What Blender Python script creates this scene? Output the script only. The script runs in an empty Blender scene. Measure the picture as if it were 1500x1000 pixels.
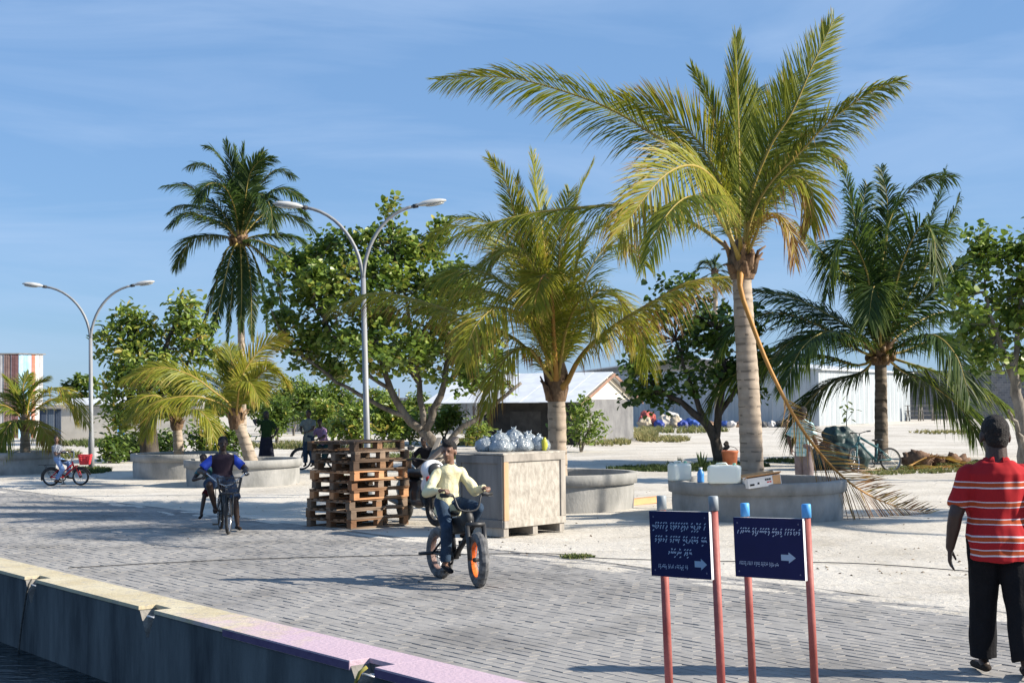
import bpy, bmesh, math, random
import numpy as np
from mathutils import Vector, Matrix, Euler, noise

# ------------------------------------------------------------------ camera, sky, sun, exposure
SC = bpy.context.scene
COL = SC.collection
R = math.radians
F = 2100.0; PW, PH = 1500.0, 1000.0; CAM_H = 1.87
cam_data = bpy.data.cameras.new('camera'); cam_data.sensor_width = 36.0
cam_data.lens = 36.0 * F / PW; cam_data.clip_start = 0.1; cam_data.clip_end = 5000
cam = bpy.data.objects.new('camera', cam_data); COL.objects.link(cam)
CAM_R = Euler((R(90) + math.atan(88 / F), 0, 0)).to_matrix() @ Matrix.Rotation(R(-0.6), 3, 'Z')
cam.location = (0, 0, CAM_H); cam.rotation_euler = CAM_R.to_euler()
SC.camera = cam
SUN_EL, SUN_AZ = 31.0, 98.0           # azimuth clockwise from +Y: sun to the right, a little behind the camera

world = bpy.data.worlds.new('World'); SC.world = world; world.use_nodes = True
nt = world.node_tree; nt.nodes.clear()
out = nt.nodes.new('ShaderNodeOutputWorld'); bg = nt.nodes.new('ShaderNodeBackground')
sky = nt.nodes.new('ShaderNodeTexSky'); sky.sky_type = 'NISHITA'; sky.sun_disc = False
sky.sun_elevation = R(SUN_EL); sky.sun_rotation = R(SUN_AZ)
sky.air_density = 1.0; sky.dust_density = 0.15; sky.ozone_density = 1.5; sky.altitude = 0
tc = nt.nodes.new('ShaderNodeTexCoord'); mp = nt.nodes.new('ShaderNodeMapping')
mp.inputs['Scale'].default_value = (1.4, 1.4, 9.0); mp.inputs['Rotation'].default_value = (R(4), R(5), R(20))
n1 = nt.nodes.new('ShaderNodeTexNoise'); n1.inputs['Scale'].default_value = 2.2; n1.inputs['Detail'].default_value = 7
n1.inputs['Roughness'].default_value = 0.55; n1.inputs['Distortion'].default_value = 0.6
rp = nt.nodes.new('ShaderNodeValToRGB')
rp.color_ramp.elements[0].position = 0.40; rp.color_ramp.elements[0].color = (0, 0, 0, 1)
rp.color_ramp.elements[1].position = 0.80; rp.color_ramp.elements[1].color = (0.55, 0.55, 0.55, 1)
hs = nt.nodes.new('ShaderNodeMix'); hs.data_type = 'RGBA'; hs.blend_type = 'MULTIPLY'; hs.inputs[0].default_value = 1.0
hs.inputs[7].default_value = (0.68, 0.85, 1.08, 1)
bl = nt.nodes.new('ShaderNodeMix'); bl.data_type = 'RGBA'; bl.inputs[0].default_value = 0.52
bl.inputs[7].default_value = (2.55, 4.7, 8.3, 1)
mx = nt.nodes.new('ShaderNodeMix'); mx.data_type = 'RGBA'
mx.inputs[7].default_value = (5.0, 6.5, 9.0, 1)
L = nt.links
L.new(tc.outputs['Generated'], mp.inputs[0]); L.new(mp.outputs[0], n1.inputs['Vector'])
L.new(n1.outputs['Fac'], rp.inputs[0]); L.new(rp.outputs[0], mx.inputs[0])
L.new(sky.outputs[0], hs.inputs[6]); L.new(hs.outputs[2], bl.inputs[6]); L.new(bl.outputs[2], mx.inputs[6])
L.new(mx.outputs[2], bg.inputs['Color']); bg.inputs['Strength'].default_value = 0.058
L.new(bg.outputs[0], out.inputs[0])

sun_d = bpy.data.lights.new('sun', 'SUN'); sun_d.energy = 5.0; sun_d.angle = R(0.5); sun_d.color = (1.0, 0.915, 0.79)
sun = bpy.data.objects.new('sun', sun_d); COL.objects.link(sun); sun.location = (30, -8, 30)
_sd = Vector((math.sin(R(SUN_AZ)) * math.cos(R(SUN_EL)), math.cos(R(SUN_AZ)) * math.cos(R(SUN_EL)), math.sin(R(SUN_EL))))
sun.rotation_euler = _sd.to_track_quat('Z', 'Y').to_euler()
SC.view_settings.view_transform = 'Standard'; SC.view_settings.look = 'None'
SC.view_settings.gamma = 1.0; SC.view_settings.exposure = 0.92; SC.view_settings.use_curve_mapping = False
SC.cycles.max_bounces = 8; SC.cycles.transparent_max_bounces = 16

# ------------------------------------------------------------------ survey helpers
def ray(px, py):
    return CAM_R @ Vector(((px - PW / 2) / F, -(py - PH / 2) / F, -1.0))
def P(px, py, Y):                      # world point at depth Y seen at a photo position
    d = ray(px, py); t = Y / d.y
    return Vector((0, 0, CAM_H)) + d * t
def G(px, py, z=0.0):                  # ground point
    d = ray(px, py); t = (z - CAM_H) / d.z
    return Vector((0, 0, CAM_H)) + d * t
rng = random.Random(7)
nr = np.random.RandomState(11)

# ------------------------------------------------------------------ materials
MATS = {}
def pm(name, col, col2=None, scale=6.0, rough=0.75, bump=0.0, bscale=None, metal=0.0, stretch=(1, 1, 1), detail=5, lo=0.35, hi=0.65, spec=0.35, bdist=0.02):
    if name in MATS: return MATS[name]
    m = bpy.data.materials.new(name); m.use_nodes = True; MATS[name] = m
    nt = m.node_tree; b = nt.nodes['Principled BSDF']; L = nt.links
    b.inputs['Roughness'].default_value = rough; b.inputs['Metallic'].default_value = metal
    b.inputs['Specular IOR Level'].default_value = spec
    b.inputs['Base Color'].default_value = (*col, 1)
    tc = nt.nodes.new('ShaderNodeTexCoord'); mp = nt.nodes.new('ShaderNodeMapping'); mp.inputs['Scale'].default_value = stretch
    L.new(tc.outputs['Object'], mp.inputs[0])
    if col2 is not None:
        n = nt.nodes.new('ShaderNodeTexNoise'); n.inputs['Scale'].default_value = scale; n.inputs['Detail'].default_value = detail
        n.inputs['Roughness'].default_value = 0.6
        r = nt.nodes.new('ShaderNodeValToRGB')
        r.color_ramp.elements[0].position = lo; r.color_ramp.elements[0].color = (*col, 1)
        r.color_ramp.elements[1].position = hi; r.color_ramp.elements[1].color = (*col2, 1)
        L.new(mp.outputs[0], n.inputs['Vector']); L.new(n.outputs['Fac'], r.inputs[0]); L.new(r.outputs[0], b.inputs['Base Color'])
    if bump > 0:
        n2 = nt.nodes.new('ShaderNodeTexNoise'); n2.inputs['Scale'].default_value = bscale or scale * 4; n2.inputs['Detail'].default_value = 4
        bn = nt.nodes.new('ShaderNodeBump'); bn.inputs['Strength'].default_value = bump; bn.inputs['Distance'].default_value = bdist
        L.new(mp.outputs[0], n2.inputs['Vector']); L.new(n2.outputs['Fac'], bn.inputs['Height']); L.new(bn.outputs[0], b.inputs['Normal'])
    return m

def tint_mat(name, stops, rough=0.6, transl=0.0, nvar=0.0, spec=0.3, bump=0):
    """colour read from the per-face 'tint' value; optional light passing through thin leaves"""
    m = bpy.data.materials.new(name); m.use_nodes = True; MATS[name] = m
    nt = m.node_tree; b = nt.nodes['Principled BSDF']; L = nt.links; o = nt.nodes['Material Output']
    at = nt.nodes.new('ShaderNodeAttribute'); at.attribute_name = 'tint'
    r = nt.nodes.new('ShaderNodeValToRGB'); e = r.color_ramp.elements
    while len(e) < len(stops): e.new(0.5)
    for i, (p, c) in enumerate(stops): e[i].position = p; e[i].color = (*c, 1)
    L.new(at.outputs['Fac'], r.inputs[0]); src = r.outputs[0]
    if nvar > 0:
        tc = nt.nodes.new('ShaderNodeTexCoord'); n = nt.nodes.new('ShaderNodeTexNoise'); n.inputs['Scale'].default_value = 9; n.inputs['Detail'].default_value = 6
        mr = nt.nodes.new('ShaderNodeMapRange'); mr.inputs['To Min'].default_value = 1 - nvar; mr.inputs['To Max'].default_value = 1 + nvar
        mm = nt.nodes.new('ShaderNodeMix'); mm.data_type = 'RGBA'; mm.blend_type = 'MULTIPLY'; mm.inputs[0].default_value = 1
        L.new(tc.outputs['Object'], n.inputs['Vector']); L.new(n.outputs['Fac'], mr.inputs[0])
        L.new(src, mm.inputs[6]); L.new(mr.outputs[0], mm.inputs[7]); src = mm.outputs[2]
        if bump > 0:
            n2 = nt.nodes.new('ShaderNodeTexNoise'); n2.inputs['Scale'].default_value = 120; n2.inputs['Detail'].default_value = 3
            bn = nt.nodes.new('ShaderNodeBump'); bn.inputs['Strength'].default_value = bump; bn.inputs['Distance'].default_value = 0.004
            L.new(tc.outputs['Object'], n2.inputs['Vector']); L.new(n2.outputs['Fac'], bn.inputs['Height']); L.new(bn.outputs[0], b.inputs['Normal'])
    L.new(src, b.inputs['Base Color']); b.inputs['Roughness'].default_value = rough; b.inputs['Specular IOR Level'].default_value = spec
    if transl > 0:
        t = nt.nodes.new('ShaderNodeBsdfTranslucent'); ms = nt.nodes.new('ShaderNodeMixShader'); ms.inputs[0].default_value = transl
        L.new(src, t.inputs['Color']); L.new(b.outputs[0], ms.inputs[1]); L.new(t.outputs[0], ms.inputs[2]); L.new(ms.outputs[0], o.inputs['Surface'])
    return m

# ------------------------------------------------------------------ object helpers
def tag(o, label=None, cat=None, group=None, kind=None):
    if label: o['label'] = label
    if cat: o['category'] = cat
    if group: o['group'] = group
    if kind: o['kind'] = kind
    return o
def empty(name, loc=(0, 0, 0), rz=0.0, label=None, cat=None, group=None, rot=None):
    o = bpy.data.objects.new(name, None); COL.objects.link(o); o.location = loc
    o.rotation_euler = rot if rot else (0, 0, rz); o.empty_display_size = 0.2
    return tag(o, label, cat, group)
def link(name, me, parent=None, loc=None, rot=None):
    o = bpy.data.objects.new(name, me); COL.objects.link(o); o.parent = parent
    if loc is not None: o.location = loc
    if rot is not None: o.rotation_euler = rot
    return o
def copy_tree(o, parent=None):
    c = o.copy(); COL.objects.link(c); c.parent = parent
    for ch in list(o.children): copy_tree(ch, c)
    return c

def frame_of(d, up=Vector((0, 0, 1))):
    d = d.normalized()
    if abs(d.dot(up)) > 0.98: up = Vector((1, 0, 0))
    x = up.cross(d).normalized(); y = d.cross(x)
    return x, y
class MB:
    def __init__(s): s.v = []; s.f = []; s.m = []; s.sm = []; s.t = []
    def add(s, vs, fs, mi=0, sm=False, t=0.5):
        b = len(s.v); s.v.extend([tuple(v) for v in vs])
        for f in fs: s.f.append(tuple(i + b for i in f)); s.m.append(mi); s.sm.append(sm); s.t.append(t)
        return s
    def box(s, c, size, mi=0, rot=None, t=0.5, taper=1.0):
        hx, hy, hz = size[0] / 2, size[1] / 2, size[2] / 2; c = Vector(c)
        vs = []
        for z in (-hz, hz):
            k = taper if z > 0 else 1.0
            for x, y in ((-hx, -hy), (hx, -hy), (hx, hy), (-hx, hy)): vs.append(Vector((x * k, y * k, z)))
        if rot is not None:
            M = rot if isinstance(rot, Matrix) else Euler(rot).to_matrix()
            vs = [M @ v for v in vs]
        return s.add([c + v for v in vs], [(3, 2, 1, 0), (4, 5, 6, 7), (0, 1, 5, 4), (1, 2, 6, 5), (2, 3, 7, 6), (3, 0, 4, 7)], mi, False, t)
    def tube(s, pts, radii, n=8, mi=0, cap=True, t=0.5, flat=1.0, up=None, sm=True):
        pts = [Vector(p) for p in pts]; k = len(pts)
        if not hasattr(radii, '__len__'): radii = [radii] * k
        vs = []; px = None
        for i, p in enumerate(pts):
            d = pts[min(i + 1, k - 1)] - pts[max(i - 1, 0)]
            if d.length < 1e-9: d = Vector((0, 0, 1))
            d.normalize()
            if px is None: x, y = frame_of(d, up or Vector((0, 0, 1)))
            else:
                x = px - d * px.dot(d)
                if x.length < 1e-6: x, y = frame_of(d)
                x.normalize(); y = d.cross(x)
            px = x
            for j in range(n):
                a = 2 * math.pi * j / n
                vs.append(p + x * (math.cos(a) * radii[i]) + y * (math.sin(a) * radii[i] * flat))
        fs = [(i * n + j, i * n + (j + 1) % n, (i + 1) * n + (j + 1) % n, (i + 1) * n + j) for i in range(k - 1) for j in range(n)]
        s.add(vs, fs, mi, sm, t)
        if cap:
            b = len(s.v) - k * n
            s.f.append(tuple(b + j for j in reversed(range(n)))); s.m.append(mi); s.sm.append(False); s.t.append(t)
            s.f.append(tuple(b + (k - 1) * n + j for j in range(n))); s.m.append(mi); s.sm.append(False); s.t.append(t)
        return s
    def lathe(s, prof, n=24, c=(0, 0, 0), mi=0, sm=True, t=0.5, axis='Z', a0=0.0, a1=2 * math.pi):
        c = Vector(c); vs = []; closed = abs(a1 - a0 - 2 * math.pi) < 1e-6; m = n if closed else n + 1
        for r, z in prof:
            for j in range(m):
                a = a0 + (a1 - a0) * j / n; q = (r * math.cos(a), r * math.sin(a), z)
                if axis == 'Y': q = (q[0], q[2], q[1])
                if axis == 'X': q = (q[2], q[0], q[1])
                vs.append(c + Vector(q))
        fs = []
        for i in range(len(prof) - 1):
            for j in range(n):
                j2 = (j + 1) % m
                q = (i * m + j, i * m + j2, (i + 1) * m + j2, (i + 1) * m + j)
                fs.append(q if axis != 'Y' else q[::-1])
        return s.add(vs, fs, mi, sm, t)
    def ell(s, c, r, mi=0, nu=10, nv=7, rot=None, t=0.5, jit=0.0):
        c = Vector(c); vs = []; M = None
        if rot is not None: M = rot if isinstance(rot, Matrix) else Euler(rot).to_matrix()
        for i in range(nv + 1):
            ph = math.pi * i / nv
            for j in range(nu):
                a = 2 * math.pi * j / nu
                q = Vector((math.sin(ph) * math.cos(a), math.sin(ph) * math.sin(a), math.cos(ph)))
                k = 1 + (jit * noise.noise(q * 2.3 + c * 7.1) if jit else 0)
                q = Vector((q.x * r[0] * k, q.y * r[1] * k, q.z * r[2] * k))
                if M is not None: q = M @ q
                vs.append(c + q)
        fs = [(i * nu + j, (i + 1) * nu + j, (i + 1) * nu + (j + 1) % nu, i * nu + (j + 1) % nu) for i in range(nv) for j in range(nu)]
        return s.add(vs, fs, mi, True, t)
    def prism(s, poly, z0, z1, mi=0, t=0.5, T=None):     # outline in x,y extruded along z
        n = len(poly); vs = [Vector((x, y, z0)) for x, y in poly] + [Vector((x, y, z1)) for x, y in poly]
        if T is not None: vs = [T @ v for v in vs]
        fs = [tuple(reversed(range(n))), tuple(range(n, 2 * n))] + [(i, (i + 1) % n, n + (i + 1) % n, n + i) for i in range(n)]
        return s.add(vs, fs, mi, False, t)
    def mesh(s, name, mats, tint=False):
        me = bpy.data.meshes.new(name); me.from_pydata(s.v, [], s.f)
        for m in (mats if isinstance(mats, (list, tuple)) else [mats]): me.materials.append(m)
        me.polygons.foreach_set('material_index', s.m); me.polygons.foreach_set('use_smooth', s.sm)
        if tint:
            a = me.attributes.new('tint', 'FLOAT', 'FACE'); a.data.foreach_set('value', s.t)
        me.update(); return me
    def build(s, name, mats, parent=None, loc=None, rot=None, tint=False, bevel=0.0):
        o = link(name, s.mesh(name, mats, tint), parent, loc, rot)
        if bevel > 0:
            b = o.modifiers.new('bevel', 'BEVEL'); b.width = bevel; b.segments = 2; b.limit_method = 'ANGLE'; b.angle_limit = R(40)
        return o
def catmull(pts, n):
    pts = [Vector(p) for p in pts]; q = [pts[0] * 2 - pts[1]] + pts + [pts[-1] * 2 - pts[-2]]
    outp = []
    for i in range(1, len(q) - 2):
        for k in range(12):
            t = k / 12; a, b, c, d = q[i - 1], q[i], q[i + 1], q[i + 2]
            outp.append(0.5 * ((2 * b) + (c - a) * t + (2 * a - 5 * b + 4 * c - d) * t * t + (3 * b - a - 3 * c + d) * t ** 3))
    outp.append(pts[-1])
    acc = [0.0]
    for i in range(1, len(outp)): acc.append(acc[-1] + (outp[i] - outp[i - 1]).length)
    res = []; j = 0
    for k in range(n):
        s = acc[-1] * k / (n - 1)
        while j < len(acc) - 2 and acc[j + 1] < s: j += 1
        w = (s - acc[j]) / max(1e-9, acc[j + 1] - acc[j]); res.append(outp[j].lerp(outp[j + 1], min(1, w)))
    return res

# ------------------------------------------------------------------ the setting: quay, water, paving, sand
U = (G(-889, 592.1 + 16) * 0 + Vector((-0.615, 0.788, 0))).normalized()      # along the quay, away from the camera
N = Vector((U.y, -U.x, 0))                                                  # inland
d0 = N.dot(G(400, 912.6)); d1 = N.dot(G(880, 823))
def QP(s, d, z=0.0): return U * s + N * d + Vector((0, 0, z))
WATER_Z = -0.80

wm = bpy.data.materials.new('harbour_water'); wm.use_nodes = True
_n = wm.node_tree; _b = _n.nodes['Principled BSDF']
_b.inputs['Base Color'].default_value = (0.004, 0.012, 0.016, 1); _b.inputs['Roughness'].default_value = 0.06; _b.inputs['IOR'].default_value = 1.33
_t = _n.nodes.new('ShaderNodeTexCoord'); _m = _n.nodes.new('ShaderNodeMapping'); _m.inputs['Scale'].default_value = (1.0, 2.2, 1); _m.inputs['Rotation'].default_value = (0, 0, R(30))
_k = _n.nodes.new('ShaderNodeTexNoise'); _k.inputs['Scale'].default_value = 2.6; _k.inputs['Detail'].default_value = 5
_u = _n.nodes.new('ShaderNodeBump'); _u.inputs['Strength'].default_value = 0.7; _u.inputs['Distance'].default_value = 0.12
_n.links.new(_t.outputs['Object'], _m.inputs[0]); _n.links.new(_m.outputs[0], _k.inputs['Vector']); _n.links.new(_k.outputs['Fac'], _u.inputs['Height']); _n.links.new(_u.outputs[0], _b.inputs['Normal'])
b = MB(); b.add([QP(-60, d0 + 0.5, WATER_Z), QP(-60, -400, WATER_Z), QP(900, -400, WATER_Z), QP(900, d0 + 0.5, WATER_Z)], [(3, 2, 1, 0)])
tag(b.build('water', wm), kind='structure')

# sand: one sheet to the horizon with a wavy edge lapping on to the pavers
sand = bpy.data.materials.new('coral_sand'); sand.use_nodes = True
nt = sand.node_tree; b_ = nt.nodes['Principled BSDF']; L = nt.links
b_.inputs['Roughness'].default_value = 0.95; b_.inputs['Specular IOR Level'].default_value = 0.1
tc = nt.nodes.new('ShaderNodeTexCoord')
def nz(scale, detail, stretch=(1, 1, 1), rough=0.6):
    m_ = nt.nodes.new('ShaderNodeMapping'); m_.inputs['Scale'].default_value = stretch; L.new(tc.outputs['Object'], m_.inputs[0])
    k = nt.nodes.new('ShaderNodeTexNoise'); k.inputs['Scale'].default_value = scale; k.inputs['Detail'].default_value = detail; k.inputs['Roughness'].default_value = rough
    L.new(m_.outputs[0], k.inputs['Vector']); return k
a1, a2, a3 = nz(0.35, 7), nz(2.6, 8, (1, 1, 1), 0.7), nz(14, 6)
r1 = nt.nodes.new('ShaderNodeValToRGB'); e = r1.color_ramp.elements
e[0].position = 0.30; e[0].color = (0.41, 0.375, 0.32, 1); e[1].position = 0.58; e[1].color = (0.56, 0.525, 0.465, 1)
r2 = nt.nodes.new('ShaderNodeValToRGB'); e = r2.color_ramp.elements
e[0].position = 0.33; e[0].color = (0.80, 0.78, 0.74, 1); e[1].position = 0.47; e[1].color = (1, 1, 1, 1)
mm = nt.nodes.new('ShaderNodeMix'); mm.data_type = 'RGBA'; mm.blend_type = 'MULTIPLY'; mm.inputs[0].default_value = 1
L.new(a1.outputs['Fac'], r1.inputs[0]); L.new(a2.outputs['Fac'], r2.inputs[0]); L.new(r1.outputs[0], mm.inputs[6]); L.new(r2.outputs[0], mm.inputs[7])
L.new(mm.outputs[2], b_.inputs['Base Color'])
ad = nt.nodes.new('ShaderNodeMath'); ad.operation = 'MULTIPLY_ADD'; ad.inputs[1].default_value = 0.35
L.new(a3.outputs['Fac'], ad.inputs[0]); L.new(a2.outputs['Fac'], ad.inputs[2])
bn = nt.nodes.new('ShaderNodeBump'); bn.inputs['Strength'].default_value = 0.65; bn.inputs['Distance'].default_value = 0.06
L.new(ad.outputs[0], bn.inputs['Height']); L.new(bn.outputs[0], b_.inputs['Normal'])
ss = [-40 + i * 0.5 for i in range(0, 200)] + [60 + i * 3 for i in range(1, 30)] + [160, 200, 300, 500, 900, 1800]
ds = [0, 0.12, 0.3] + [0.6 + 0.5 * i for i in range(60)] + [31 + 2.5 * i for i in range(30)] + [110, 130, 160, 220, 320, 500, 900, 1800]
vs = []
for di, d in enumerate(ds):
    for s_ in ss:
        q = QP(s_, d1 + d)
        wob = 0.10 * noise.noise(Vector((s_ * 0.35, 3.1, 0))) + 0.05 * noise.noise(Vector((s_ * 1.3, 9.1, 0))) if di < 2 else 0
        z = 0.004 if di == 0 else 0.008 + (0.05 * noise.noise(q * 0.22) + 0.025 * noise.noise(q * 0.9)) * min(1, d / 1.5) * (1 if d < 100 else 0)
        q = q + N * wob; q.z = z; vs.append(q)
fs = []; w_ = len(ss)
for i in range(len(ds) - 1):
    for j in range(w_ - 1): fs.append((i * w_ + j, (i + 1) * w_ + j, (i + 1) * w_ + j + 1, i * w_ + j + 1))
b = MB(); b.add(vs, fs, 0, True); tag(b.build('sand_ground', sand), kind='structure')
def GZ(x, y):
    q = Vector((x, y, 0)); d = N.dot(q) - d1
    if d < 0: return 0.0
    return 0.008 + (0.05 * noise.noise(q * 0.22) + 0.025 * noise.noise(q * 0.9)) * min(1, d / 1.5)

# block paving: bed sheet, 300 largest blocks as pieces, the rest in one joined part
bed_m = pm('paving_bed_sand', (0.035, 0.033, 0.03), (0.07, 0.065, 0.06), 20, 0.95)
b = MB(); b.add([QP(-30, d0 - 0.02, -0.022), QP(-30, d1 + 0.8, -0.022), QP(120, d1 + 0.8, -0.022), QP(120, d0 - 0.02, -0.022)], [(3, 2, 1, 0)])
paving = tag(b.build('paving', bed_m), kind='structure')
pav_m = tint_mat('concrete_paver', [(0.0, (0.210, 0.205, 0.200)), (0.5, (0.262, 0.254, 0.243)), (1.0, (0.308, 0.298, 0.282))], 0.9, nvar=0.16, bump=0.5)
nt = pav_m.node_tree; b_ = nt.nodes['Principled BSDF']; src = b_.inputs['Base Color'].links[0].from_socket     # oil and dirt stains with their own shapes
tcx = nt.nodes.new('ShaderNodeNewGeometry'); kn = nt.nodes.new('ShaderNodeTexNoise'); kn.inputs['Scale'].default_value = 0.75; kn.inputs['Detail'].default_value = 9; kn.inputs['Roughness'].default_value = 0.68
kr = nt.nodes.new('ShaderNodeValToRGB'); kr.color_ramp.elements[0].position = 0.36; kr.color_ramp.elements[0].color = (0.72, 0.71, 0.70, 1); kr.color_ramp.elements[1].position = 0.52; kr.color_ramp.elements[1].color = (1.04, 1.03, 1.02, 1)
km = nt.nodes.new('ShaderNodeMix'); km.data_type = 'RGBA'; km.blend_type = 'MULTIPLY'; km.inputs[0].default_value = 1
nt.links.new(tcx.outputs['Position'], kn.inputs['Vector']); nt.links.new(kn.outputs['Fac'], kr.inputs[0]); nt.links.new(src, km.inputs[6]); nt.links.new(kr.outputs[0], km.inputs[7]); nt.links.new(km.outputs[2], b_.inputs['Base Color'])
PL, PWD = 0.21, 0.105
def paver_box(mb, c, lx, ly, z, t, tilt=(0, 0)):
    hx, hy = lx / 2, ly / 2; ch = 0.003
    vs = []
    for k, zz in ((0, -0.02), (0, z - ch), (ch, z)):
        for a, e_ in ((-1, -1), (1, -1), (1, 1), (-1, 1)):
            x, y = a * (hx - k), e_ * (hy - k); v = c + U * x + N * y
            vs.append((v.x, v.y, zz + (tilt[0] * x + tilt[1] * y if zz > -0.01 else 0)))
    fs = [(0, 1, 5, 4), (1, 2, 6, 5), (2, 3, 7, 6), (3, 0, 4, 7), (4, 5, 9, 8), (5, 6, 10, 9), (6, 7, 11, 10), (7, 4, 8, 11), (8, 9, 10, 11)]
    flip = U.cross(N).z < 0
    mb.add(vs, [f[::-1] for f in fs] if flip else fs, 0, False, t)
variants = []
for k in range(10):
    q = MB(); paver_box(q, Vector((0, 0, 0)), PL - rng.uniform(0.001, 0.005), PWD - (0.002 + 0.013 * rng.random() ** 2), 0.0, 0.40 + 0.022 * k, (rng.uniform(-.02, .02), rng.uniform(-.03, .03)))
    variants.append(q.mesh('paver', pav_m, True))
cells = []
rows = int((d1 + 0.15 - d0) / PWD)
for r_ in range(rows):
    d = d0 + 0.01 + (r_ + 0.5) * PWD; off = (r_ % 2) * PL / 2 + 0.012 * noise.noise(Vector((r_ * 1.7, 0, 0)))
    for k in range(-20, 270):
        s_ = k * PL + off; q = QP(s_, d)
        if q.y < 5: continue
        u_ = 750 + F * q.x / q.y; v_ = 588 + F * CAM_H / q.y
        cells.append((q, u_, v_, s_, d))
inview = sorted([c for c in cells if 20 < c[1] < 1490 and c[2] < 992], key=lambda c: -c[2])[:300]
near = set(id(c) for c in inview)
rest = MB()
for c in cells:
    q, u_, v_, s_, d = c
    wave = 0.006 * noise.noise(q * 0.5)
    if id(c) in near:
        o = link('paver', variants[rng.randrange(10)], paving, (q.x, q.y, wave + rng.uniform(-.002, .002)))
    else:
        if u_ < -250 or u_ > 2400: continue
        t = min(1, max(0, 0.5 + rng.gauss(0, 0.10) + 0.6 * noise.noise(q * 0.30) + 0.35 * noise.noise(q * 1.3)))
        j = rng.random(); gap = 0.002 + 0.013 * j ** 3
        paver_box(rest, q, PL - rng.uniform(0.001, 0.004), PWD - gap, wave + rng.uniform(-.003, .003), t, (rng.uniform(-.02, .02), rng.uniform(-.03, .03)))
tag(rest.build('paver_field', pav_m, paving, tint=True), kind='stuff')

# thin tongues of sand blown on to the edge of the paving
sd_ = MB(); rs = random.Random(31)
for k in range(46):
    s_ = rs.uniform(-6, 34); c = QP(s_, d1 - rs.uniform(-0.05, 0.55)); rx, ry = rs.uniform(.25, 1.1), rs.uniform(.06, .20); nn = 22; an0 = rs.uniform(-.3, .3); vs = [(c.x, c.y, 0.016)]
    for i in range(nn):
        a = 6.2832 * i / nn; f_ = 1 + .45 * noise.noise(Vector((math.cos(a) * 1.5 + k * 3, math.sin(a) * 1.5, 0))); x, y = rx * f_ * math.cos(a), ry * f_ * math.sin(a)
        p = c + U * (x * math.cos(an0) - y * math.sin(an0)) + N * (x * math.sin(an0) + y * math.cos(an0)); vs.append((p.x, p.y, -0.004))
    sd_.add(vs, [(0, 1 + (i + 1) % nn, 1 + i) for i in range(nn)], 0, True)
for i, f in enumerate(sd_.f): sd_.f[i] = f[::-1]
tag(sd_.build('sand_drift', sand), 'thin drifts of sand blown over the edge of the paving', 'sand', kind='stuff')

# quay wall with painted coping and chipped notches holding mooring rings
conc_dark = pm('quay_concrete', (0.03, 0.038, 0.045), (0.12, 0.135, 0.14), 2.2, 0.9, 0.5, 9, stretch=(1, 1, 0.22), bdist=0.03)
quay = empty('quay_wall', QP(6, d0 - 0.25, 0), 0, 'long concrete quay wall with yellow and pink painted coping above dark water', 'quay wall')
CW = 0.47; cz = 0.012
def seg_mat(name, c1, c2, worn):
    m = pm(name, c1, c2, 1.6, 0.8, 0.35, 30, lo=0.4, hi=0.62)
    nt = m.node_tree; b = nt.nodes['Principled BSDF']; src = b.inputs['Base Color'].links[0].from_socket
    tcx = nt.nodes.new('ShaderNodeTexCoord'); n = nt.nodes.new('ShaderNodeTexNoise'); n.inputs['Scale'].default_value = 7; n.inputs['Detail'].default_value = 9; n.inputs['Roughness'].default_value = 0.75
    r = nt.nodes.new('ShaderNodeValToRGB'); r.color_ramp.elements[0].position = 0.54; r.color_ramp.elements[1].position = 0.62
    mx = nt.nodes.new('ShaderNodeMix'); mx.data_type = 'RGBA'; mx.inputs[7].default_value = (*worn, 1)
    nt.links.new(tcx.outputs['Object'], n.inputs['Vector']); nt.links.new(n.outputs['Fac'], r.inputs[0]); nt.links.new(r.outputs[0], mx.inputs[0]); nt.links.new(src, mx.inputs[6]); nt.links.new(mx.outputs[2], b.inputs['Base Color'])
    return m
yel = seg_mat('faded_coping_paint', (0.46, 0.39, 0.25), (0.54, 0.48, 0.34), (0.36, 0.33, 0.28)); pnk = seg_mat('faded_coping_paint_near', (0.46, 0.39, 0.25), (0.54, 0.48, 0.34), (0.36, 0.33, 0.28))
purple = pm('purple_edge_paint', (0.085, 0.055, 0.13), (0.12, 0.085, 0.16), 8, 0.8)
def s_at(px, py): return U.dot(G(px, py, cz))
notches = [s_at(45, 846), s_at(224, 889), s_at(527, 972)]
s_pink = s_at(360, 915)
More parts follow.
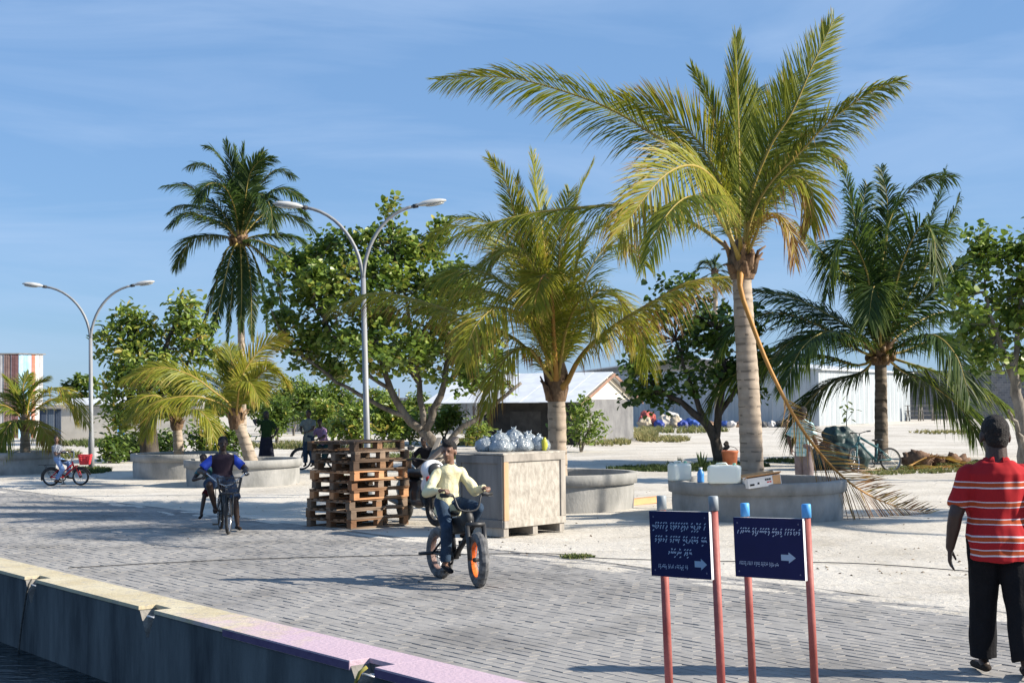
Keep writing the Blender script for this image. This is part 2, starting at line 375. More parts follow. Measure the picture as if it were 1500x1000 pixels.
for m_ in (yel, pnk):      # pink overpaint, patchy where it begins
    nt = m_.node_tree; b_ = nt.nodes['Principled BSDF']; src = b_.inputs['Base Color'].links[0].from_socket
    g_ = nt.nodes.new('ShaderNodeNewGeometry'); vm = nt.nodes.new('ShaderNodeVectorMath'); vm.operation = 'DOT_PRODUCT'; vm.inputs[1].default_value = (U.x, U.y, 0)
    n_ = nt.nodes.new('ShaderNodeTexNoise'); n_.inputs['Scale'].default_value = 3.2; n_.inputs['Detail'].default_value = 6; n_.inputs['Roughness'].default_value = 0.7
    ma_ = nt.nodes.new('ShaderNodeMath'); ma_.operation = 'MULTIPLY_ADD'; ma_.inputs[1].default_value = 5.0
    mr_ = nt.nodes.new('ShaderNodeMapRange'); mr_.inputs['From Min'].default_value = s_pink + 3.4; mr_.inputs['From Max'].default_value = s_pink + 1.6; mr_.inputs['To Max'].default_value = 0.85
    mx_ = nt.nodes.new('ShaderNodeMix'); mx_.data_type = 'RGBA'; mx_.inputs[7].default_value = (0.48, 0.35, 0.44, 1)
    L_ = nt.links; L_.new(g_.outputs['Position'], vm.inputs[0]); L_.new(g_.outputs['Position'], n_.inputs['Vector']); L_.new(n_.outputs['Fac'], ma_.inputs[0]); L_.new(vm.outputs['Value'], ma_.inputs[2])
    L_.new(ma_.outputs[0], mr_.inputs[0]); L_.new(mr_.outputs[0], mx_.inputs[0]); L_.new(src, mx_.inputs[6]); L_.new(mx_.outputs[2], b_.inputs['Base Color'])
def qb(mb, s0, s1, da, db, za, zb, mi=0):
    o = quay.location; c = [QP(s0, da), QP(s1, da), QP(s1, db), QP(s0, db)]
    vs = [(p.x - o.x, p.y - o.y, z) for z in (za, zb) for p in c]
    fs = [(0, 1, 2, 3), (7, 6, 5, 4), (4, 5, 1, 0), (5, 6, 2, 1), (6, 7, 3, 2), (7, 4, 0, 3)]
    mb.add(vs, fs, mi)
cuts = sorted(notches)
NW = 0.34
stops_ = [-30]
for c in cuts: stops_ += [c - NW / 2, c + NW / 2]
stops_ += [140]
for i in range(0, len(stops_), 2):      # wall in lengths, with a V-shaped bite below each notch
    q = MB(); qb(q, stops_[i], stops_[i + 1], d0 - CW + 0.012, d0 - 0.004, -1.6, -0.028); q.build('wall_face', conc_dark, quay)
raw = pm('broken_concrete', (0.13, 0.125, 0.115), (0.24, 0.225, 0.20), 10, 0.95, 0.6, 25)
for c in cuts:
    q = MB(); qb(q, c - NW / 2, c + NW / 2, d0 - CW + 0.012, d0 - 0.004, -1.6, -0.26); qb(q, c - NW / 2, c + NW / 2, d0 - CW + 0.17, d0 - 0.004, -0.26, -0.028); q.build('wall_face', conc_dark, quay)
    q = MB(); o = quay.location
    for sg in (-1, 1):
        vs = []
        for d_ in (d0 - CW + 0.012, d0 - CW + 0.17):
            for s_, z_ in ((c + sg * NW / 2, -0.028), (c + sg * NW / 2, -0.26), (c + sg * 0.02, -0.26)):
                p_ = QP(s_, d_); vs.append((p_.x - o.x, p_.y - o.y, z_))
        q.add(vs, [(0, 1, 2), (5, 4, 3)], 1); q.add(vs, [(0, 2, 5, 3), (1, 0, 3, 4), (2, 1, 4, 5)])
    q.build('broken_edge', [raw, conc_dark], quay)
def coping(sa, sb, m):
    k = max(1, int((sb - sa) / 2.4)); 
    for i in range(k):
        x0, x1 = sa + (sb - sa) * i / k + 0.001, sa + (sb - sa) * (i + 1) / k - 0.001
        q = MB(); qb(q, x0, x1, d0 - CW, d0, -0.025 if m is not pnk else -0.06, cz)
        q.build('coping_slab', m, quay, bevel=0.003)
        if m is pnk:
            q = MB(); qb(q, x0, x1, d0 - CW - 0.004, d0 - CW - 0.0005, -0.055, cz - 0.013); q.build('painted_edge', purple, quay)
steel = pm('galvanised_steel', (0.42, 0.43, 0.44), (0.52, 0.53, 0.54), 12, 0.5, metal=0.6)
for i in range(0, len(stops_), 2):
    a_, c_ = stops_[i], min(stops_[i + 1], 140)
    if c_ <= s_pink: coping(a_, c_, pnk)
    elif a_ >= s_pink: coping(a_, c_, yel)
    else: coping(a_, s_pink, pnk); coping(s_pink, c_, yel)
for c in cuts:
    m = pnk if c < s_pink else yel
    q = MB(); qb(q, c - NW / 2, c + NW / 2, d0 - CW + 0.17, d0, -0.025, cz); q.build('coping_slab', m, quay, bevel=0.003)
    o = quay.location
    q = MB(); p0 = QP(c, d0 - CW + 0.10, -0.10) - o; pts = []
    for k in range(13):
        a = math.pi * 2 * k / 12; pts.append(p0 + U * (0.055 * math.cos(a)) + N * (-0.03 - 0.05 * math.sin(a)) + Vector((0, 0, 0.015 + 0.02 * math.sin(a))))
    q.tube(pts, 0.011, 6); q.tube([p0 + N * 0.07 + Vector((0, 0, 0.01)), p0 - N * 0.03 + Vector((0, 0, 0.02))], 0.016, 6)
    q.build('mooring_ring', steel, quay)
# a thin rope hanging down the wall from the farthest notch
q = MB(); c = max(cuts); o = quay.location
pts = [QP(c, d0 - CW + 0.02, 0.0) - o, QP(c + 0.03, d0 - CW - 0.015, -0.1) - o, QP(c + 0.22, d0 - CW - 0.01, -0.5) - o, QP(c + 0.30, d0 - CW - 0.02, WATER_Z - 0.05) - o]
rp_ = MB(); rp_.tube([p + quay.location for p in catmull(pts, 14)], 0.011, 6)
tag(rp_.build('mooring_rope', pm('wet_rope', (0.05, 0.05, 0.05), (0.1, 0.1, 0.09), 30, 0.9)), 'thin dark rope hanging down the quay wall into the water', 'rope')
q = MB(); c = min(cuts)
pts = [QP(c - 0.02, d0 - CW + 0.03, -0.01), QP(c + 0.0, d0 - CW - 0.02, -0.05), QP(c + 0.1, d0 - CW - 0.03, -0.25), QP(c + 0.16, d0 - CW - 0.02, -0.5), QP(c + 0.2, d0 - CW - 0.03, WATER_Z - 0.05)]
q.tube(catmull(pts, 14), 0.014, 6)
tag(q.build('mooring_rope', pm('yellow_rope', (0.35, 0.28, 0.05), (0.2, 0.2, 0.06), 30, 0.9)), 'yellowish rope tied to a ring in the pink coping', 'rope')
# ------------------------------------------------------------------ planters
conc = pm('grey_concrete_render', (0.21, 0.21, 0.20), (0.35, 0.345, 0.33), 2.3, 0.9, 0.35, 22, stretch=(1, 1, 0.6))
soil = pm('planter_soil', (0.16, 0.13, 0.10), (0.40, 0.36, 0.30), 3, 0.95, 0.6, 12)
PLANTERS = {}
def planter(key, x, y, r, label):
    t = empty('round_planter', (x, y, GZ(x, y) - 0.03), rng.uniform(0, 6), label, 'planter', 'round concrete planters along the waterfront')
    q = MB(); q.lathe([(r - 0.06, 0), (r - 0.045, 0.30), (r - 0.05, 0.445)], 56); q.build('planter_wall', conc, t)
    q = MB(); q.lathe([(r - 0.055, 0.44), (r + 0.005, 0.452), (r + 0.012, 0.615), (r - 0.002, 0.63), (r - 0.11, 0.63), (r - 0.125, 0.618), (r - 0.13, 0.40)], 56); q.build('planter_rim', conc, t)
    vs = []; 
    for i in range(5):
        for j in range(28):
            a = 6.2832 * j / 28; rr = (r - 0.125) * i / 4
            vs.append((rr * math.cos(a), rr * math.sin(a), 0.47 + 0.05 * noise.noise(Vector((rr * 2 * math.cos(a) + x, rr * 2 * math.sin(a) + y, 0)))))
    q = MB(); q.add(vs, [(i * 28 + j, (i + 1) * 28 + j, (i + 1) * 28 + (j + 1) % 28, i * 28 + (j + 1) % 28) for i in range(4) for j in range(28)], 0, True); q.build('planter_fill', soil, t)
    PLANTERS[key] = Vector((x, y, GZ(x, y) + 0.44)); return t
planter('A', (1105 - 750) / F * 22.7, 22.7, 1.38, 'round concrete planter carrying two white jerrycans and the tallest palm trunk')
planter('B', (815 - 750) / F * 24.9, 24.9, 1.36, 'round concrete planter behind the plywood crate with an orange plank along it')
planter('E', -6.35, 33.8, 1.36, 'round concrete planter with the leaning yellow palm, behind the man with child on bicycle')
planter('E2', -8.55, 37.4, 1.36, 'round concrete planter with a thin pinkish palm trunk beside the leafy tree')
planter('F', -14.3, 40.5, 1.40, 'round concrete planter behind the child on the red bicycle')

# ------------------------------------------------------------------ street lamps
galv = pm('galvanised_pole', (0.20, 0.21, 0.22), (0.28, 0.29, 0.30), 5, 0.55, metal=0.15, stretch=(1, 1, 0.2))
lamp_white = pm('lamp_housing', (0.42, 0.42, 0.41), (0.52, 0.52, 0.50), 4, 0.4)
lens = pm('lamp_lens', (0.35, 0.36, 0.34), (0.5, 0.5, 0.48), 9, 0.2)
def street_lamp(x, y, zf, zt, reachL, reachR, az, lean, label):
    t = empty('street_lamp', (x, y, GZ(x, y) - 0.02), 0, label, 'street lamp', 'double-armed street lamps')
    t.rotation_euler = (0, lean, az)
    q = MB(); q.tube([(0, 0, 0), (0, 0, 0.9), (0, 0, 1.0), (0, 0, zf)], [0.085, 0.085, 0.066, 0.052], 14); q.build('pole', galv, t)
    q = MB(); q.box((0, 0, 0.02), (0.34, 0.34, 0.03)); q.build('base_plate', galv, t)
    for sx, rch, tilt in ((-1, reachL, 0.28), (1, reachR, 0.10)):
        q = MB(); pts = []
        for k in range(13):
            th = R(84) * k / 12
            pts.append((sx * rch * (1 - math.cos(th)), -0.10 * sx * 0, zf - 0.12 + (zt - zf + 0.12) * math.sin(th)))
        q.tube(pts, [0.042 - 0.010 * k / 12 for k in range(13)], 10); q.build('arm', galv, t)
        e = Vector(pts[-1]); d = (Vector(pts[-1]) - Vector(pts[-2])).normalized(); d = Vector((d.x, 0, 0.16 if sx > 0 else 0.14)).normalized()
        M = Matrix((d, Vector((0, 1, 0)), d.cross(Vector((0, 1, 0))))).transposed()
        if M.determinant() < 0: M.col[2] = -M.col[2]
        h = MB(); prof = [(0.0, 0.035, 0.03), (0.10, 0.05, 0.045), (0.2, 0.095, 0.075), (0.38, 0.12, 0.085), (0.56, 0.105, 0.065), (0.66, 0.06, 0.03), (0.68, 0.01, 0.006)]
        vs = []
        for (l, wy, hz) in prof:
            for j in range(12):
                a = 6.2832 * j / 12; zz = math.sin(a) * hz; 
                if zz < 0: zz *= 0.45
                vs.append(e + M @ Vector((l - 0.03, math.cos(a) * wy, zz * (1 if M.col[2].z > 0 else -1))))
        h.add(vs, [(i * 12 + j, (i + 1) * 12 + j, (i + 1) * 12 + (j + 1) % 12, i * 12 + (j + 1) % 12) for i in range(6) for j in range(12)], 0, True)
        hd = h.build('lamp_head', lamp_white, t)
        g = MB(); zdn = -0.038 if M.col[2].z > 0 else 0.038
        g.ell(e + M @ Vector((0.40, 0, zdn)), (0.20, 0.09, 0.03), nu=12, nv=6, rot=M); g.build('lens', lens, hd)
        # dark collar between arm and head
        c = MB(); c.tube([e - d * 0.05, e + d * 0.06], 0.045, 10); c.build('collar', pm('dark_collar', (0.06, 0.06, 0.06), None), hd)
    return t
_p = P(539, 645, 29.0)
street_lamp(_p.x, 29.0, 4.42, 5.88, 1.27, 1.22, R(6), R(-1.0), 'grey double-armed street lamp rising behind the stack of wooden pallets')
_p = G(134, 689)
street_lamp(_p.x, _p.y, 3.85, 5.38, 1.45, 1.36, R(4), R(-0.5), 'grey double-armed street lamp by the bathing child on red bicycle'.replace('bathing ', ''))

# ------------------------------------------------------------------ plywood crate
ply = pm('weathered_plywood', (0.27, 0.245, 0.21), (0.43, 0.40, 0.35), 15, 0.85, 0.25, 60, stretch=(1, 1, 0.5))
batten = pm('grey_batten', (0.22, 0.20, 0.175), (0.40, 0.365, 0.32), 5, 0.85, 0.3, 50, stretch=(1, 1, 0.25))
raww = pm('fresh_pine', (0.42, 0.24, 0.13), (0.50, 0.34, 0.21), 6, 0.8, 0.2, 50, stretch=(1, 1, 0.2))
shade_ply = pm('shaded_side_plywood', (0.11, 0.108, 0.105), (0.19, 0.185, 0.18), 4, 0.85, 0.3, 30, stretch=(1, 1, 0.15))  # darker plywood: the shade of the crate's left side is put into its colour
c0 = G(738, 787)
cr = empty('shipping_crate', (c0.x, c0.y, 0.0), R(46), 'large weathered plywood crate on wooden skids beside the boy on the bike', 'crate')
LX, LY, ZB, ZT = 1.26, 0.92, 0.13, 1.13     # x: sunlit face, y: shaded face (to the left)
for k, x in enumerate((0.03, 0.62, 1.18)):
    q = MB(); q.box((x + 0.02, LY / 2, 0.065), (0.10, LY, 0.125)); q.build('skid', batten, cr, bevel=0.004)
q = MB(); q.box((LX / 2, LY / 2, (ZB + ZT) / 2), (LX - 0.05, LY - 0.05, ZT - ZB - 0.03)); q.build('crate_core', shade_ply, cr)
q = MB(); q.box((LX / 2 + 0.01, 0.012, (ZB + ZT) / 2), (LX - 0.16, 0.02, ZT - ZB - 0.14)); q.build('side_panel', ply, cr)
q = MB(); q.box((0.012, LY / 2, (ZB + ZT) / 2), (0.02, LY - 0.10, ZT - ZB - 0.10)); q.build('side_panel', shade_ply, cr)
for x, w, m in ((0.045, 0.09, raww), (LX - 0.04, 0.10, batten)):
    q = MB(); q.box((x, -0.004, (ZB + ZT) / 2 + 0.012), (w, 0.03, ZT - ZB - 0.17)); q.build('batten', m, cr, bevel=0.004)
for z, h in ((ZB + 0.045, 0.10), (ZT - 0.045, 0.10)):
    q = MB(); q.box((LX / 2, -0.006, z), (LX + 0.01, 0.034, h)); q.build('batten', ply if z < .5 else batten, cr, bevel=0.004)
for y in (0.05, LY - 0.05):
    q = MB(); q.box((-0.006, y, (ZB + ZT) / 2), (0.03, 0.09, ZT - ZB - 0.22)); q.build('batten', shade_ply, cr, bevel=0.004)
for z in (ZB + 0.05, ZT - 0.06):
    q = MB(); q.box((-0.008, LY / 2, z), (0.034, LY, 0.11)); q.build('batten', shade_ply, cr, bevel=0.004)
q = MB(); q.box((LX / 2, LY / 2, ZT + 0.016), (LX + 0.05, LY + 0.05, 0.025)); q.build('lid', ply, cr, bevel=0.004)

# ------------------------------------------------------------------ stack of pallets
wood_a = pm('pallet_wood_brown', (0.15, 0.075, 0.038), (0.28, 0.16, 0.085), 4, 0.85, 0.35, 40, stretch=(0.3, 1, 1))
wood_b = pm('pallet_wood_grey', (0.14, 0.10, 0.07), (0.28, 0.20, 0.14), 4, 0.85, 0.35, 40, stretch=(0.3, 1, 1))
wood_c = pm('pallet_wood_orange', (0.42, 0.20, 0.09), (0.55, 0.31, 0.16), 4, 0.8, 0.3, 40, stretch=(0.3, 1, 1))
wood_d = pm('pallet_wood_dark', (0.07, 0.045, 0.03), (0.14, 0.09, 0.055), 4, 0.85, 0.3, 40, stretch=(0.3, 1, 1))
def pallet(z, off, rz, sx, sy, mats, label):
    t = empty('wooden_pallet', (st.x + off[0], st.y + off[1], z), rz, label, 'pallet', 'wooden pallets in the stack')
    H = 0.143
    def mk(nm, c, s, m): 
        q = MB(); q.box(c, s, rot=(0, 0, rng.uniform(-.006, .006))); q.build(nm, m, t)
    for i in range(3):
        y = -sy / 2 + 0.05 + i * (sy - 0.10) / 2
        mk('bottom_board', (0, y, 0.011), (sx, 0.10, 0.022), mats[rng.randrange(len(mats))])
        for j in range(3):
            x = -sx / 2 + 0.055 + j * (sx - 0.11) / 2
            mk('block', (x, y, 0.061), (0.11, 0.095, 0.076), mats[rng.randrange(len(mats))])
    for j in range(3):
        x = -sx / 2 + 0.055 + j * (sx - 0.11) / 2
        mk('stringer_board', (x, 0, 0.109), (0.10, sy, 0.019), mats[rng.randrange(len(mats))])
    nb = 7
    for i in range(nb):
        y = -sy / 2 + 0.05 + i * (sy - 0.10) / (nb - 1)
        mk('deck_board', (0, y, 0.130), (sx, 0.10 if i in (0, nb - 1) else 0.085, 0.021), mats[rng.randrange(len(mats))])
    return t
corner = G(514, 776)
ax = Vector((math.cos(R(47)), math.sin(R(47)), 0)); ay = Vector((-ax.y, ax.x, 0))
st = corner + ax * 0.60 + ay * 0.5
PAL = [((-0.03, .03), 0, 1.16, 1.04, [wood_a, wood_b], 'lowest wooden pallet resting on the sand under the whole stack'),
       ((-0.04, .02), 1, 1.16, 1.04, [wood_b, wood_a], 'wooden pallet second from the bottom of the stack'),
       ((-0.03, .0), -1, 1.15, 1.02, [wood_a, wood_b], 'wooden pallet third from the bottom of the stack'),
       ((0.0, .0), 2, 1.14, 1.0, [wood_a, wood_c], 'wooden pallet fourth from the bottom of the stack'),
       ((0.02, .02), -2, 1.13, .98, [wood_b, wood_a], 'wooden pallet in the middle of the stack, fifth from the bottom'),
       ((0.0, -.03), 3, 1.13, .98, [wood_c, wood_a, wood_c], 'orange-brown wooden pallet sixth from the bottom of the stack'),
       ((0.06, .0), -3, 1.12, .98, [wood_a, wood_d], 'wooden pallet third from the top of the stack'),
       ((0.02, .04), 1, 1.12, 1.0, [wood_d, wood_b], 'wooden pallet second from the top of the stack'),
       ((-0.05, .08), 6, 1.14, .98, [wood_d, wood_d, wood_a], 'darkest wooden pallet lying on top of the stack')]
z = 0.0
for off, a, sx, sy, mats, lb in PAL:
    p = pallet(z, off, R(47 + a), sx, sy, mats, lb); z += 0.1445
# a loose board sticking out of the stack
q = MB(); q.box((0, 0, 0), (0.9, 0.10, 0.10)); 

# ------------------------------------------------------------------ direction signs by the water
navy = pm('navy_sign_face', (0.006, 0.009, 0.055), (0.008, 0.012, 0.07), 3, 0.6, spec=0.2)
white_edge = pm('white_sign_edge', (0.75, 0.75, 0.75), None, rough=0.5)
red_post = pm('pink_red_paint', (0.30, 0.075, 0.062), (0.38, 0.12, 0.10), 5, 0.55, 0.15, 20)
print_ = pm('pale_lettering', (0.42, 0.52, 0.66), None, rough=0.6)
arrow_m = pm('grey_blue_arrow', (0.30, 0.42, 0.55), None, rough=0.6)
cap_grey = pm('grey_cap_plastic', (0.22, 0.25, 0.27), (0.28, 0.31, 0.33), 6, 0.5)
cap_blue = pm('blue_cap_plastic', (0.08, 0.32, 0.68), (0.10, 0.38, 0.74), 6, 0.45)
# strokes of a right-to-left script: slanted hooks with small vowel strokes above and below
GLY = [[(0.0, .0), (.25, .75), (.5, .9)], [(0, .2), (.3, .6), (.15, .95), (.6, .7)], [(.1, 0), (.45, .55), (.7, .5), (.6, .95)], [(0, .5), (.2, .9), (.5, .5), (.8, .9)],
       [(.6, 0), (.2, .35), (.5, .75), (.3, 1)], [(0, .1), (.4, .4), (.35, .9), (.0, .7)], [(.05, .9), (.3, .5), (.6, .9), (.85, .4)], [(.1, .6), (.5, .9), (.7, .6), (.4, .15), (.2, -.25)]]
def write_line(mb, x0, x1, zb, h, seed, thick=0.14, gap=0.16):
    r = random.Random(seed); x = x0
    def stroke(pts, w):
        pts = [Vector((p[0], p[1], 0)) for p in pts]
        for a_, c_ in zip(pts[:-1], pts[1:]):
            d = c_ - a_
            if d.length < 1e-6: continue
            n_ = Vector((-d.y, d.x, 0)).normalized() * w / 2; e_ = d.normalized() * w * 0.2
            v = [a_ - e_ - n_, c_ + e_ - n_, c_ + e_ + n_, a_ - e_ + n_]
            mb.add([(p.x, -0.0125, p.y) for p in v], [(0, 1, 2, 3)])
    nleft = r.randrange(4, 7)
    while x < x1 - h * 0.3:
        g = GLY[r.randrange(len(GLY))]
        stroke([(x + p[0] * h * 0.62, zb + p[1] * h * 0.6) for p in g], h * thick)
        k = r.random()
        if k < 0.62: stroke([(x + h * .12, zb + h * .82), (x + h * .42, zb + h * .98)], h * thick)
        elif k < 0.8: stroke([(x + h * .15, zb + h * .80), (x + h * .15, zb + h * 1.0), (x + h * .38, zb + h * .88)], h * thick)
        if r.random() < 0.2: stroke([(x + h * .08, zb - h * .32), (x + h * .36, zb - h * .16)], h * thick)
        x += h * 0.58; nleft -= 1
        if nleft <= 0 and x < x1 - h: x += h * gap * 2.6; nleft = r.randrange(4, 8)
def sign(px_l, px_r, Zr, w, h, zc, capm, lines, arrow, small, lean, label):
    pr = P(px_r, 700, Zr); pr = Vector((pr.x, pr.y, 0)); dr = -U            # left -> right
    pl = pr - dr * w; mid = (pl + pr) / 2
    t = empty('direction_sign', (mid.x, mid.y, 0.0), math.atan2(dr.y, dr.x), label, 'sign', 'blue direction signs on red posts')
    t.rotation_euler = (0, lean, math.atan2(dr.y, dr.x))
    for x in (-w / 2 + 0.062, w / 2 - 0.006):
        q = MB(); q.tube([(x, 0.036, -0.02), (x, 0.036, zc + h / 2 + 0.012)], 0.0245, 18); q.build('post', red_post, t)
        q = MB(); q.lathe([(0, .085), (.024, .085), (.029, .08), (.0295, 0.0), (0.0, 0.0)], 18, (x, 0.036, zc + h / 2 + 0.004)); q.build('post_cap', capm, t)
    q = MB(); q.box((0, 0, zc), (w, 0.020, h), 0); bd = q.build('board', white_edge, t)
    q = MB(); q.box((0, -0.0107, zc), (w - 0.001, 0.002, h - 0.001), 0); q.build('sign_face', navy, bd)
    T = MB()
    for k, (x0, x1, zz, hh) in enumerate(lines): write_line(T, x0 * w - w / 2, x1 * w - w / 2, zc + h / 2 - zz * h, hh * h, 40 + k + int(px_l))
    x0, x1, zz, hh = small; write_line(T, x0 * w - w / 2, x1 * w - w / 2, zc + h / 2 - zz * h, hh * h, 99 + int(px_l), 0.16)
    tag(T.build('lettering', print_, bd), kind='stuff')
    A = MB(); ax0, ax1, az, ah = arrow; x0, x1 = ax0 * w - w / 2, ax1 * w - w / 2; zz = zc + h / 2 - az * h; hh = ah * h; xm = x0 + (x1 - x0) * 0.52
    A.add([(x, -0.0125, y) for x, y in ((x0, zz - hh * .27), (xm, zz - hh * .27), (xm, zz - hh * .5), (x1, zz), (xm, zz + hh * .5), (xm, zz + hh * .27), (x0, zz + hh * .27))], [(0, 1, 2, 3, 4, 5, 6)])
    A.build('arrow', arrow_m, bd)
    S = MB()
    for sx in (-1, 1):
        for sz in (-1, 1): S.lathe([(0, -.0135), (.005, -.013), (.006, -.0115)], 8, (sx * (w / 2 - 0.035), 0, zc + sz * (h / 2 - 0.035)), axis='Y')
    S.build('screw', pm('screw_head', (0.12, 0.13, 0.2), None, rough=0.4), bd)
    return t
def zsign(py, px, Z): return P(px, py, Z).z
sign(962, 1048, 8.2, 0.495, 0.385, (zsign(753, 1048, 8.2) + zsign(851, 1050, 8.2)) / 2, cap_grey,
     [(0.05, 0.97, 0.27, 0.10), (0.09, 0.95, 0.475, 0.10), (0.31, 0.72, 0.665, 0.10)], (0.74, 0.94, 0.78, 0.17), (0.13, 0.63, 0.865, 0.055), R(-2.2),
     'navy blue sign with three lines of white lettering, arrow and grey post caps')
sign(1082, 1184, 8.8, 0.578, 0.378, (zsign(763, 1184, 8.8) + zsign(853, 1186, 8.8)) / 2, cap_blue,
     [(0.06, 0.97, 0.27, 0.10)], (0.68, 0.885, 0.64, 0.18), (0.07, 0.66, 0.79, 0.055), R(-2.2),
     'navy blue sign with one line of white lettering, arrow and bright blue post caps')

# ------------------------------------------------------------------ things on and around the near planter
jerry = bpy.data.materials.new('white_polythene'); jerry.use_nodes = True
_b = jerry.node_tree.nodes['Principled BSDF']; _b.inputs['Base Color'].default_value = (0.74, 0.78, 0.72, 1); _b.inputs['Roughness'].default_value = 0.4
_b.inputs['Subsurface Weight'].default_value = 0.3; _b.inputs['Subsurface Radius'].default_value = (0.05, 0.06, 0.05)
RIM = PLANTERS['A'].z - 0.44 - 0.03 + 0.632
def rrect(w, d, r, n=5):
    pts = []
    for cx, cy, a0 in ((w / 2 - r, d / 2 - r, 0), (-w / 2 + r, d / 2 - r, 90), (-w / 2 + r, -d / 2 + r, 180), (w / 2 - r, -d / 2 + r, 270)):
        for k in range(n + 1): a = R(a0 + 90 * k / n); pts.append((cx + r * math.cos(a), cy + r * math.sin(a)))
    return pts
def jerrycan(loc, rz, w, d, h, label):
    t = empty('jerrycan', loc, rz, label, 'jerrycan', 'white jerrycans on the planter rim')
    q = MB(); lv = [(0.0, 0.86), (0.015, 0.97), (0.04, 1.0), (h * 0.5, 0.985), (h - 0.045, 1.0), (h - 0.018, 0.95), (h - 0.004, 0.82)]
    rings = [[(x * k, y * k, z) for x, y in rrect(w, d, min(w, d) * 0.24)] for z, k in lv]; n = len(rings[0])
    vs = [p for r_ in rings for p in r_]
    fs = [(i * n + j, i * n + (j + 1) % n, (i + 1) * n + (j + 1) % n, (i + 1) * n + j) for i in range(len(rings) - 1) for j in range(n)]
    fs += [tuple(reversed(range(n))), tuple((len(rings) - 1) * n + j for j in range(n))]
    q.add(vs, fs, 0, True); q.build('body', jerry, t)
    q = MB(); q.tube([(-w * .25, 0, h - 0.012), (-w * .22, 0, h + 0.022), (w * .05, 0, h + 0.024), (w * .1, 0, h - 0.012)], 0.013, 8); q.build('handle', jerry, t)
    q = MB(); q.tube([(w * .30, 0, h - 0.012), (w * .30, 0, h + 0.026)], 0.026, 12); q.build('cap', pm('green_cap', (0.2, 0.45, 0.35), None, rough=0.5), t)
    return t
pA = PLANTERS['A']
def on_rim(px):      # front of the rim at this photo column
    X = (px - 750) / F * 21.6; dx = X - pA.x; rr = 1.32; return Vector((X, pA.y - math.sqrt(max(0.01, rr * rr - dx * dx)), RIM))
a_ = on_rim(998); jerrycan((a_.x + 0.04, a_.y + 0.02, RIM), R(20), 0.34, 0.24, 0.275, 'white translucent jerrycan at the left end of the planter rim, beside a blue bottle'.replace(' at the left end of', ' standing alone on'))
a_ = on_rim(1058); jerrycan((a_.x, a_.y + 0.03, RIM), R(-12), 0.50, 0.27, 0.275, 'wider white jerrycan between the blue bottle and the cardboard box on the planter')
t = empty('plastic_bottle', on_rim(1025) + Vector((0.02, 0.03, 0)), 0.3, 'small blue plastic bottle between two white jerrycans', 'bottle')
blue_p = pm('blue_plastic', (0.05, 0.22, 0.55), (0.08, 0.28, 0.62), 8, 0.4)
q = MB(); q.lathe([(0, 0), (.05, .002), (.055, .02), (.05, .07), (.055, .12), (.045, .16), (.022, .19), (.022, .205)], 14); q.build('body', blue_p, t)
q = MB(); q.lathe([(.026, .2), (.027, .225), (0, .226)], 12); q.build('cap', pm('pale_cap', (.6, .62, .65), None), t)
card = pm('cardboard', (0.50, 0.27, 0.12), (0.58, 0.34, 0.17), 8, 0.85)
cardw = pm('white_carton', (0.70, 0.68, 0.64), (0.76, 0.74, 0.71), 6, 0.8)
a_ = on_rim(1108); bx = empty('cardboard_box', (a_.x + 0.02, a_.y + 0.06, RIM - 0.075), R(12), 'flat white and brown cardboard box with black printing on planter rim', 'box')
bx.rotation_euler = (0, R(-7), R(12))
q = MB(); q.box((0, 0, 0.115), (0.52, 0.30, 0.15)); bb = q.build('carton', cardw, bx)
q = MB(); q.box((0.0, -0.10, 0.20), (0.53, 0.16, 0.012), rot=(R(-20), 0, 0)); q.box((0, 0.11, 0.2), (0.53, 0.13, 0.01), rot=(R(24), 0, 0)); q.build('flap', card, bx)
q = MB(); q.box((0.19, -0.152, 0.115), (0.12, 0.004, 0.14)); q.build('brown_panel', card, bb)
q = MB()
for x, w_, zz in ((-.20, .07, .09), (-.10, .03, .10), (.02, .025, .14), (.052, .025, .14), (.085, .03, .14)): q.box((x, -0.152, zz), (w_, 0.003, 0.028))
q.build('black_printing', pm('black_ink', (.02, .02, .02), None), bb)
q = MB()
for x in (.05, .09): q.box((x, -0.152, .10), (.03, .003, .02))
q.build('red_printing', pm('red_ink', (.6, .05, .04), None), bb)

# orange plank lying by the middle planter
a_, c_ = G(832, 752), G(968, 737); mid = (a_ + c_) / 2; dv = c_ - a_
q = MB(); q.box((0, 0, 0.06), (dv.length, 0.16, 0.11)); q.box((0.05, 0.10, 0.05), (dv.length * 0.9, 0.04, 0.09))
o = q.build('timber_plank', pm('orange_timber', (0.48, 0.22, 0.09), (0.62, 0.36, 0.18), 3, 0.8, 0.2, 30, stretch=(0.2, 1, 1)), None, (mid.x, mid.y, GZ(mid.x, mid.y) - 0.01), (0, 0, math.atan2(dv.y, dv.x)), bevel=0.005)
tag(o, 'long orange timber plank lying on sand beside the round planter', 'plank')
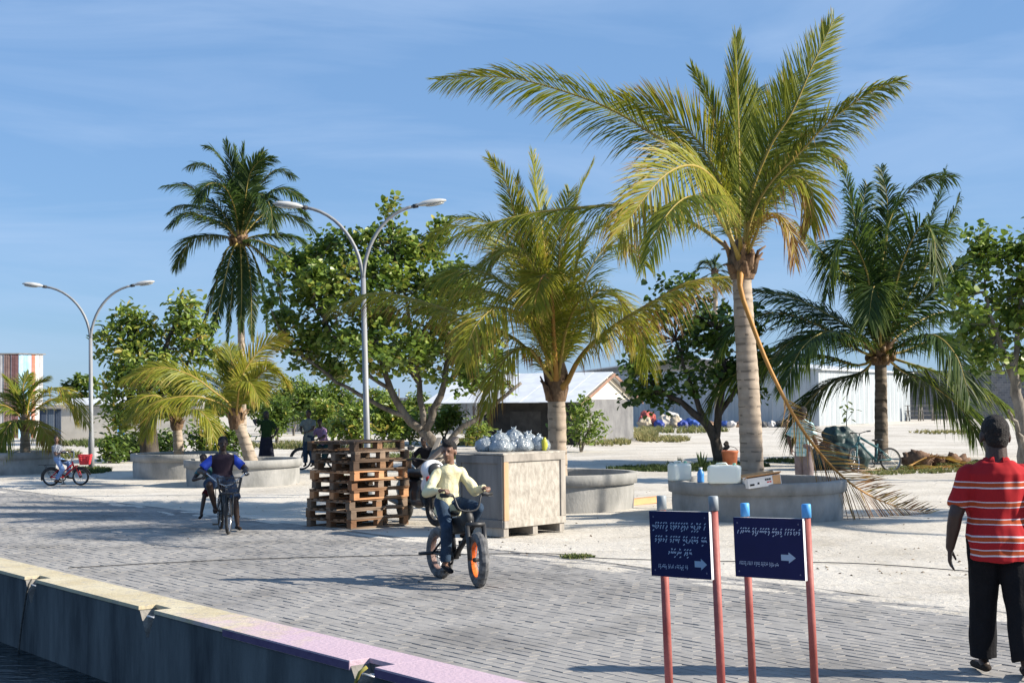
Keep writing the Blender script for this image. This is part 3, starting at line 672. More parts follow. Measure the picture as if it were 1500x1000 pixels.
# ------------------------------------------------------------------ palms
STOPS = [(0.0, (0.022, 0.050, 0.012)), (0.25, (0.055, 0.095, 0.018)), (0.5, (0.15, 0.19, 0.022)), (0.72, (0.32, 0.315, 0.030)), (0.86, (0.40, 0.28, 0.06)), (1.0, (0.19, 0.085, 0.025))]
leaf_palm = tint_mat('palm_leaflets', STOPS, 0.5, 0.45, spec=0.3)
rachis_m = tint_mat('palm_rachis', [(0, (0.10, 0.12, 0.03)), (0.5, (0.32, 0.24, 0.06)), (1.0, (0.40, 0.19, 0.045))], 0.55, nvar=0.25)
trunk_pal = tint_mat('palm_bark', [(0.0, (0.09, 0.075, 0.06)), (0.5, (0.33, 0.27, 0.21)), (1.0, (0.45, 0.37, 0.29))], 0.9, nvar=0.35, bump=0.8)
fibre = pm('palm_fibre', (0.07, 0.04, 0.025), (0.26, 0.17, 0.10), 7, 0.95, 0.8, 30, stretch=(1, 1, 0.4))
def frond(parent, base, pts, Lmax=0.75, n=62, roll=0.0, droop=0.55, tint=0.5, rt=0.5, r0=0.035, w=0.040, bare=0.16, seed=0, thin=1.0, tipb=0.12, fwd=(30, 62), rag=0.0):
    """pts: world points of the midrib; leaflets on both sides, hanging by their own weight"""
    rr = random.Random(seed); o = parent.location
    n = int(n * 2.3); Lmax *= 1.34; w *= 0.58; droop *= 0.85; N_ = 26; mid = catmull(pts, N_); h = mid[-1] - mid[0]; h.z = 0
    if h.length < 0.05: h = Vector((0.3, -1, 0))
    h.normalize()
    mb = MB()
    rad = [max(0.004, r0 * (1 - i / (N_ - 1)) ** 0.8) * (1.9 if i == 0 else 1.4 if i == 1 else 1.0) for i in range(N_)]
    mb.tube([p - o for p in mid], rad, 6, 1, t=rt)
    total = sum((mid[i + 1] - mid[i]).length for i in range(N_ - 1))
    for i in range(n):
        u = bare + (0.995 - bare) * (i + rr.uniform(-.3, .3)) / (n - 1); u = min(0.998, max(bare, u))
        x = u * (N_ - 1); k = min(N_ - 2, int(x)); fr = x - k
        p = mid[k].lerp(mid[k + 1], fr); T = (mid[min(k + 2, N_ - 1)] - mid[max(k - 1, 0)]).normalized()
        hh = T.dot(h); nrm = Vector((0, 0, 1)) * 1.0 - T * T.z
        nrm = (-h * T.z + Vector((0, 0, 1)) * max(0.0, hh)) if True else nrm
        nrm = nrm - T * nrm.dot(T)
        if nrm.length < 1e-3: nrm = frame_of(T)[1]
        nrm.normalize(); nrm = Matrix.Rotation(R(roll) + rr.uniform(-.05, .05), 3, T) @ nrm
        S = T.cross(nrm)
        prof = min(1.0, 0.35 + 2.6 * (u - bare)) * (1.0 if u < 0.55 else 1.0 - 0.72 * ((u - 0.55) / 0.45) ** 1.3)
        for sd in (-1, 1):
            if rr.random() > thin: continue
            L_ = Lmax * prof * rr.uniform(0.82, 1.08)
            if rag and rr.random() < rag: L_ *= rr.uniform(0.3, 0.8)
            a = R(fwd[0] + (fwd[1] - fwd[0]) * u + rr.uniform(-6, 6))
            d = (S * sd * math.cos(a) + T * math.sin(a) + nrm * rr.uniform(-.05, .22)).normalized()
            dr = droop * rr.uniform(0.6, 1.4)
            q0 = p; seg = []
            for uu in (0.0, 0.38, 0.72, 1.0):
                seg.append(q0 + d * (L_ * uu) * (1 - 0.18 * dr * uu) + Vector((0, 0, -1)) * (dr * L_ * uu * uu * 0.8))
            wd = w * rr.uniform(0.75, 1.15) * (0.7 + 0.3 * prof)
            sw = T.cross(d); sw = (T - d * T.dot(d)).normalized()
            sw = (sw + nrm * rr.uniform(-.7, .7)).normalized()
            W_ = (0.55, 1.0, 0.75, 0.06)
            vs = []
            for s_, k_ in zip(seg, W_): vs += [s_ - sw * wd * k_ / 2 - o, s_ + sw * wd * k_ / 2 - o]
            tt = tint + rr.gauss(0, 0.07) + 0.10 * (u - 0.5)
            mb.add(vs[:4], [(0, 1, 3, 2)], 0, False, min(1, max(0, tt)))
            mb.add(vs[2:6], [(0, 1, 3, 2)], 0, False, min(1, max(0, tt + 0.02)))
            mb.add(vs[4:8], [(0, 1, 3, 2)], 0, False, min(1, max(0, tt + tipb * rr.random() * 2)))
    return mb.build('frond', [leaf_palm, rachis_m], parent, tint=True)
def palm_trunk(parent, pts, r0, r1, rings, tb=0.55, n=18):
    o = parent.location; k = rings * 6 + 1; mid = catmull(pts, k); mb = MB(); vs = []
    for i, p in enumerate(mid):
        u = i / (k - 1); r_ = r0 + (r1 - r0) * u
        r_ *= 1 + 0.28 * max(0, 1 - u / 0.10) ** 2
        r_ *= (1.02, 1.012, 1.0, 0.992, 0.985, 0.99)[i % 6]
        for j in range(n):
            a = 6.2832 * j / n; wob = 0.014 * noise.noise(Vector((math.cos(a) * 1.5, math.sin(a) * 1.5, u * 9 + r0 * 77)))
            vs.append(p - o + Vector((math.cos(a) * (r_ + wob), math.sin(a) * (r_ + wob), 0.02 * noise.noise(Vector((math.cos(a), math.sin(a), i * 0.9))))))
    for i in range(k - 1):
        t = (tb * 0.38 if i % 6 == 5 else tb + 0.30 * noise.noise(Vector((i * 0.4, r0 * 50, 0)))) 
        b_ = i * n
        mb.v; 
        if i == 0: mb.add(vs, [], 0)
        for j in range(n):
            mb.f.append((i * n + j, i * n + (j + 1) % n, (i + 1) * n + (j + 1) % n, (i + 1) * n + j)); mb.m.append(0); mb.sm.append(True)
            mb.t.append(min(1, max(0, t if not (i % 6 == 5 and noise.noise(Vector((j * .35, i * 1.1, 3))) < -0.05) else tb)))
    return mb.build('trunk', trunk_pal, parent, tint=True)
def boots(parent, c, r_, h, n, seed):
    """old leaf bases and fibre wrapped round the top of the trunk"""
    rr = random.Random(seed); o = parent.location; mb = MB()
    mb.lathe([(r_ * 0.95, -h * 0.6), (r_ * 1.25, -h * 0.2), (r_ * 1.2, h * 0.3), (r_ * 0.7, h * 0.8), (r_ * 0.2, h)], 14, c - o)
    for i in range(n):
        a = rr.uniform(0, 6.28); z0 = rr.uniform(-h * 0.6, h * 0.3); d = Vector((math.cos(a), math.sin(a), 0))
        p0 = c - o + d * r_ * 1.0 + Vector((0, 0, z0)); p1 = p0 + d * r_ * 0.35 + Vector((0, 0, h * rr.uniform(.3, .6))); p2 = p1 + d * r_ * rr.uniform(.2, 1.0) + Vector((0, 0, h * rr.uniform(0, .35)))
        mb.tube([p0, p1, p2], [r_ * .55, r_ * .38, r_ * .16], 6, 0, flat=0.35, up=d)
    return mb.build('leaf_bases', fibre, parent)
def coconuts(parent, c, n, r_, seed, m):
    rr = random.Random(seed); o = parent.location
    for i in range(n):
        a = rr.uniform(0, 6.28); q = MB(); q.ell(c - o + Vector((math.cos(a) * r_, math.sin(a) * r_, rr.uniform(-.22, .16))), (0.10, 0.10, 0.13), nu=9, nv=7, rot=(rr.uniform(-.5, .5), rr.uniform(-.5, .5), 0)); q.build('coconut', m, parent)
nut_m = pm('coconut_husk', (0.13, 0.065, 0.02), (0.09, 0.06, 0.02), 3, 0.6)
def palm(base, crown, Z, tr, label, fronds, boot=(0.2, 0.45, 12), defaults=None, trunk_mid=None, group=None, rings=22, tb=0.55, tadd=0.0):
    t = empty('coconut_palm', base, 0, label, 'palm', group)
    pts = [base + Vector((0, 0, -0.1))] + (trunk_mid or [base.lerp(crown, 0.5)]) + [crown]
    palm_trunk(t, pts, tr[0], tr[1], rings, tb)
    boots(t, crown, boot[0], boot[1], boot[2], int(Z * 10))
    for i, fr in enumerate(fronds):
        pp, kw = fr; K = dict(defaults or {}); K.update(kw); K.setdefault('seed', i + int(Z * 100)); K['tint'] = min(.97, K.get('tint', .5) + tadd)
        w = [crown + Vector((0, 0, 0.0))] + [P(p[0], p[1], Z + (p[2] if len(p) > 2 else 0)) for p in pp]
        d = (w[1] - w[0]); d = Vector((d.x, d.y, 0)); w[0] = crown + (d.normalized() * tr[1] * 0.5 if d.length > 0.01 else Vector((0, 0, 0)))
        frond(t, base, w, **K)
    return t
# --- the tallest palm in the near planter
ZA = 22.7; bA = PLANTERS['A'].copy(); bA.x = P(1103, 700, ZA).x
cA = P(1087, 386, ZA)
FA = [([(1060, 310, 0.2), (1040, 265, .35), (998, 226, .5), (956, 196, .6), (872, 150, .7), (746, 114, .8), (640, 118, .9)], dict(roll=38, droop=.45, tint=.50, Lmax=.80, n=92)),
      ([(1082, 340, -.4), (1055, 276, -1.2), (1018, 243, -2.2), (972, 258, -3.0), (921, 322, -3.5), (905, 352, -3.6)], dict(roll=-50, droop=.5, tint=.62, Lmax=.92, n=80)),
      ([(1075, 330, .3), (1052, 260, .5), (1018, 202, .7), (963, 161, .9), (905, 146, 1.0)], dict(roll=55, droop=.2, tint=.60, Lmax=.85, n=80)),
      ([(1083, 330, 0), (1082, 202, .1), (1078, 56, .1)], dict(roll=70, droop=.05, tint=.42, Lmax=.70, n=90, fwd=(52, 74))),
      ([(1072, 300, .5), (1060, 230, .7), (1041, 152, .8), (1013, 99, .9)], dict(roll=80, droop=.1, tint=.40, Lmax=.55, n=70, fwd=(50, 72))),
      ([(1098, 300, .4), (1137, 175, .7), (1162, 108, .8)], dict(roll=40, droop=.2, tint=.42, Lmax=.80, n=76)),
      ([(1096, 300, -.2), (1128, 215, -.4), (1160, 165, -.5), (1192, 92, -.5), (1222, 28, -.4)], dict(roll=-60, droop=.15, tint=.44, Lmax=.72, n=90, rag=.25)),
      ([(1100, 320, -.2), (1128, 268, -.4), (1174, 221, -.6), (1216, 177, -.8), (1271, 138, -1.0), (1319, 117, -1.1)], dict(roll=-30, droop=.75, tint=.42, Lmax=.72, n=90, tipb=.25)),
      ([(1103, 335, -.4), (1135, 275, -.9), (1168, 258, -1.2), (1190, 285, -1.4), (1188, 330, -1.5)], dict(roll=40, droop=.8, tint=.58, Lmax=.62, n=70, tipb=.3)),
      ([(1064, 362, .2), (1018, 329, .3), (960, 305, .3), (905, 300, .2), (788, 311, 0), (700, 332, -.2), (652, 354, -.3)], dict(roll=-12, droop=.85, tint=.46, Lmax=.80, n=96, tipb=.2)),
      ([(1076, 320, .9), (1070, 245, 1.3), (1085, 185, 1.6), (1110, 130, 1.7)], dict(roll=15, droop=.2, tint=.30, Lmax=.7, n=66)),
      ([(1100, 330, .8), (1130, 270, 1.4), (1160, 230, 1.9), (1200, 215, 2.4), (1230, 240, 2.8)], dict(roll=20, droop=.6, tint=.30, Lmax=.7, n=66)),
      ([(1068, 345, -.8), (1035, 296, -2.0), (1004, 290, -3.2), (970, 325, -4.2), (950, 380, -4.6)], dict(roll=10, droop=.75, tint=.42, Lmax=.75, n=66)),
      ([(1105, 350, -.5), (1118, 320, -.8), (1140, 315, -1.0), (1160, 345, -1.1), (1165, 385, -1.1)], dict(roll=0, droop=.9, tint=.80, Lmax=.45, n=40, rag=.3)),
      ([(1084, 420, -.34), (1097, 462, -.45), (1130, 545, -.6), (1180, 636, -.6), (1240, 703, -.35), (1300, 737, 0.1), (1362, 752, 0.5)],
       dict(roll=62, droop=.10, tint=.97, rt=.95, Lmax=.80, n=50, bare=.40, w=.034, r0=.042, thin=.9, tipb=0, fwd=(28, 60), rag=.3))]
pa = palm(bA, cA, ZA, (0.19, 0.15), 'tall coconut palm with pale ringed trunk and a dead frond hanging to the ground', FA, (0.19, 0.42, 12), dict(w=.042), [P(1096, 560, ZA), P(1088, 440, ZA)], rings=26, tadd=.07)
# --- its twin in the next planter along, beyond the walking man; its fronds shade the sand
planter('R', 13.9, 21.2, 1.38, 'round concrete planter with a ringed palm beyond the walking man')
tw_ = copy_tree(pa); tw_.location = PLANTERS['R']; tw_.rotation_euler = (0, 0, R(150)); tw_['label'] = 'ringed coconut palm in the planter beyond the walking man'
bpy.data.objects.remove([c for c in tw_.children if c.name.startswith('frond')][-1])
# --- the palm in the middle planter
ZB_ = 24.9; bB = PLANTERS['B'].copy(); cB = P(815, 560, ZB_)
FB = [([(800, 540, -.2), (787, 528, -.3), (749, 493, -.5), (672, 462, -.7), (614, 440, -.8), (552, 429, -.9), (488, 450, -1.0)], dict(roll=-14, droop=.85, tint=.50, Lmax=.80, n=92, tipb=.25)),
      ([(828, 565, -.2), (845, 531, -.3), (869, 502, -.4), (912, 469, -.5), (960, 440, -.6), (1010, 413, -.7), (1072, 404, -.8)], dict(roll=10, droop=.95, tint=.56, Lmax=.85, n=84, tipb=.35, rt=.8, r0=.05)),
      ([(800, 520, .2), (792, 469, .3), (778, 405, .4), (758, 330, .5), (739, 262, .5), (716, 232, .5)], dict(roll=60, droop=.25, tint=.48, Lmax=.62, n=84, rt=.8)),
      ([(814, 520, .3), (806, 430, .5), (793, 330, .6), (780, 226, .7)], dict(roll=35, droop=.15, tint=.42, Lmax=.66, n=84)),
      ([(818, 520, .6), (825, 400, .9), (842, 300, 1.1), (868, 240, 1.2)], dict(roll=-50, droop=.12, tint=.46, Lmax=.58, n=76)),
      ([(806, 530, -.4), (785, 470, -.9), (745, 420, -1.3), (690, 395, -1.6), (640, 410, -1.8)], dict(roll=-35, droop=.7, tint=.46, Lmax=.9, n=84)),
      ([(824, 530, .2), (850, 460, .4), (880, 425, .6), (908, 440, .8), (922, 500, .9)], dict(roll=25, droop=.7, tint=.48, Lmax=.70, n=70)),
      ([(814, 540, -.35), (811, 490, -.7), (809, 440, -1.1), (802, 405, -1.6), (792, 410, -2.0), (782, 450, -2.4)], dict(roll=0, droop=.5, tint=.50, Lmax=.85, n=72, rt=.9, r0=.05, bare=.3)),
      ([(800, 545, -.4), (775, 510, -.9), (745, 520, -1.3), (722, 560, -1.5), (712, 600, -1.5)], dict(roll=5, droop=.8, tint=.52, Lmax=.62, n=56, tipb=.3)),
      ([(800, 520, .8), (765, 420, 1.4), (720, 350, 1.9), (665, 330, 2.3), (630, 350, 2.5)], dict(roll=10, droop=.6, tint=.36, Lmax=.8, n=76)),
      ([(826, 520, .8), (850, 430, 1.4), (880, 370, 1.9), (915, 360, 2.3), (945, 390, 2.6)], dict(roll=-10, droop=.6, tint=.36, Lmax=.75, n=76)),
      ([(812, 530, .6), (795, 420, 1.2), (770, 330, 1.7), (740, 290, 2.0)], dict(roll=20, droop=.4, tint=.36, Lmax=.75, n=70)),
      ([(806, 520, .1), (786, 440, .2), (752, 370, .3), (712, 325, .4), (668, 318, .5)], dict(roll=-25, droop=.6, tint=.46, Lmax=.8, n=84)),
      ([(820, 520, -.1), (836, 440, -.2), (850, 370, -.3), (880, 330, -.4), (915, 345, -.5)], dict(roll=25, droop=.6, tint=.46, Lmax=.75, n=80)),
      ([(811, 520, -.2), (800, 440, -.4), (775, 380, -.6), (742, 365, -.8), (705, 390, -.9)], dict(roll=-15, droop=.7, tint=.52, Lmax=.85, n=80)),
      ([(817, 520, .3), (818, 420, .5), (822, 340, .6), (835, 280, .7)], dict(roll=10, droop=.2, tint=.44, Lmax=.65, n=76)),
      ([(808, 520, .3), (790, 420, .5), (768, 330, .6), (756, 260, .7)], dict(roll=70, droop=.3, tint=.50, Lmax=.62, n=76)),
      ([(804, 525, .2), (770, 460, .5), (725, 430, .8), (675, 430, 1.0), (640, 465, 1.1)], dict(roll=10, droop=.75, tint=.42, Lmax=.85, n=76)),
      ([(804, 530, -.5), (772, 470, -1.3), (730, 450, -2.0), (695, 480, -2.6), (680, 530, -2.9)], dict(roll=-10, droop=.75, tint=.54, Lmax=.8, n=70)),
      ([(824, 530, .5), (860, 470, 1.0), (900, 450, 1.5), (935, 480, 1.9), (950, 540, 2.1)], dict(roll=-10, droop=.75, tint=.42, Lmax=.75, n=66)),
      ([(820, 540, -.3), (830, 480, -.7), (850, 440, -1.1), (870, 450, -1.4), (880, 500, -1.6)], dict(roll=-20, droop=.7, tint=.5, Lmax=.7, n=60))]
pb = palm(bB, cB, ZB_, (0.17, 0.15), 'coconut palm with fibrous leaf bases and arching fronds behind the plywood crate', FB, (0.17, 0.55, 14), dict(w=.040), rings=9, tadd=.13)
# --- the darker palm inland on the right
ZC = 42.0; _g = G(1291, 673); bC = Vector((P(1291, 670, ZC).x, ZC, GZ(_g.x, ZC) - 0.02)); cC = P(1290, 520, ZC)
FC = [([(1286, 480), (1290, 405, .2), (1306, 315, .4), (1350, 266, .6), (1396, 259, .8)], dict(roll=-30)), ([(1276, 466), (1256, 340, .4), (1234, 238, .6)], dict(roll=50)),
      ([(1262, 450, -.4), (1245, 410, -.8), (1211, 378, -1.2), (1166, 326, -1.6)], dict(roll=-40, tint=.30, droop=.8)),
      ([(1267, 496, .4), (1217, 463, .8), (1161, 436, 1.2), (1105, 424, 1.5)], dict(roll=-20)), ([(1262, 515, -.4), (1190, 472, -.9), (1130, 458, -1.3), (1078, 476, -1.6), (1050, 520, -1.8)], dict(roll=5)),
      ([(1258, 535, -.2), (1200, 520, -.6), (1130, 525, -.9), (1060, 560, -1.1), (1040, 600, -1.2)], dict(roll=0, tint=.3)),
      ([(1312, 480, -.3), (1374, 420, -.8), (1441, 356, -1.3)], dict(roll=40)), ([(1323, 515, .3), (1374, 498, .6), (1452, 511, 1), (1505, 545, 1.2)], dict(roll=0)),
      ([(1330, 532, -.5), (1396, 552, -1.2), (1452, 578, -1.8), (1500, 623, -2.2), (1520, 652, -2.3)], dict(roll=-10, tint=.34)),
      ([(1291, 470, .5), (1297, 380, .8), (1300, 300, .9), (1290, 246, 1)], dict(roll=30)), ([(1302, 470, .8), (1340, 370, 1.2), (1372, 300, 1.6), (1385, 248, 1.8)], dict(roll=-30)),
      ([(1298, 480, -.6), (1320, 390, -1.2), (1350, 330, -1.7), (1368, 350, -2.2), (1372, 400, -2.5)], dict(roll=-20, tint=.2)),
      ([(1280, 480, -.6), (1270, 400, -1.1), (1245, 350, -1.5), (1222, 370, -1.8), (1212, 430, -2)], dict(roll=20, tint=.22)),
      ([(1284, 480, 1), (1275, 400, 1.8), (1262, 320, 2.4), (1270, 270, 2.8)], dict(roll=0)), ([(1325, 545, .4), (1360, 560, .9), (1410, 600, 1.3), (1430, 640, 1.4)], dict(roll=0)),
      ([(1262, 545, .5), (1215, 560, 1), (1175, 600, 1.4), (1165, 640, 1.5)], dict(roll=0)), ([(1258, 505, .6), (1200, 490, 1.2), (1150, 505, 1.7), (1115, 550, 2)], dict(roll=0)), ([(1262, 500, -1), (1215, 485, -2.2), (1175, 510, -3), (1150, 565, -3.4)], dict(roll=0)),
      ([(1322, 505, -1), (1365, 490, -2.2), (1400, 520, -3), (1420, 580, -3.4)], dict(roll=0)), ([(1318, 490, 1), (1370, 460, 2), (1420, 460, 2.8), (1460, 500, 3.2)], dict(roll=0)), ([(1310, 470, .2), (1350, 400, .3), (1385, 340, .4), (1405, 290, .5)], dict(roll=-40)), ([(1290, 490, -.8), (1288, 440, -1.8), (1280, 420, -2.6), (1272, 470, -3.4)], dict(roll=0, tint=.2))]
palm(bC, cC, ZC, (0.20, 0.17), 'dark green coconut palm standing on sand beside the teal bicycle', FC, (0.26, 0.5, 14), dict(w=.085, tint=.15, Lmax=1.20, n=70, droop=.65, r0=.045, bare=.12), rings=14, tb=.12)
for o in [o for o in COL.objects if o.get('label') == 'dark green coconut palm standing on sand beside the teal bicycle']: coconuts(o, cC + Vector((0, 0, 0.05)), 12, 0.36, 5, nut_m)
# --- the tall palm far behind on the left
ZD = 70.0; cD = P(351, 352, ZD); bD = Vector((P(356, 600, ZD).x, ZD, 0.0))
def dd(*pts, **k): return (list(pts), k)
FD = [dd((325, 310), (308, 296), (275, 272), (240, 272), roll=-20), dd((330, 330, -1), (300, 318, -2), (275, 312, -2.6), (248, 330, -3), roll=0), dd((325, 345, .5), (300, 345, 1), (278, 353, 1.4), (258, 392, 1.6), roll=0),
      dd((347, 300), (340, 250), (330, 208), roll=40, droop=.2), dd((352, 300), (355, 250), (357, 212), roll=20, droop=.15), dd((357, 300), (370, 250), (386, 222), roll=-30, droop=.3),
      dd((372, 310, -1), (390, 285, -2), (415, 276, -2.5), (446, 292, -3), roll=20), dd((375, 330, 1), (405, 315, 2), (432, 318, 2.6), (460, 338, 3), roll=0), dd((378, 345), (410, 343), (435, 348), (455, 362), roll=0),
      dd((375, 352, -1), (405, 365, -1.6), (430, 382, -2), (444, 402, -2.2), roll=0), dd((330, 370, -.4), (315, 420, -.6), (300, 470, -.7), (286, 500, -.7), roll=20, Lmax=.6, droop=.4), dd((338, 375, -1), (325, 430, -1.5), (315, 475, -1.7), (309, 492, -1.8), roll=-20, Lmax=.55, droop=.4),
      dd((345, 380, -1), (340, 430, -1.6), (336, 470, -1.8), (333, 505, -1.8), roll=40, Lmax=.5, droop=.3), dd((353, 380, -1), (354, 430, -1.6), (353, 470, -1.8), (354, 485, -1.8), Lmax=.5, droop=.3), dd((362, 378, -.8), (368, 430, -1.2), (368, 470, -1.3), (370, 498, -1.3), Lmax=.5, droop=.3),
      dd((370, 372), (384, 420), (390, 460), (390, 490), Lmax=.6, droop=.4), dd((375, 365, .5), (400, 395, .8), (412, 440, 1), (414, 470, 1), Lmax=.6, droop=.5), dd((340, 310, 1), (325, 265, 2), (300, 240, 2.5), (275, 245, 3), roll=10), dd((362, 305, 1), (385, 265, 2), (408, 248, 2.5), (430, 258, 3), roll=-10),
      dd((345, 310, -1), (330, 275, -2), (305, 270, -3), (290, 295, -3.6)), dd((360, 315, -1), (378, 285, -2), (395, 300, -3), (400, 335, -3.4)),
      dd((346, 300, .6), (336, 255, 1), (316, 222, 1.4), (300, 215, 1.6), roll=30, droop=.4), dd((358, 300, -.6), (366, 255, -1), (382, 235, -1.4), (402, 232, -1.6), roll=-30, droop=.4), dd((330, 325, .8), (300, 305, 1.6), (270, 300, 2.2), (250, 310, 2.6), roll=-10), dd((374, 325, .8), (405, 300, 1.6), (430, 300, 2.2), (452, 318, 2.6), roll=10), dd((350, 300, 1), (348, 250, 1.6), (344, 215, 2), roll=60, droop=.2)]
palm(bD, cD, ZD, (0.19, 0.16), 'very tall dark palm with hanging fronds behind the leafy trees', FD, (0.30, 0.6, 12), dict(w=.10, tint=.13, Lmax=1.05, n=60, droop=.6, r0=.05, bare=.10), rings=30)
for o in [o for o in COL.objects if o.get('label', '').startswith('very tall dark')]: coconuts(o, cD + Vector((0, 0, 0.0)), 14, 0.45, 9, nut_m)
# --- small yellow palms in the left planters
ZE = 33.8; bE = PLANTERS['E'] + Vector((P(372, 660, ZE).x - PLANTERS['E'].x, 0, 0)); cE = P(346, 612, ZE)
FE = [dd((336, 592, -.2), (314, 574, -.4), (278, 549, -.6), (230, 538, -.8), (180, 556, -.9), roll=-40, droop=.6, tint=.64), dd((349, 574, .1), (360, 540, .2), (386, 508, .3), (419, 493, .4), roll=-55, droop=.35, tint=.70),
      dd((354, 590, -.2), (368, 562, -.5), (396, 540, -.7), (420, 556, -.9), roll=-35, droop=.65, tint=.64), dd((340, 582, .3), (331, 547, .5), (322, 514, .6), roll=40, droop=.2, tint=.58), dd((345, 580, .2), (341, 540, .4), (336, 508, .5), roll=10, droop=.2, tint=.52),
      dd((334, 598, -.4), (310, 586, -.8), (278, 580, -1.1), (230, 588, -1.4), (192, 612, -1.5), roll=-10, droop=.75, tint=.62), dd((350, 585, .5), (358, 550, .9), (378, 530, 1.2), (402, 540, 1.4), roll=0, tint=.5), dd((338, 590, .6), (318, 560, 1), (290, 545, 1.4), (262, 560, 1.7), roll=10, tint=.5),
      dd((348, 590, -.5), (352, 565, -1), (366, 560, -1.4), (380, 585, -1.6), roll=0, tint=.6)]
palm(bE, cE, ZE, (0.17, 0.13), 'small leaning palm with bright yellow fronds in round planter', FE, (0.15, 0.45, 12), dict(w=.045, Lmax=.62, n=64, r0=.03, rt=.6), rings=8)
ZE2 = 37.4; bE2 = PLANTERS['E2'] + Vector((P(263, 660, ZE2).x - PLANTERS['E2'].x, 0, 0)); cE2 = P(259, 620, ZE2)
FE2 = [dd((250, 600, -.2), (232, 580, -.5), (205, 585, -.8), (188, 615, -1), roll=-20), dd((265, 600), (280, 575, .1), (300, 575, .2), (315, 600, .3), roll=20), dd((257, 590, .2), (248, 560, .4), (235, 545, .6), roll=20, droop=.4),
       dd((262, 590, .3), (268, 560, .6), (280, 545, .8), roll=-20, droop=.4), dd((255, 605, -.5), (240, 595, -1), (222, 610, -1.3), (214, 640, -1.4)), dd((268, 606, -.4), (290, 600, -.8), (308, 620, -1), (314, 645, -1.1))]
palm(bE2, cE2, ZE2, (0.14, 0.12), 'short palm with thin pinkish trunk in the planter beside the leafy tree', FE2, (0.14, 0.3, 10), dict(w=.045, Lmax=.55, n=50, tint=.60, droop=.7, r0=.028, rt=.6), rings=7)
ZF = 40.5; bF = PLANTERS['F'] + Vector((P(37, 650, ZF).x - PLANTERS['F'].x, 0, 0)); cF = P(37, 622, ZF)
FF = [dd((25, 605), (0, 593, -.2), (-30, 610, -.4), roll=-20), dd((32, 595, .2), (22, 570, .4), (8, 553, .5), roll=30, droop=.3), dd((42, 590, .2), (52, 566, .3), (70, 554, .4), roll=-20, droop=.4, tint=.5), dd((45, 600, -.2), (68, 572, -.5), (95, 570, -.7), (115, 595, -.8), (126, 620, -.9), roll=0, tint=.66),
      dd((46, 606, .3), (75, 585, .5), (100, 590, .7), (112, 615, .8), tint=.6), dd((30, 615, -.4), (15, 620, -.8), (5, 640, -1), (0, 660, -1)), dd((44, 615, -.4), (58, 622, -.7), (70, 638, -.9), (76, 652, -1), tint=.75), dd((36, 590, .4), (34, 565, .8), (42, 548, 1), droop=.3), dd((28, 600, .4), (10, 580, .8), (-10, 575, 1.2), (-30, 590, 1.5))]
palm(bF, cF, ZF, (0.15, 0.12), 'short green palm with grey trunk in the planter behind the red bicycle', FF, (0.15, 0.3, 10), dict(w=.05, Lmax=.62, n=52, tint=.48, droop=.7, r0=.03, rt=.7), rings=7)
# --- a distant palm top showing between the two big ones
ZG = 95.0; cG = P(1047, 400, ZG); bG = Vector((cG.x, ZG, 0))
FG = [dd((1035, 392), (1022, 395), (1010, 410)), dd((1040, 388), (1034, 384), (1026, 388)), dd((1048, 388), (1050, 382), (1052, 378), droop=.2), dd((1056, 390), (1066, 388), (1076, 398)), dd((1056, 396), (1068, 400), (1076, 414)), dd((1038, 402), (1026, 410), (1020, 424)), dd((1047, 390, 1), (1042, 384, 2), (1036, 381, 2.5)), dd((1052, 402, -1), (1058, 410, -1.6), (1062, 424, -2))]
palm(bG, cG, ZG, (0.18, 0.16), 'distant palm crown peeping above the tree behind the tallest palm', FG, (0.2, 0.4, 6), dict(w=.09, Lmax=.9, n=30, tint=.2, droop=.5, r0=.04), rings=10)

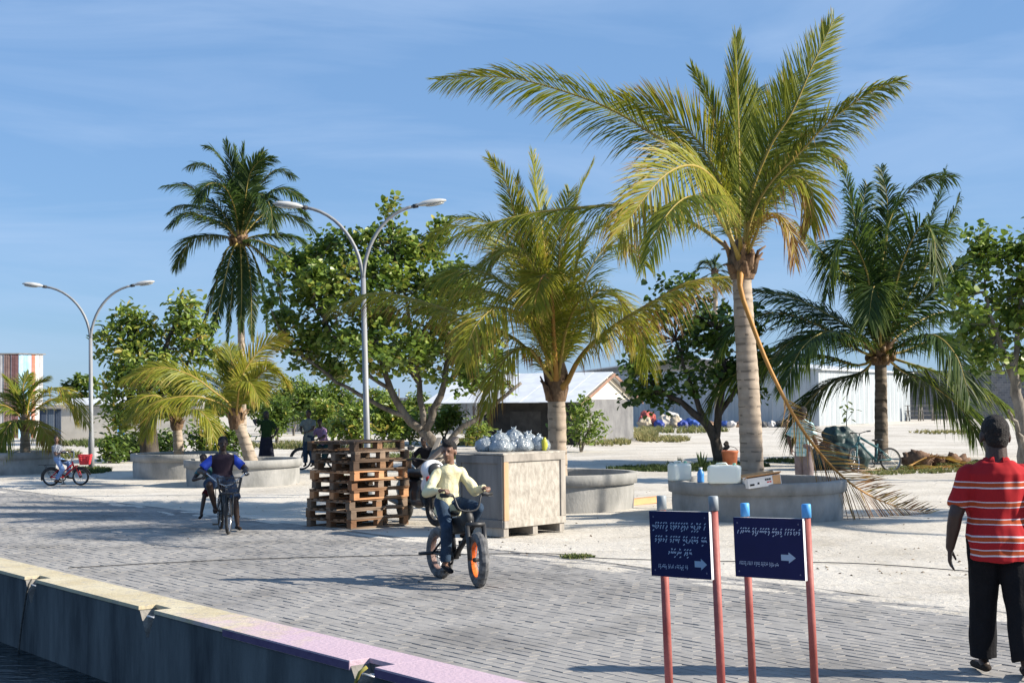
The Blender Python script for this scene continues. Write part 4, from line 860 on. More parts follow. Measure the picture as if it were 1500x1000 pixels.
# ------------------------------------------------------------------ broadleaf trees and shrubs
leaf_dark = tint_mat('broad_leaves', [(0.0, (0.018, 0.040, 0.010)), (0.4, (0.065, 0.12, 0.018)), (0.75, (0.19, 0.27, 0.04)), (0.93, (0.31, 0.36, 0.06)), (1.0, (0.42, 0.34, 0.07))], 0.40, 0.36, spec=0.5)
bark = pm('grey_bark', (0.10, 0.085, 0.07), (0.27, 0.24, 0.20), 6, 0.9, 0.7, 25, stretch=(1, 1, 0.4))
bark_d = pm('dark_bark', (0.035, 0.028, 0.022), (0.09, 0.075, 0.06), 6, 0.9, 0.7, 25, stretch=(1, 1, 0.4))
bark_m = pm('brown_grey_bark', (0.07, 0.058, 0.046), (0.19, 0.165, 0.135), 6, 0.9, 0.7, 25, stretch=(1, 1, 0.4))
def leaf_mesh(name, pts, size, mat, parent, tint, seed, shape='heart', o=None, kind=True, updir=0.5):
    r_ = np.random.RandomState(seed); n = len(pts); C = np.array(pts)
    nrm = r_.normal(size=(n, 3)); nrm[:, 2] = np.abs(nrm[:, 2]) + updir; nrm /= np.linalg.norm(nrm, axis=1)[:, None]
    d = r_.normal(size=(n, 3)); d[:, 2] -= 0.45; d -= nrm * (d * nrm).sum(1)[:, None]; d /= np.linalg.norm(d, axis=1)[:, None]
    s = np.cross(nrm, d); sz = size * r_.uniform(0.6, 1.25, n)[:, None]
    if shape == 'heart': prof = [(0, 0, 0), (.18, .50, .10), (.62, .42, .06), (1, 0, -.06)]
    else: prof = [(0, 0, 0), (.30, .20, .05), (.72, .19, .03), (1, 0, -.10)]
    vs = np.zeros((n, 6, 3))
    vs[:, 0] = C; vs[:, 3] = C + d * sz + nrm * sz * prof[3][2]
    for k, (i, j) in zip((1, 2), ((1, 5), (2, 4))):
        a, w_, l_ = prof[k]
        vs[:, i] = C + d * sz * a + s * sz * w_ + nrm * sz * l_; vs[:, j] = C + d * sz * a - s * sz * w_ + nrm * sz * l_
    if o is not None: vs -= np.array(o)
    b = np.arange(n)[:, None] * 6
    q1 = b + np.array([0, 1, 2, 3]); q2 = b + np.array([0, 3, 4, 5])
    faces = np.concatenate([q1, q2], 1).reshape(-1, 4)
    me = bpy.data.meshes.new(name); me.from_pydata(vs.reshape(-1, 3).tolist(), [], faces.tolist()); me.materials.append(mat)
    a = me.attributes.new('tint', 'FLOAT', 'FACE'); a.data.foreach_set('value', np.repeat(np.clip(np.array(tint), 0, 1), 2).astype(np.float32))
    ob = link(name, me, parent)
    if kind: ob['kind'] = 'stuff'
    return ob
def clumps(lobes, Z, per, seed, csize=0.38, hollow=0.35):
    """lobes: (px, py, rx, ry, dz) in photo units at depth Z -> clump centres"""
    rr = random.Random(seed); k = Z / F; cs = []
    for lb in lobes:
        px, py, rx, ry = lb[:4]; dz = lb[4] if len(lb) > 4 else 0
        c = P(px, py, Z + dz); vol = rx * ry * k * k
        for _ in range(max(3, int(vol * per))):
            while True:
                v = Vector((rr.uniform(-1, 1), rr.uniform(-1, 1), rr.uniform(-1, 1)))
                if hollow < v.length < 1: break
            cs.append(c + Vector((v.x * rx * k, v.y * (rx + ry) / 2 * k, v.z * ry * k)))
    return cs
def tree(name, base, label, cat, lobes, Z, limbs, size=0.16, per=9.0, lpc=26, tint=0.45, seed=1, shape='heart', bm=None, csize=0.42, group=None, twigs=True, r_scale=1.0, tsd=0.16, limbs3=None):
    rr = random.Random(seed); t = empty(name, base, 0, label, cat, group)
    b = MB(); nodes = []
    for pts, r0, r1 in limbs:
        w = [P(p[0], p[1], Z + (p[2] if len(p) > 2 else 0)) for p in pts]
        w = catmull(w, 12); w = [p + Vector((rr.uniform(-.04, .04), rr.uniform(-.04, .04), rr.uniform(-.03, .03))) * (0 if i == 0 else 1) for i, p in enumerate(w)]
        if (w[0] - base).length < 0.6: w[0] = base - Vector((0, 0, 0.15))
        b.tube([p - base for p in w], [(r0 + (r1 - r0) * i / 11) * r_scale for i in range(12)], 8)
        nodes += [(p, (r0 + (r1 - r0) * i / 11) * r_scale) for i, p in enumerate(w) if i > 3]
    b.build('trunk', bm or bark, t)
    cs = clumps(lobes, Z, per, seed); pts = []; tn = []
    tw = MB()
    for c in cs:
        ct = tint + rr.gauss(0, 0.10)
        for _ in range(int(lpc * rr.uniform(.6, 1.4))):
            v = Vector((rr.gauss(0, .5), rr.gauss(0, .5), rr.gauss(0, .42))) * csize
            pts.append(c + v); tn.append(ct + rr.gauss(0, tsd) * 0.7 + (0.35 if rr.random() < 0.012 else 0))
        if twigs and nodes:
            q, rq = min(nodes, key=lambda n_: (n_[0] - c).length); dv = c - q
            m1 = q + dv * 0.5 + Vector((rr.uniform(-.12, .12), rr.uniform(-.12, .12), rr.uniform(-.2, .05))) * dv.length * .6
            tw.tube([p - base for p in (q, m1, c)], [min(0.035, rq * 0.6), 0.015, 0.006], 5, cap=False)
    if tw.v: tag(tw.build('branches', bm or bark, t), kind='stuff')
    leaf_mesh('crown', pts, size, leaf_dark, t, tn, seed + 5, shape, base)
    return t
Z1 = 39.0; b1 = G(662, 691); Z1 = b1.y
tree('sea_hibiscus_tree', b1, 'spreading leafy tree with grey forked trunk behind the stacked pallets', 'tree',
     [(425, 430, 40, 65), (470, 385, 45, 45, .5), (520, 430, 75, 70, -.6), (575, 375, 65, 45), (576, 318, 12, 22), (628, 400, 45, 50, .4), (660, 440, 50, 60, -.6), (560, 500, 85, 50, -.8), (640, 520, 75, 50, .6), (705, 520, 45, 55), (470, 500, 55, 45, .6), (430, 500, 28, 35), (500, 545, 40, 18, .8), (680, 560, 35, 18, -.6), (735, 560, 26, 20), (500, 350, 25, 16), (640, 340, 20, 25)],
     Z1, [([(662, 691), (644, 665), (632, 645), (618, 628)], .24, .19), ([(618, 628), (588, 604), (572, 566), (556, 520), (530, 450)], .17, .05), ([(620, 630), (617, 590), (610, 540), (600, 470), (580, 380)], .13, .03), ([(622, 632), (640, 590), (650, 560), (655, 500), (650, 430)], .16, .04), ([(648, 672), (665, 636), (712, 602), (764, 560)], .12, .06), ([(596, 610), (556, 594), (490, 556), (418, 500)], .10, .03), ([(572, 570), (530, 540), (480, 480), (450, 420)], .08, .03), ([(650, 562), (690, 530), (715, 500)], .07, .02), ([(612, 560, .3), (590, 520, .8), (560, 470, 1.2)], .08, .03)],
     size=.145, per=33, lpc=38, tint=.66, seed=21, csize=.30, r_scale=.72, bm=bark_m)
Z2 = 48.0
tree('leafy_tree', Vector((P(219, 660, Z2).x, Z2, 0)), 'upright leafy tree with thick shaggy trunk beside the short palm and planters', 'tree',
     [(185, 490, 36, 30), (188, 465, 16, 14), (235, 500, 40, 35, .5), (265, 455, 25, 24), (270, 440, 10, 10), (175, 525, 30, 35), (215, 545, 50, 35, -.8), (285, 490, 24, 35), (180, 580, 32, 45, -.5), (245, 575, 45, 30, .6), (300, 530, 22, 25), (185, 615, 22, 25)],
     Z2, [([(219, 690), (218, 650), (216, 610), (214, 570)], .34, .22), ([(214, 575), (195, 530), (186, 480)], .14, .03), ([(216, 575), (240, 520), (262, 455)], .14, .03), ([(216, 600), (190, 580), (170, 540)], .1, .03), ([(218, 590), (260, 560), (290, 500)], .1, .02)],
     size=.25, per=32, lpc=30, tint=.74, seed=33, bm=bark_d, shape='ovate', csize=.42)
b3 = G(1057, 680); Z3 = b3.y
tree('leafy_tree', b3, 'dark leaning tree with spreading crown standing beside the orange bucket', 'tree',
     [(1000, 470, 60, 40), (960, 530, 45, 45, -.5), (1030, 520, 55, 45, .4), (935, 575, 28, 28), (975, 575, 35, 25), (1075, 480, 40, 45), (1100, 540, 35, 40, .6), (1000, 430, 40, 25, .6), (1045, 560, 40, 25), (945, 480, 28, 35)],
     Z3, [([(1057, 680), (1050, 650), (1036, 622), (1005, 594), (975, 575)], .20, .06), ([(1048, 645), (1052, 600), (1060, 540), (1050, 480)], .13, .03), ([(1034, 620), (1010, 560), (990, 500)], .10, .03), ([(1052, 610), (1085, 560), (1100, 510)], .09, .03), ([(1057, 678), (1064, 658), (1063, 648)], .10, .07)],
     size=.17, per=19, lpc=36, tint=.42, seed=44, csize=.34, bm=bark_d)
Z4 = 32.0
b4 = Vector((P(1502, 640, Z4).x, Z4, 0))
tree('leafy_tree', b4, 'bright leafy tree overlapping the dark palm behind the man in red shirt', 'tree',
     [(1440, 390, 38, 36), (1490, 350, 26, 32), (1420, 440, 36, 36, -.4), (1475, 430, 42, 45, .3), (1510, 400, 35, 60), (1450, 490, 40, 36), (1500, 500, 40, 50), (1400, 410, 20, 30), (1465, 530, 36, 18, -.4), (1530, 460, 40, 70), (1440, 350, 20, 16), (1540, 380, 40, 50)],
     Z4, [([(1502, 700), (1498, 640), (1490, 580), (1480, 530)], .17, .11), ([(1484, 545), (1455, 480), (1440, 400)], .08, .02), ([(1484, 545), (1495, 450), (1495, 360)], .08, .02), ([(1496, 610), (1520, 540), (1540, 450)], .09, .03), ([(1502, 655, -.3), (1490, 625, -.5), (1478, 600, -.7)], .05, .03)],
     size=.15, per=26, lpc=38, tint=.66, seed=55, csize=.32)
def bush(px, py, rx, ry, Z, label, size, tint, seed, shape='ovate', per=12, lpc=24, name='shrub', group=None, cat='shrub'):
    base = Vector((P(px, py, Z).x, Z, GZ(P(px, py, Z).x, Z) if Z < 100 else 0)); k = Z / F
    return tree(name, base, label, cat, [(px, py, rx, ry), (px - rx * .45, py + ry * .4, rx * .6, ry * .6), (px + rx * .45, py + ry * .35, rx * .6, ry * .65), (px + rx * .1, py - ry * .4, rx * .5, ry * .6)], Z,
                [([(px, 588 + F * CAM_H / Z), (px - rx * .2, py + ry * .4), (px - rx * .3, py - ry * .2)], .05, .02), ([(px, 588 + F * CAM_H / Z), (px + rx * .3, py + ry * .3), (px + rx * .4, py - ry * .3)], .05, .02)],
                size=size, per=per, lpc=lpc, tint=tint, seed=seed, shape=shape, csize=.34, group=group)
bush(852, 618, 34, 32, 52, 'round bright green shrub against the grey house wall', .22, .66, 61, per=20, lpc=30)
SH = 'shrubs along the plot boundary'
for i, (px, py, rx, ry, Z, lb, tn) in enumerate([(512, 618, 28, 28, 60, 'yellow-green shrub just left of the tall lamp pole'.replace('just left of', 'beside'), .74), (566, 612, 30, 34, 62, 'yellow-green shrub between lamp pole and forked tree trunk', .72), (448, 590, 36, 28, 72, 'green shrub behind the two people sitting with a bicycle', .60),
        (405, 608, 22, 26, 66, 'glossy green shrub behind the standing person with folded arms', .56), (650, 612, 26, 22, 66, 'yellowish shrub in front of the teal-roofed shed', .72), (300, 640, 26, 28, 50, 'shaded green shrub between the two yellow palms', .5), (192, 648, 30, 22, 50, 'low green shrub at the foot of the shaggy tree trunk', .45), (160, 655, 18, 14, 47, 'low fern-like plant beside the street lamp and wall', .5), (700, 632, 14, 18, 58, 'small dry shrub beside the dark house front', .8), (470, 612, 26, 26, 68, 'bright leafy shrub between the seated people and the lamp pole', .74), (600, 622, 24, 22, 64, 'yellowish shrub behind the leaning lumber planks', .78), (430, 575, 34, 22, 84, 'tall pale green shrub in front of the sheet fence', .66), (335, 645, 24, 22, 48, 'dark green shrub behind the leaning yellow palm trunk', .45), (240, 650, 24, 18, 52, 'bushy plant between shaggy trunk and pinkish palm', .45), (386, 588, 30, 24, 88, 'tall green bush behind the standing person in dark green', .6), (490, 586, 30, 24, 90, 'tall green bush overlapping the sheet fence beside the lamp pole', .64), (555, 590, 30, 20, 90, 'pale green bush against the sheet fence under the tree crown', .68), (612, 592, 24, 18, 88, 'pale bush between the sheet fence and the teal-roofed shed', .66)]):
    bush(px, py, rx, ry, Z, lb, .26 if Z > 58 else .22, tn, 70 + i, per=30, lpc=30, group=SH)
# far tree line
for i, (px, py, rx, ry, lb) in enumerate([(118, 575, 34, 22, 'dark green distant tree above the pale boundary wall'), (20, 572, 40, 22, 'distant green tree behind the coloured tin hut'), (165, 588, 30, 14, 'distant green tree showing beside the upright leafy tree'), (430, 590, 45, 18, 'distant green tree behind the yellow palm fronds'), (300, 590, 60, 20, 'distant green tree far behind the tall lamp and palms')]):
    bush(px, py, rx, ry, 120, lb, .6, .45, 90 + i, per=3.4, lpc=40, name='distant_tree', cat='tree', group='trees on the skyline')
# ------------------------------------------------------------------ bicycles
rubber = pm('tyre_rubber', (0.018, 0.018, 0.019), (0.05, 0.05, 0.05), 20, 0.85)
rubber_dusty = pm('dusty_tyre_rubber', (0.05, 0.05, 0.052), (0.17, 0.17, 0.17), 14, 0.9)
chrome = pm('bright_metal', (0.55, 0.55, 0.56), None, rough=0.25, metal=0.9)
dark_metal = pm('dark_metal', (0.03, 0.03, 0.032), (0.06, 0.06, 0.06), 10, 0.45, metal=0.4)
blackp = pm('black_plastic', (0.02, 0.02, 0.02), None, rough=0.5)
def wheel(parent, c, r, tr, rimm, tyrem, steer=0.0, rimw=None, spokes=20, knob=False, spin=0.0, spk=None):
    t = MB(); R0 = r - tr
    n, m = 40, 10; vs = []
    for i in range(n):
        a = 6.2832 * i / n
        for j in range(m):
            b_ = 6.2832 * j / m; rr = R0 + tr * math.cos(b_); k = 1.0
            if knob and i % 2 == 0 and abs(b_ - 0) < 1.0 or knob and i % 2 == 0 and b_ > 5.3: rr += 0.008
            vs.append((rr * math.cos(a), tr * math.sin(b_), rr * math.sin(a)))
    t.add(vs, [(i * m + j, i * m + (j + 1) % m, ((i + 1) % n) * m + (j + 1) % m, ((i + 1) % n) * m + j) for i in range(n) for j in range(m)], 0, not knob)
    ty = t.build('wheel', [tyrem], parent, c, (0, spin, steer))
    ty.name = 'wheel'
    q = MB(); w = rimw or tr * 0.75; R1 = R0 - tr * 0.55
    q.lathe([(R1 - tr * .45, -w * .7), (R1 + tr * .2, -w), (R1 + tr * .3, w), (R1 - tr * .45, w * .7), (R1 - tr * .5, 0), (R1 - tr * .45, -w * .7)], 36, axis='Y'); q.build('rim', rimm, ty)
    q = MB()
    for i in range(spokes):
        a = 6.2832 * i / spokes; s_ = 1 if i % 2 else -1
        q.tube([(0.018 * math.cos(a + .5 * s_), s_ * 0.025, 0.018 * math.sin(a + .5 * s_)), (R1 * math.cos(a), 0, R1 * math.sin(a))], 0.0022, 4, cap=False)
    q.build('spokes', spk or chrome, ty)['kind'] = 'stuff'
    q = MB(); q.lathe([(0, -.055), (.02, -.055), (.026, -.03), (.018, -.02), (.018, .02), (.026, .03), (.02, .055), (0, .055)], 12, axis='Y'); q.build('hub', dark_metal, ty)
    return ty
def bicycle(loc, heading, r, wb, fm, label, tr=0.022, rimm=None, tyrem=None, steer=0.0, bar='flat', barw=0.56, barh=0.92, saddle_h=0.75, basket=None, carrier=False, step=False, lean=0.0, knob=False, grip_m=None, pegs=False, fender=False, group=None, susp=False, thick=1.0, rear_rim=None):
    t = empty('bicycle', loc, heading, label, 'bicycle', group); t.rotation_euler = (lean, 0, heading)
    rimm = rimm or chrome; tyrem = tyrem or rubber
    rw = wheel(t, (0, 0, r), r, tr, rear_rim or rimm, tyrem, 0, knob=knob); fw = wheel(t, (wb, 0, r), r, tr, rimm, tyrem, steer, knob=knob, spin=0.3)
    bb = Vector((wb * 0.40, 0, r * 0.95)); ht = Vector((wb - 0.20, 0, barh - 0.16)); hb = Vector((wb - 0.155, 0, barh - 0.30)); stp = Vector((wb * 0.40 - 0.16 * (saddle_h - 0.3), 0, saddle_h - 0.08))
    q = MB(); T = 0.017 * thick
    q.tube([bb, stp], T, 10); q.tube([ht, hb], T * 1.25, 10); q.tube([hb, bb], T * 1.25, 10)
    if step: q.tube([ht.lerp(hb, .4), bb.lerp(stp, .35)], T, 10)
    else: q.tube([ht.lerp(hb, .15), stp.lerp(bb, .22)], T * 1.1, 10)
    yo = tr + 0.035
    for s_ in (-1, 1):
        q.tube([bb + Vector((0, s_ * .03, 0)), Vector((r * .9, s_ * yo, r * .98)), Vector((0, s_ * yo, r))], T * .65, 8)
        q.tube([stp.lerp(bb, .2) + Vector((0, s_ * .02, 0)), Vector((0, s_ * yo, r))], T * .55, 8)
    q.lathe([(0, -.036), (T * 1.3, -.036), (T * 1.3, .036), (0, .036)], 12, bb, axis='Y')
    q.build('frame', fm, t)
    q = MB(); cs, sn = math.cos(steer), math.sin(steer); ax = Vector((wb, 0, r))
    def st_(v): d = v - Vector((wb, 0, 0)); return Vector((wb + d.x * cs - d.y * sn, d.x * sn + d.y * cs, v.z))
    crown = Vector((wb - 0.115, 0, 2 * r + tr + 0.02)); crown.x = hb.x + (wb - hb.x) * 0.35
    crown.z = max(crown.z, 2 * r + 0.03)
    for s_ in (-1, 1):
        q.tube([st_(crown + Vector((0, s_ * (yo), 0))), st_(Vector((wb, s_ * yo, r)))], T * (1.1 if susp else .75), 8)
    q.tube([st_(crown + Vector((0, -yo - .01, 0))), st_(crown + Vector((0, yo + .01, 0)))], T * 1.2, 8)
    q.tube([hb, st_(crown)], T, 8); q.build('fork', fm if not susp else dark_metal, t)
    hbar = MB(); tp = ht + Vector((-0.02, 0, 0.07))
    hbar.tube([ht, tp], 0.014, 8)
    if bar == 'flat': pts = [(-.05, -barw / 2, .04), (-.01, -barw / 4, .03), (0.02, 0, .0), (-.01, barw / 4, .03), (-.05, barw / 2, .04)]
    elif bar == 'bmx': pts = [(-.07, -barw / 2, .15), (-.03, -barw * .28, .15), (0.02, -.09, .0), (0.02, .09, .0), (-.03, barw * .28, .15), (-.07, barw / 2, .15)]
    else: pts = [(-.16, -barw / 2, .16), (-.03, -barw * .46, .17), (0.03, -barw * .2, .05), (0.04, 0, .0), (.03, barw * .2, .05), (-.03, barw * .46, .17), (-.16, barw / 2, .16)]
    hp = []
    for x, y, z in pts: hp.append(tp + Vector((x * cs - y * sn, x * sn + y * cs, z)))
    hp2 = catmull(hp, 24); hbar.tube(hp2, 0.011, 8)
    hb_o = hbar.build('handlebar', chrome if bar == 'high' else dark_metal, t)
    for e_ in (0, -1):
        i0, i1 = (0, 4) if e_ == 0 else (-1, -5)
        g = MB(); g.tube([hp2[i0], hp2[i1]], 0.018, 8); g.build('grip', grip_m or blackp, hb_o)
        br = MB(); br.tube([hp2[i1] , hp2[i1].lerp(hp2[i0], .5) + Vector((.05 * cs, .05 * sn, -.02)), hp2[i0] + Vector((.045 * cs, .045 * sn, -.02))], 0.005, 6); br.build('brake_lever', dark_metal, hb_o)
    q = MB(); q.tube([stp, stp + Vector((-.025, 0, .07))], .013, 8); sc = stp + Vector((-.03, 0, .09))
    q.ell(sc + Vector((-.05, 0, 0)), (.10, .075, .035), nu=12, nv=8); q.ell(sc + Vector((.07, 0, .0)), (.12, .03, .028), nu=10, nv=6); q.build('saddle', blackp, t)
    q = MB(); q.lathe([(.075, -.004), (.085, 0), (.075, .004), (.06, 0), (.075, -.004)], 20, bb + Vector((0, -.055, 0)), axis='Y')
    for s_, a in ((-1, R(-75)), (1, R(105))):
        e_ = bb + Vector((.15 * math.cos(a), s_ * .075, .15 * math.sin(a))); q.tube([bb + Vector((0, s_ * .06, 0)), e_], .011, 6)
        pd = MB(); pd.box(e_ + Vector((0, s_ * .05, 0)), (.085, .085, .02)); pd.build('pedal', blackp, t)
    q.tube([bb + Vector((0, -.055, .08)), Vector((0, -.055, r + .035))], .005, 5, cap=False); q.tube([bb + Vector((0, -.055, -.08)), Vector((0, -.055, r - .035))], .005, 5, cap=False)
    q.build('crank', dark_metal, t)
    if carrier:
        q = MB(); zc = 2 * r + tr + .06
        for y in (-.06, 0, .06): q.tube([(-.28, y, zc), (.16, y, zc)], .006, 6)
        for x in (-.28, -.06, .16): q.tube([(x, -.06, zc), (x, .06, zc)], .006, 6)
        for s_ in (-1, 1): q.tube([(-.15, s_ * .06, zc), (0, s_ * (yo + .01), r)], .006, 6)
        q.build('carrier', dark_metal, t)
    if fender:
        for cx, a0, a1 in ((0, 20, 200), (wb, 10, 150)):
            q = MB(); pts = [(cx + (r + .018) * math.cos(R(a0 + (a1 - a0) * k / 12)), 0, r + (r + .018) * math.sin(R(a0 + (a1 - a0) * k / 12))) for k in range(13)]
            q.tube(pts, .020, 8, flat=.25, up=Vector((0, 1, 0))); q.build('mudguard', dark_metal, t)
    if pegs:
        q = MB(); q.tube([(0, -yo - .16, r), (0, yo + .16, r)], .019, 10); q.build('axle_pegs', dark_metal, t)
    if basket:
        bm_, solid = basket; q = MB(); c = Vector((wb + .10, 0, barh - .22)); w0, w1, d0_, d1_, h = .13, .17, .09, .13, .22
        c.z = max(c.z, 2 * r + .06)
        def ring(z, w, d): return [c + Vector((-d, -w, z)), c + Vector((d, -w, z)), c + Vector((d, w, z)), c + Vector((-d, w, z))]
        for k in range(4 if not solid else 6):
            u = k / (3 if not solid else 5); rg = ring(h * u, w0 + (w1 - w0) * u, d0_ + (d1_ - d0_) * u); q.tube(rg + [rg[0]], .005 if not solid else .012, 5)
        a_, b_ = ring(0, w0, d0_), ring(h, w1, d1_)
        for i in range(4):
            for k in range(6): q.tube([a_[i].lerp(a_[(i + 1) % 4], k / 6), b_[i].lerp(b_[(i + 1) % 4], k / 6)], .0035 if not solid else .012, 5, cap=False)
        q.box(c + Vector((0, 0, .005)), (d0_ * 2, w0 * 2, .01)); q.build('basket', bm_, t)
    return t

# ------------------------------------------------------------------ people
def remesh(name, mb, mat, parent, voxel, smooth=4, fold=0.0, fscale=6.0, fstretch=(1, 1, 1), mats=None):
    me = bpy.data.meshes.new('tmp'); me.from_pydata(mb.v, [], mb.f); ob = bpy.data.objects.new('tmp', me); COL.objects.link(ob)
    m = ob.modifiers.new('r', 'REMESH'); m.mode = 'VOXEL'; m.voxel_size = voxel; m.use_smooth_shade = True
    s_ = ob.modifiers.new('s', 'SMOOTH'); s_.factor = 0.5; s_.iterations = smooth
    dg = bpy.context.evaluated_depsgraph_get(); dg.update(); new = bpy.data.meshes.new_from_object(ob.evaluated_get(dg), depsgraph=dg)
    bpy.data.objects.remove(ob); bpy.data.meshes.remove(me)
    if fold > 0:
        n_ = len(new.vertices); co = np.zeros(n_ * 3, np.float32); new.vertices.foreach_get('co', co); co = co.reshape(-1, 3)
        nm = np.array([v.normal[:] for v in new.vertices], np.float32)
        dsp = np.array([noise.noise(Vector((c[0] * fscale * fstretch[0], c[1] * fscale * fstretch[1], c[2] * fscale * fstretch[2])) + Vector((fold * 900, 0, 0))) + 0.5 * noise.noise(Vector((c[0] * fscale * 2.3, c[1] * fscale * 2.3, c[2] * fscale * 1.3))) for c in co], np.float32)
        co += nm * (dsp * fold)[:, None]; new.vertices.foreach_set('co', co.ravel()); new.update()
    new.name = name; new.materials.clear(); new.materials.append(mat)
    new.polygons.foreach_set('use_smooth', [True] * len(new.polygons))
    return link(name, new, parent)
def caps(mb, p0, r0, p1, r1, n=12, flat=1.0, up=None, cut=False):
    p0, p1 = Vector(p0), Vector(p1); d = p1 - p0; L_ = d.length or 1e-6; d = d / L_
    pts, rad = [], []
    for a in (-88, -60, -30): pts.append(p0 + d * r0 * math.sin(R(a))); rad.append(r0 * math.cos(R(a)))
    pts += [p0, p1]; rad += [r0, r1]
    for a in ((30, 60, 88) if not cut else ()): pts.append(p1 + d * r1 * math.sin(R(a))); rad.append(r1 * math.cos(R(a)))
    mb.tube(pts, rad, n, flat=flat, up=up)
def loft(mb, secs, n=20):
    """secs: (centre, rx, ry, xdir, ydir)"""
    vs = []
    for c, rx, ry, xd, yd in secs:
        for j in range(n):
            a = 6.2832 * j / n; ca, sa = math.cos(a), math.sin(a)
            k = (abs(ca) ** 2.4 + abs(sa) ** 2.4) ** (-1 / 2.4)
            vs.append(c + xd * (rx * ca * k) + yd * (ry * sa * k))
    m = len(secs); fs = [(i * n + j, i * n + (j + 1) % n, (i + 1) * n + (j + 1) % n, (i + 1) * n + j) for i in range(m - 1) for j in range(n)]
    fs += [tuple(reversed(range(n))), tuple((m - 1) * n + j for j in range(n))]
    mb.add(vs, fs)
def ik(a, c, l1, l2, pole):
    a, c = Vector(a), Vector(c); d = c - a; L_ = min(d.length, (l1 + l2) * 0.999); dn = d.normalized()
    x = (l1 * l1 - l2 * l2 + L_ * L_) / (2 * L_); h = math.sqrt(max(0, l1 * l1 - x * x))
    p = Vector(pole) - dn * Vector(pole).dot(dn)
    p = p.normalized() if p.length > 1e-6 else Vector((0, 0, 0))
    return a + dn * x + p * h, a + dn * L_
def hand(mb, wrist, fdir, palm_n, s, curl, side, grip=False):
    """palm with four fingers and a thumb; palm_n points out of the palm, side +1 right hand / -1 left hand"""
    f = Vector(fdir).normalized(); n_ = Vector(palm_n); n_ = (n_ - f * n_.dot(f)).normalized(); x = f.cross(n_) * side   # towards the thumb
    w = Vector(wrist); L_ = 0.095 * s
    for k in range(4):
        o = (0.030 - 0.020 * k) * s
        caps(mb, w + x * o * .6 + f * .012 * s, .017 * s, w + x * o + f * L_, .013 * s, 8)
    ln = (.072, .080, .074, .058)
    for k in range(4):
        o = (0.031 - 0.0205 * k) * s; p = w + x * o + f * L_; a = curl * (0.7 + .1 * k); d = f
        l_ = ln[k] * s
        for j, (fr, rr) in enumerate(((.45, .0105), (.31, .0095), (.24, .0085))):
            d = (Matrix.Rotation(a * (1.0 if j < 2 else .7), 3, x * side) @ d)
            # turn towards the palm side
            if (d - f).dot(n_) < 0 and a > 0: d = d - n_ * (2 * d.dot(n_)) if d.dot(n_) < 0 else d
            q = p + d * l_ * fr; caps(mb, p, rr * s, q, (rr - .001) * s, 7); p = q
    b0 = w + x * .026 * s + f * .025 * s; d = (f * .62 + x * .70 + n_ * .25).normalized(); p1 = b0 + d * .045 * s; d2 = (f * .80 + x * (.25 if not grip else -.1) + n_ * (.35 if not grip else .7)).normalized()
    caps(mb, b0, .016 * s, p1, .0125 * s, 8); caps(mb, p1, .012 * s, p1 + d2 * .034 * s, .0105 * s, 8); caps(mb, p1 + d2 * .034 * s, .0105 * s, p1 + d2 * .056 * s, .009 * s, 8)
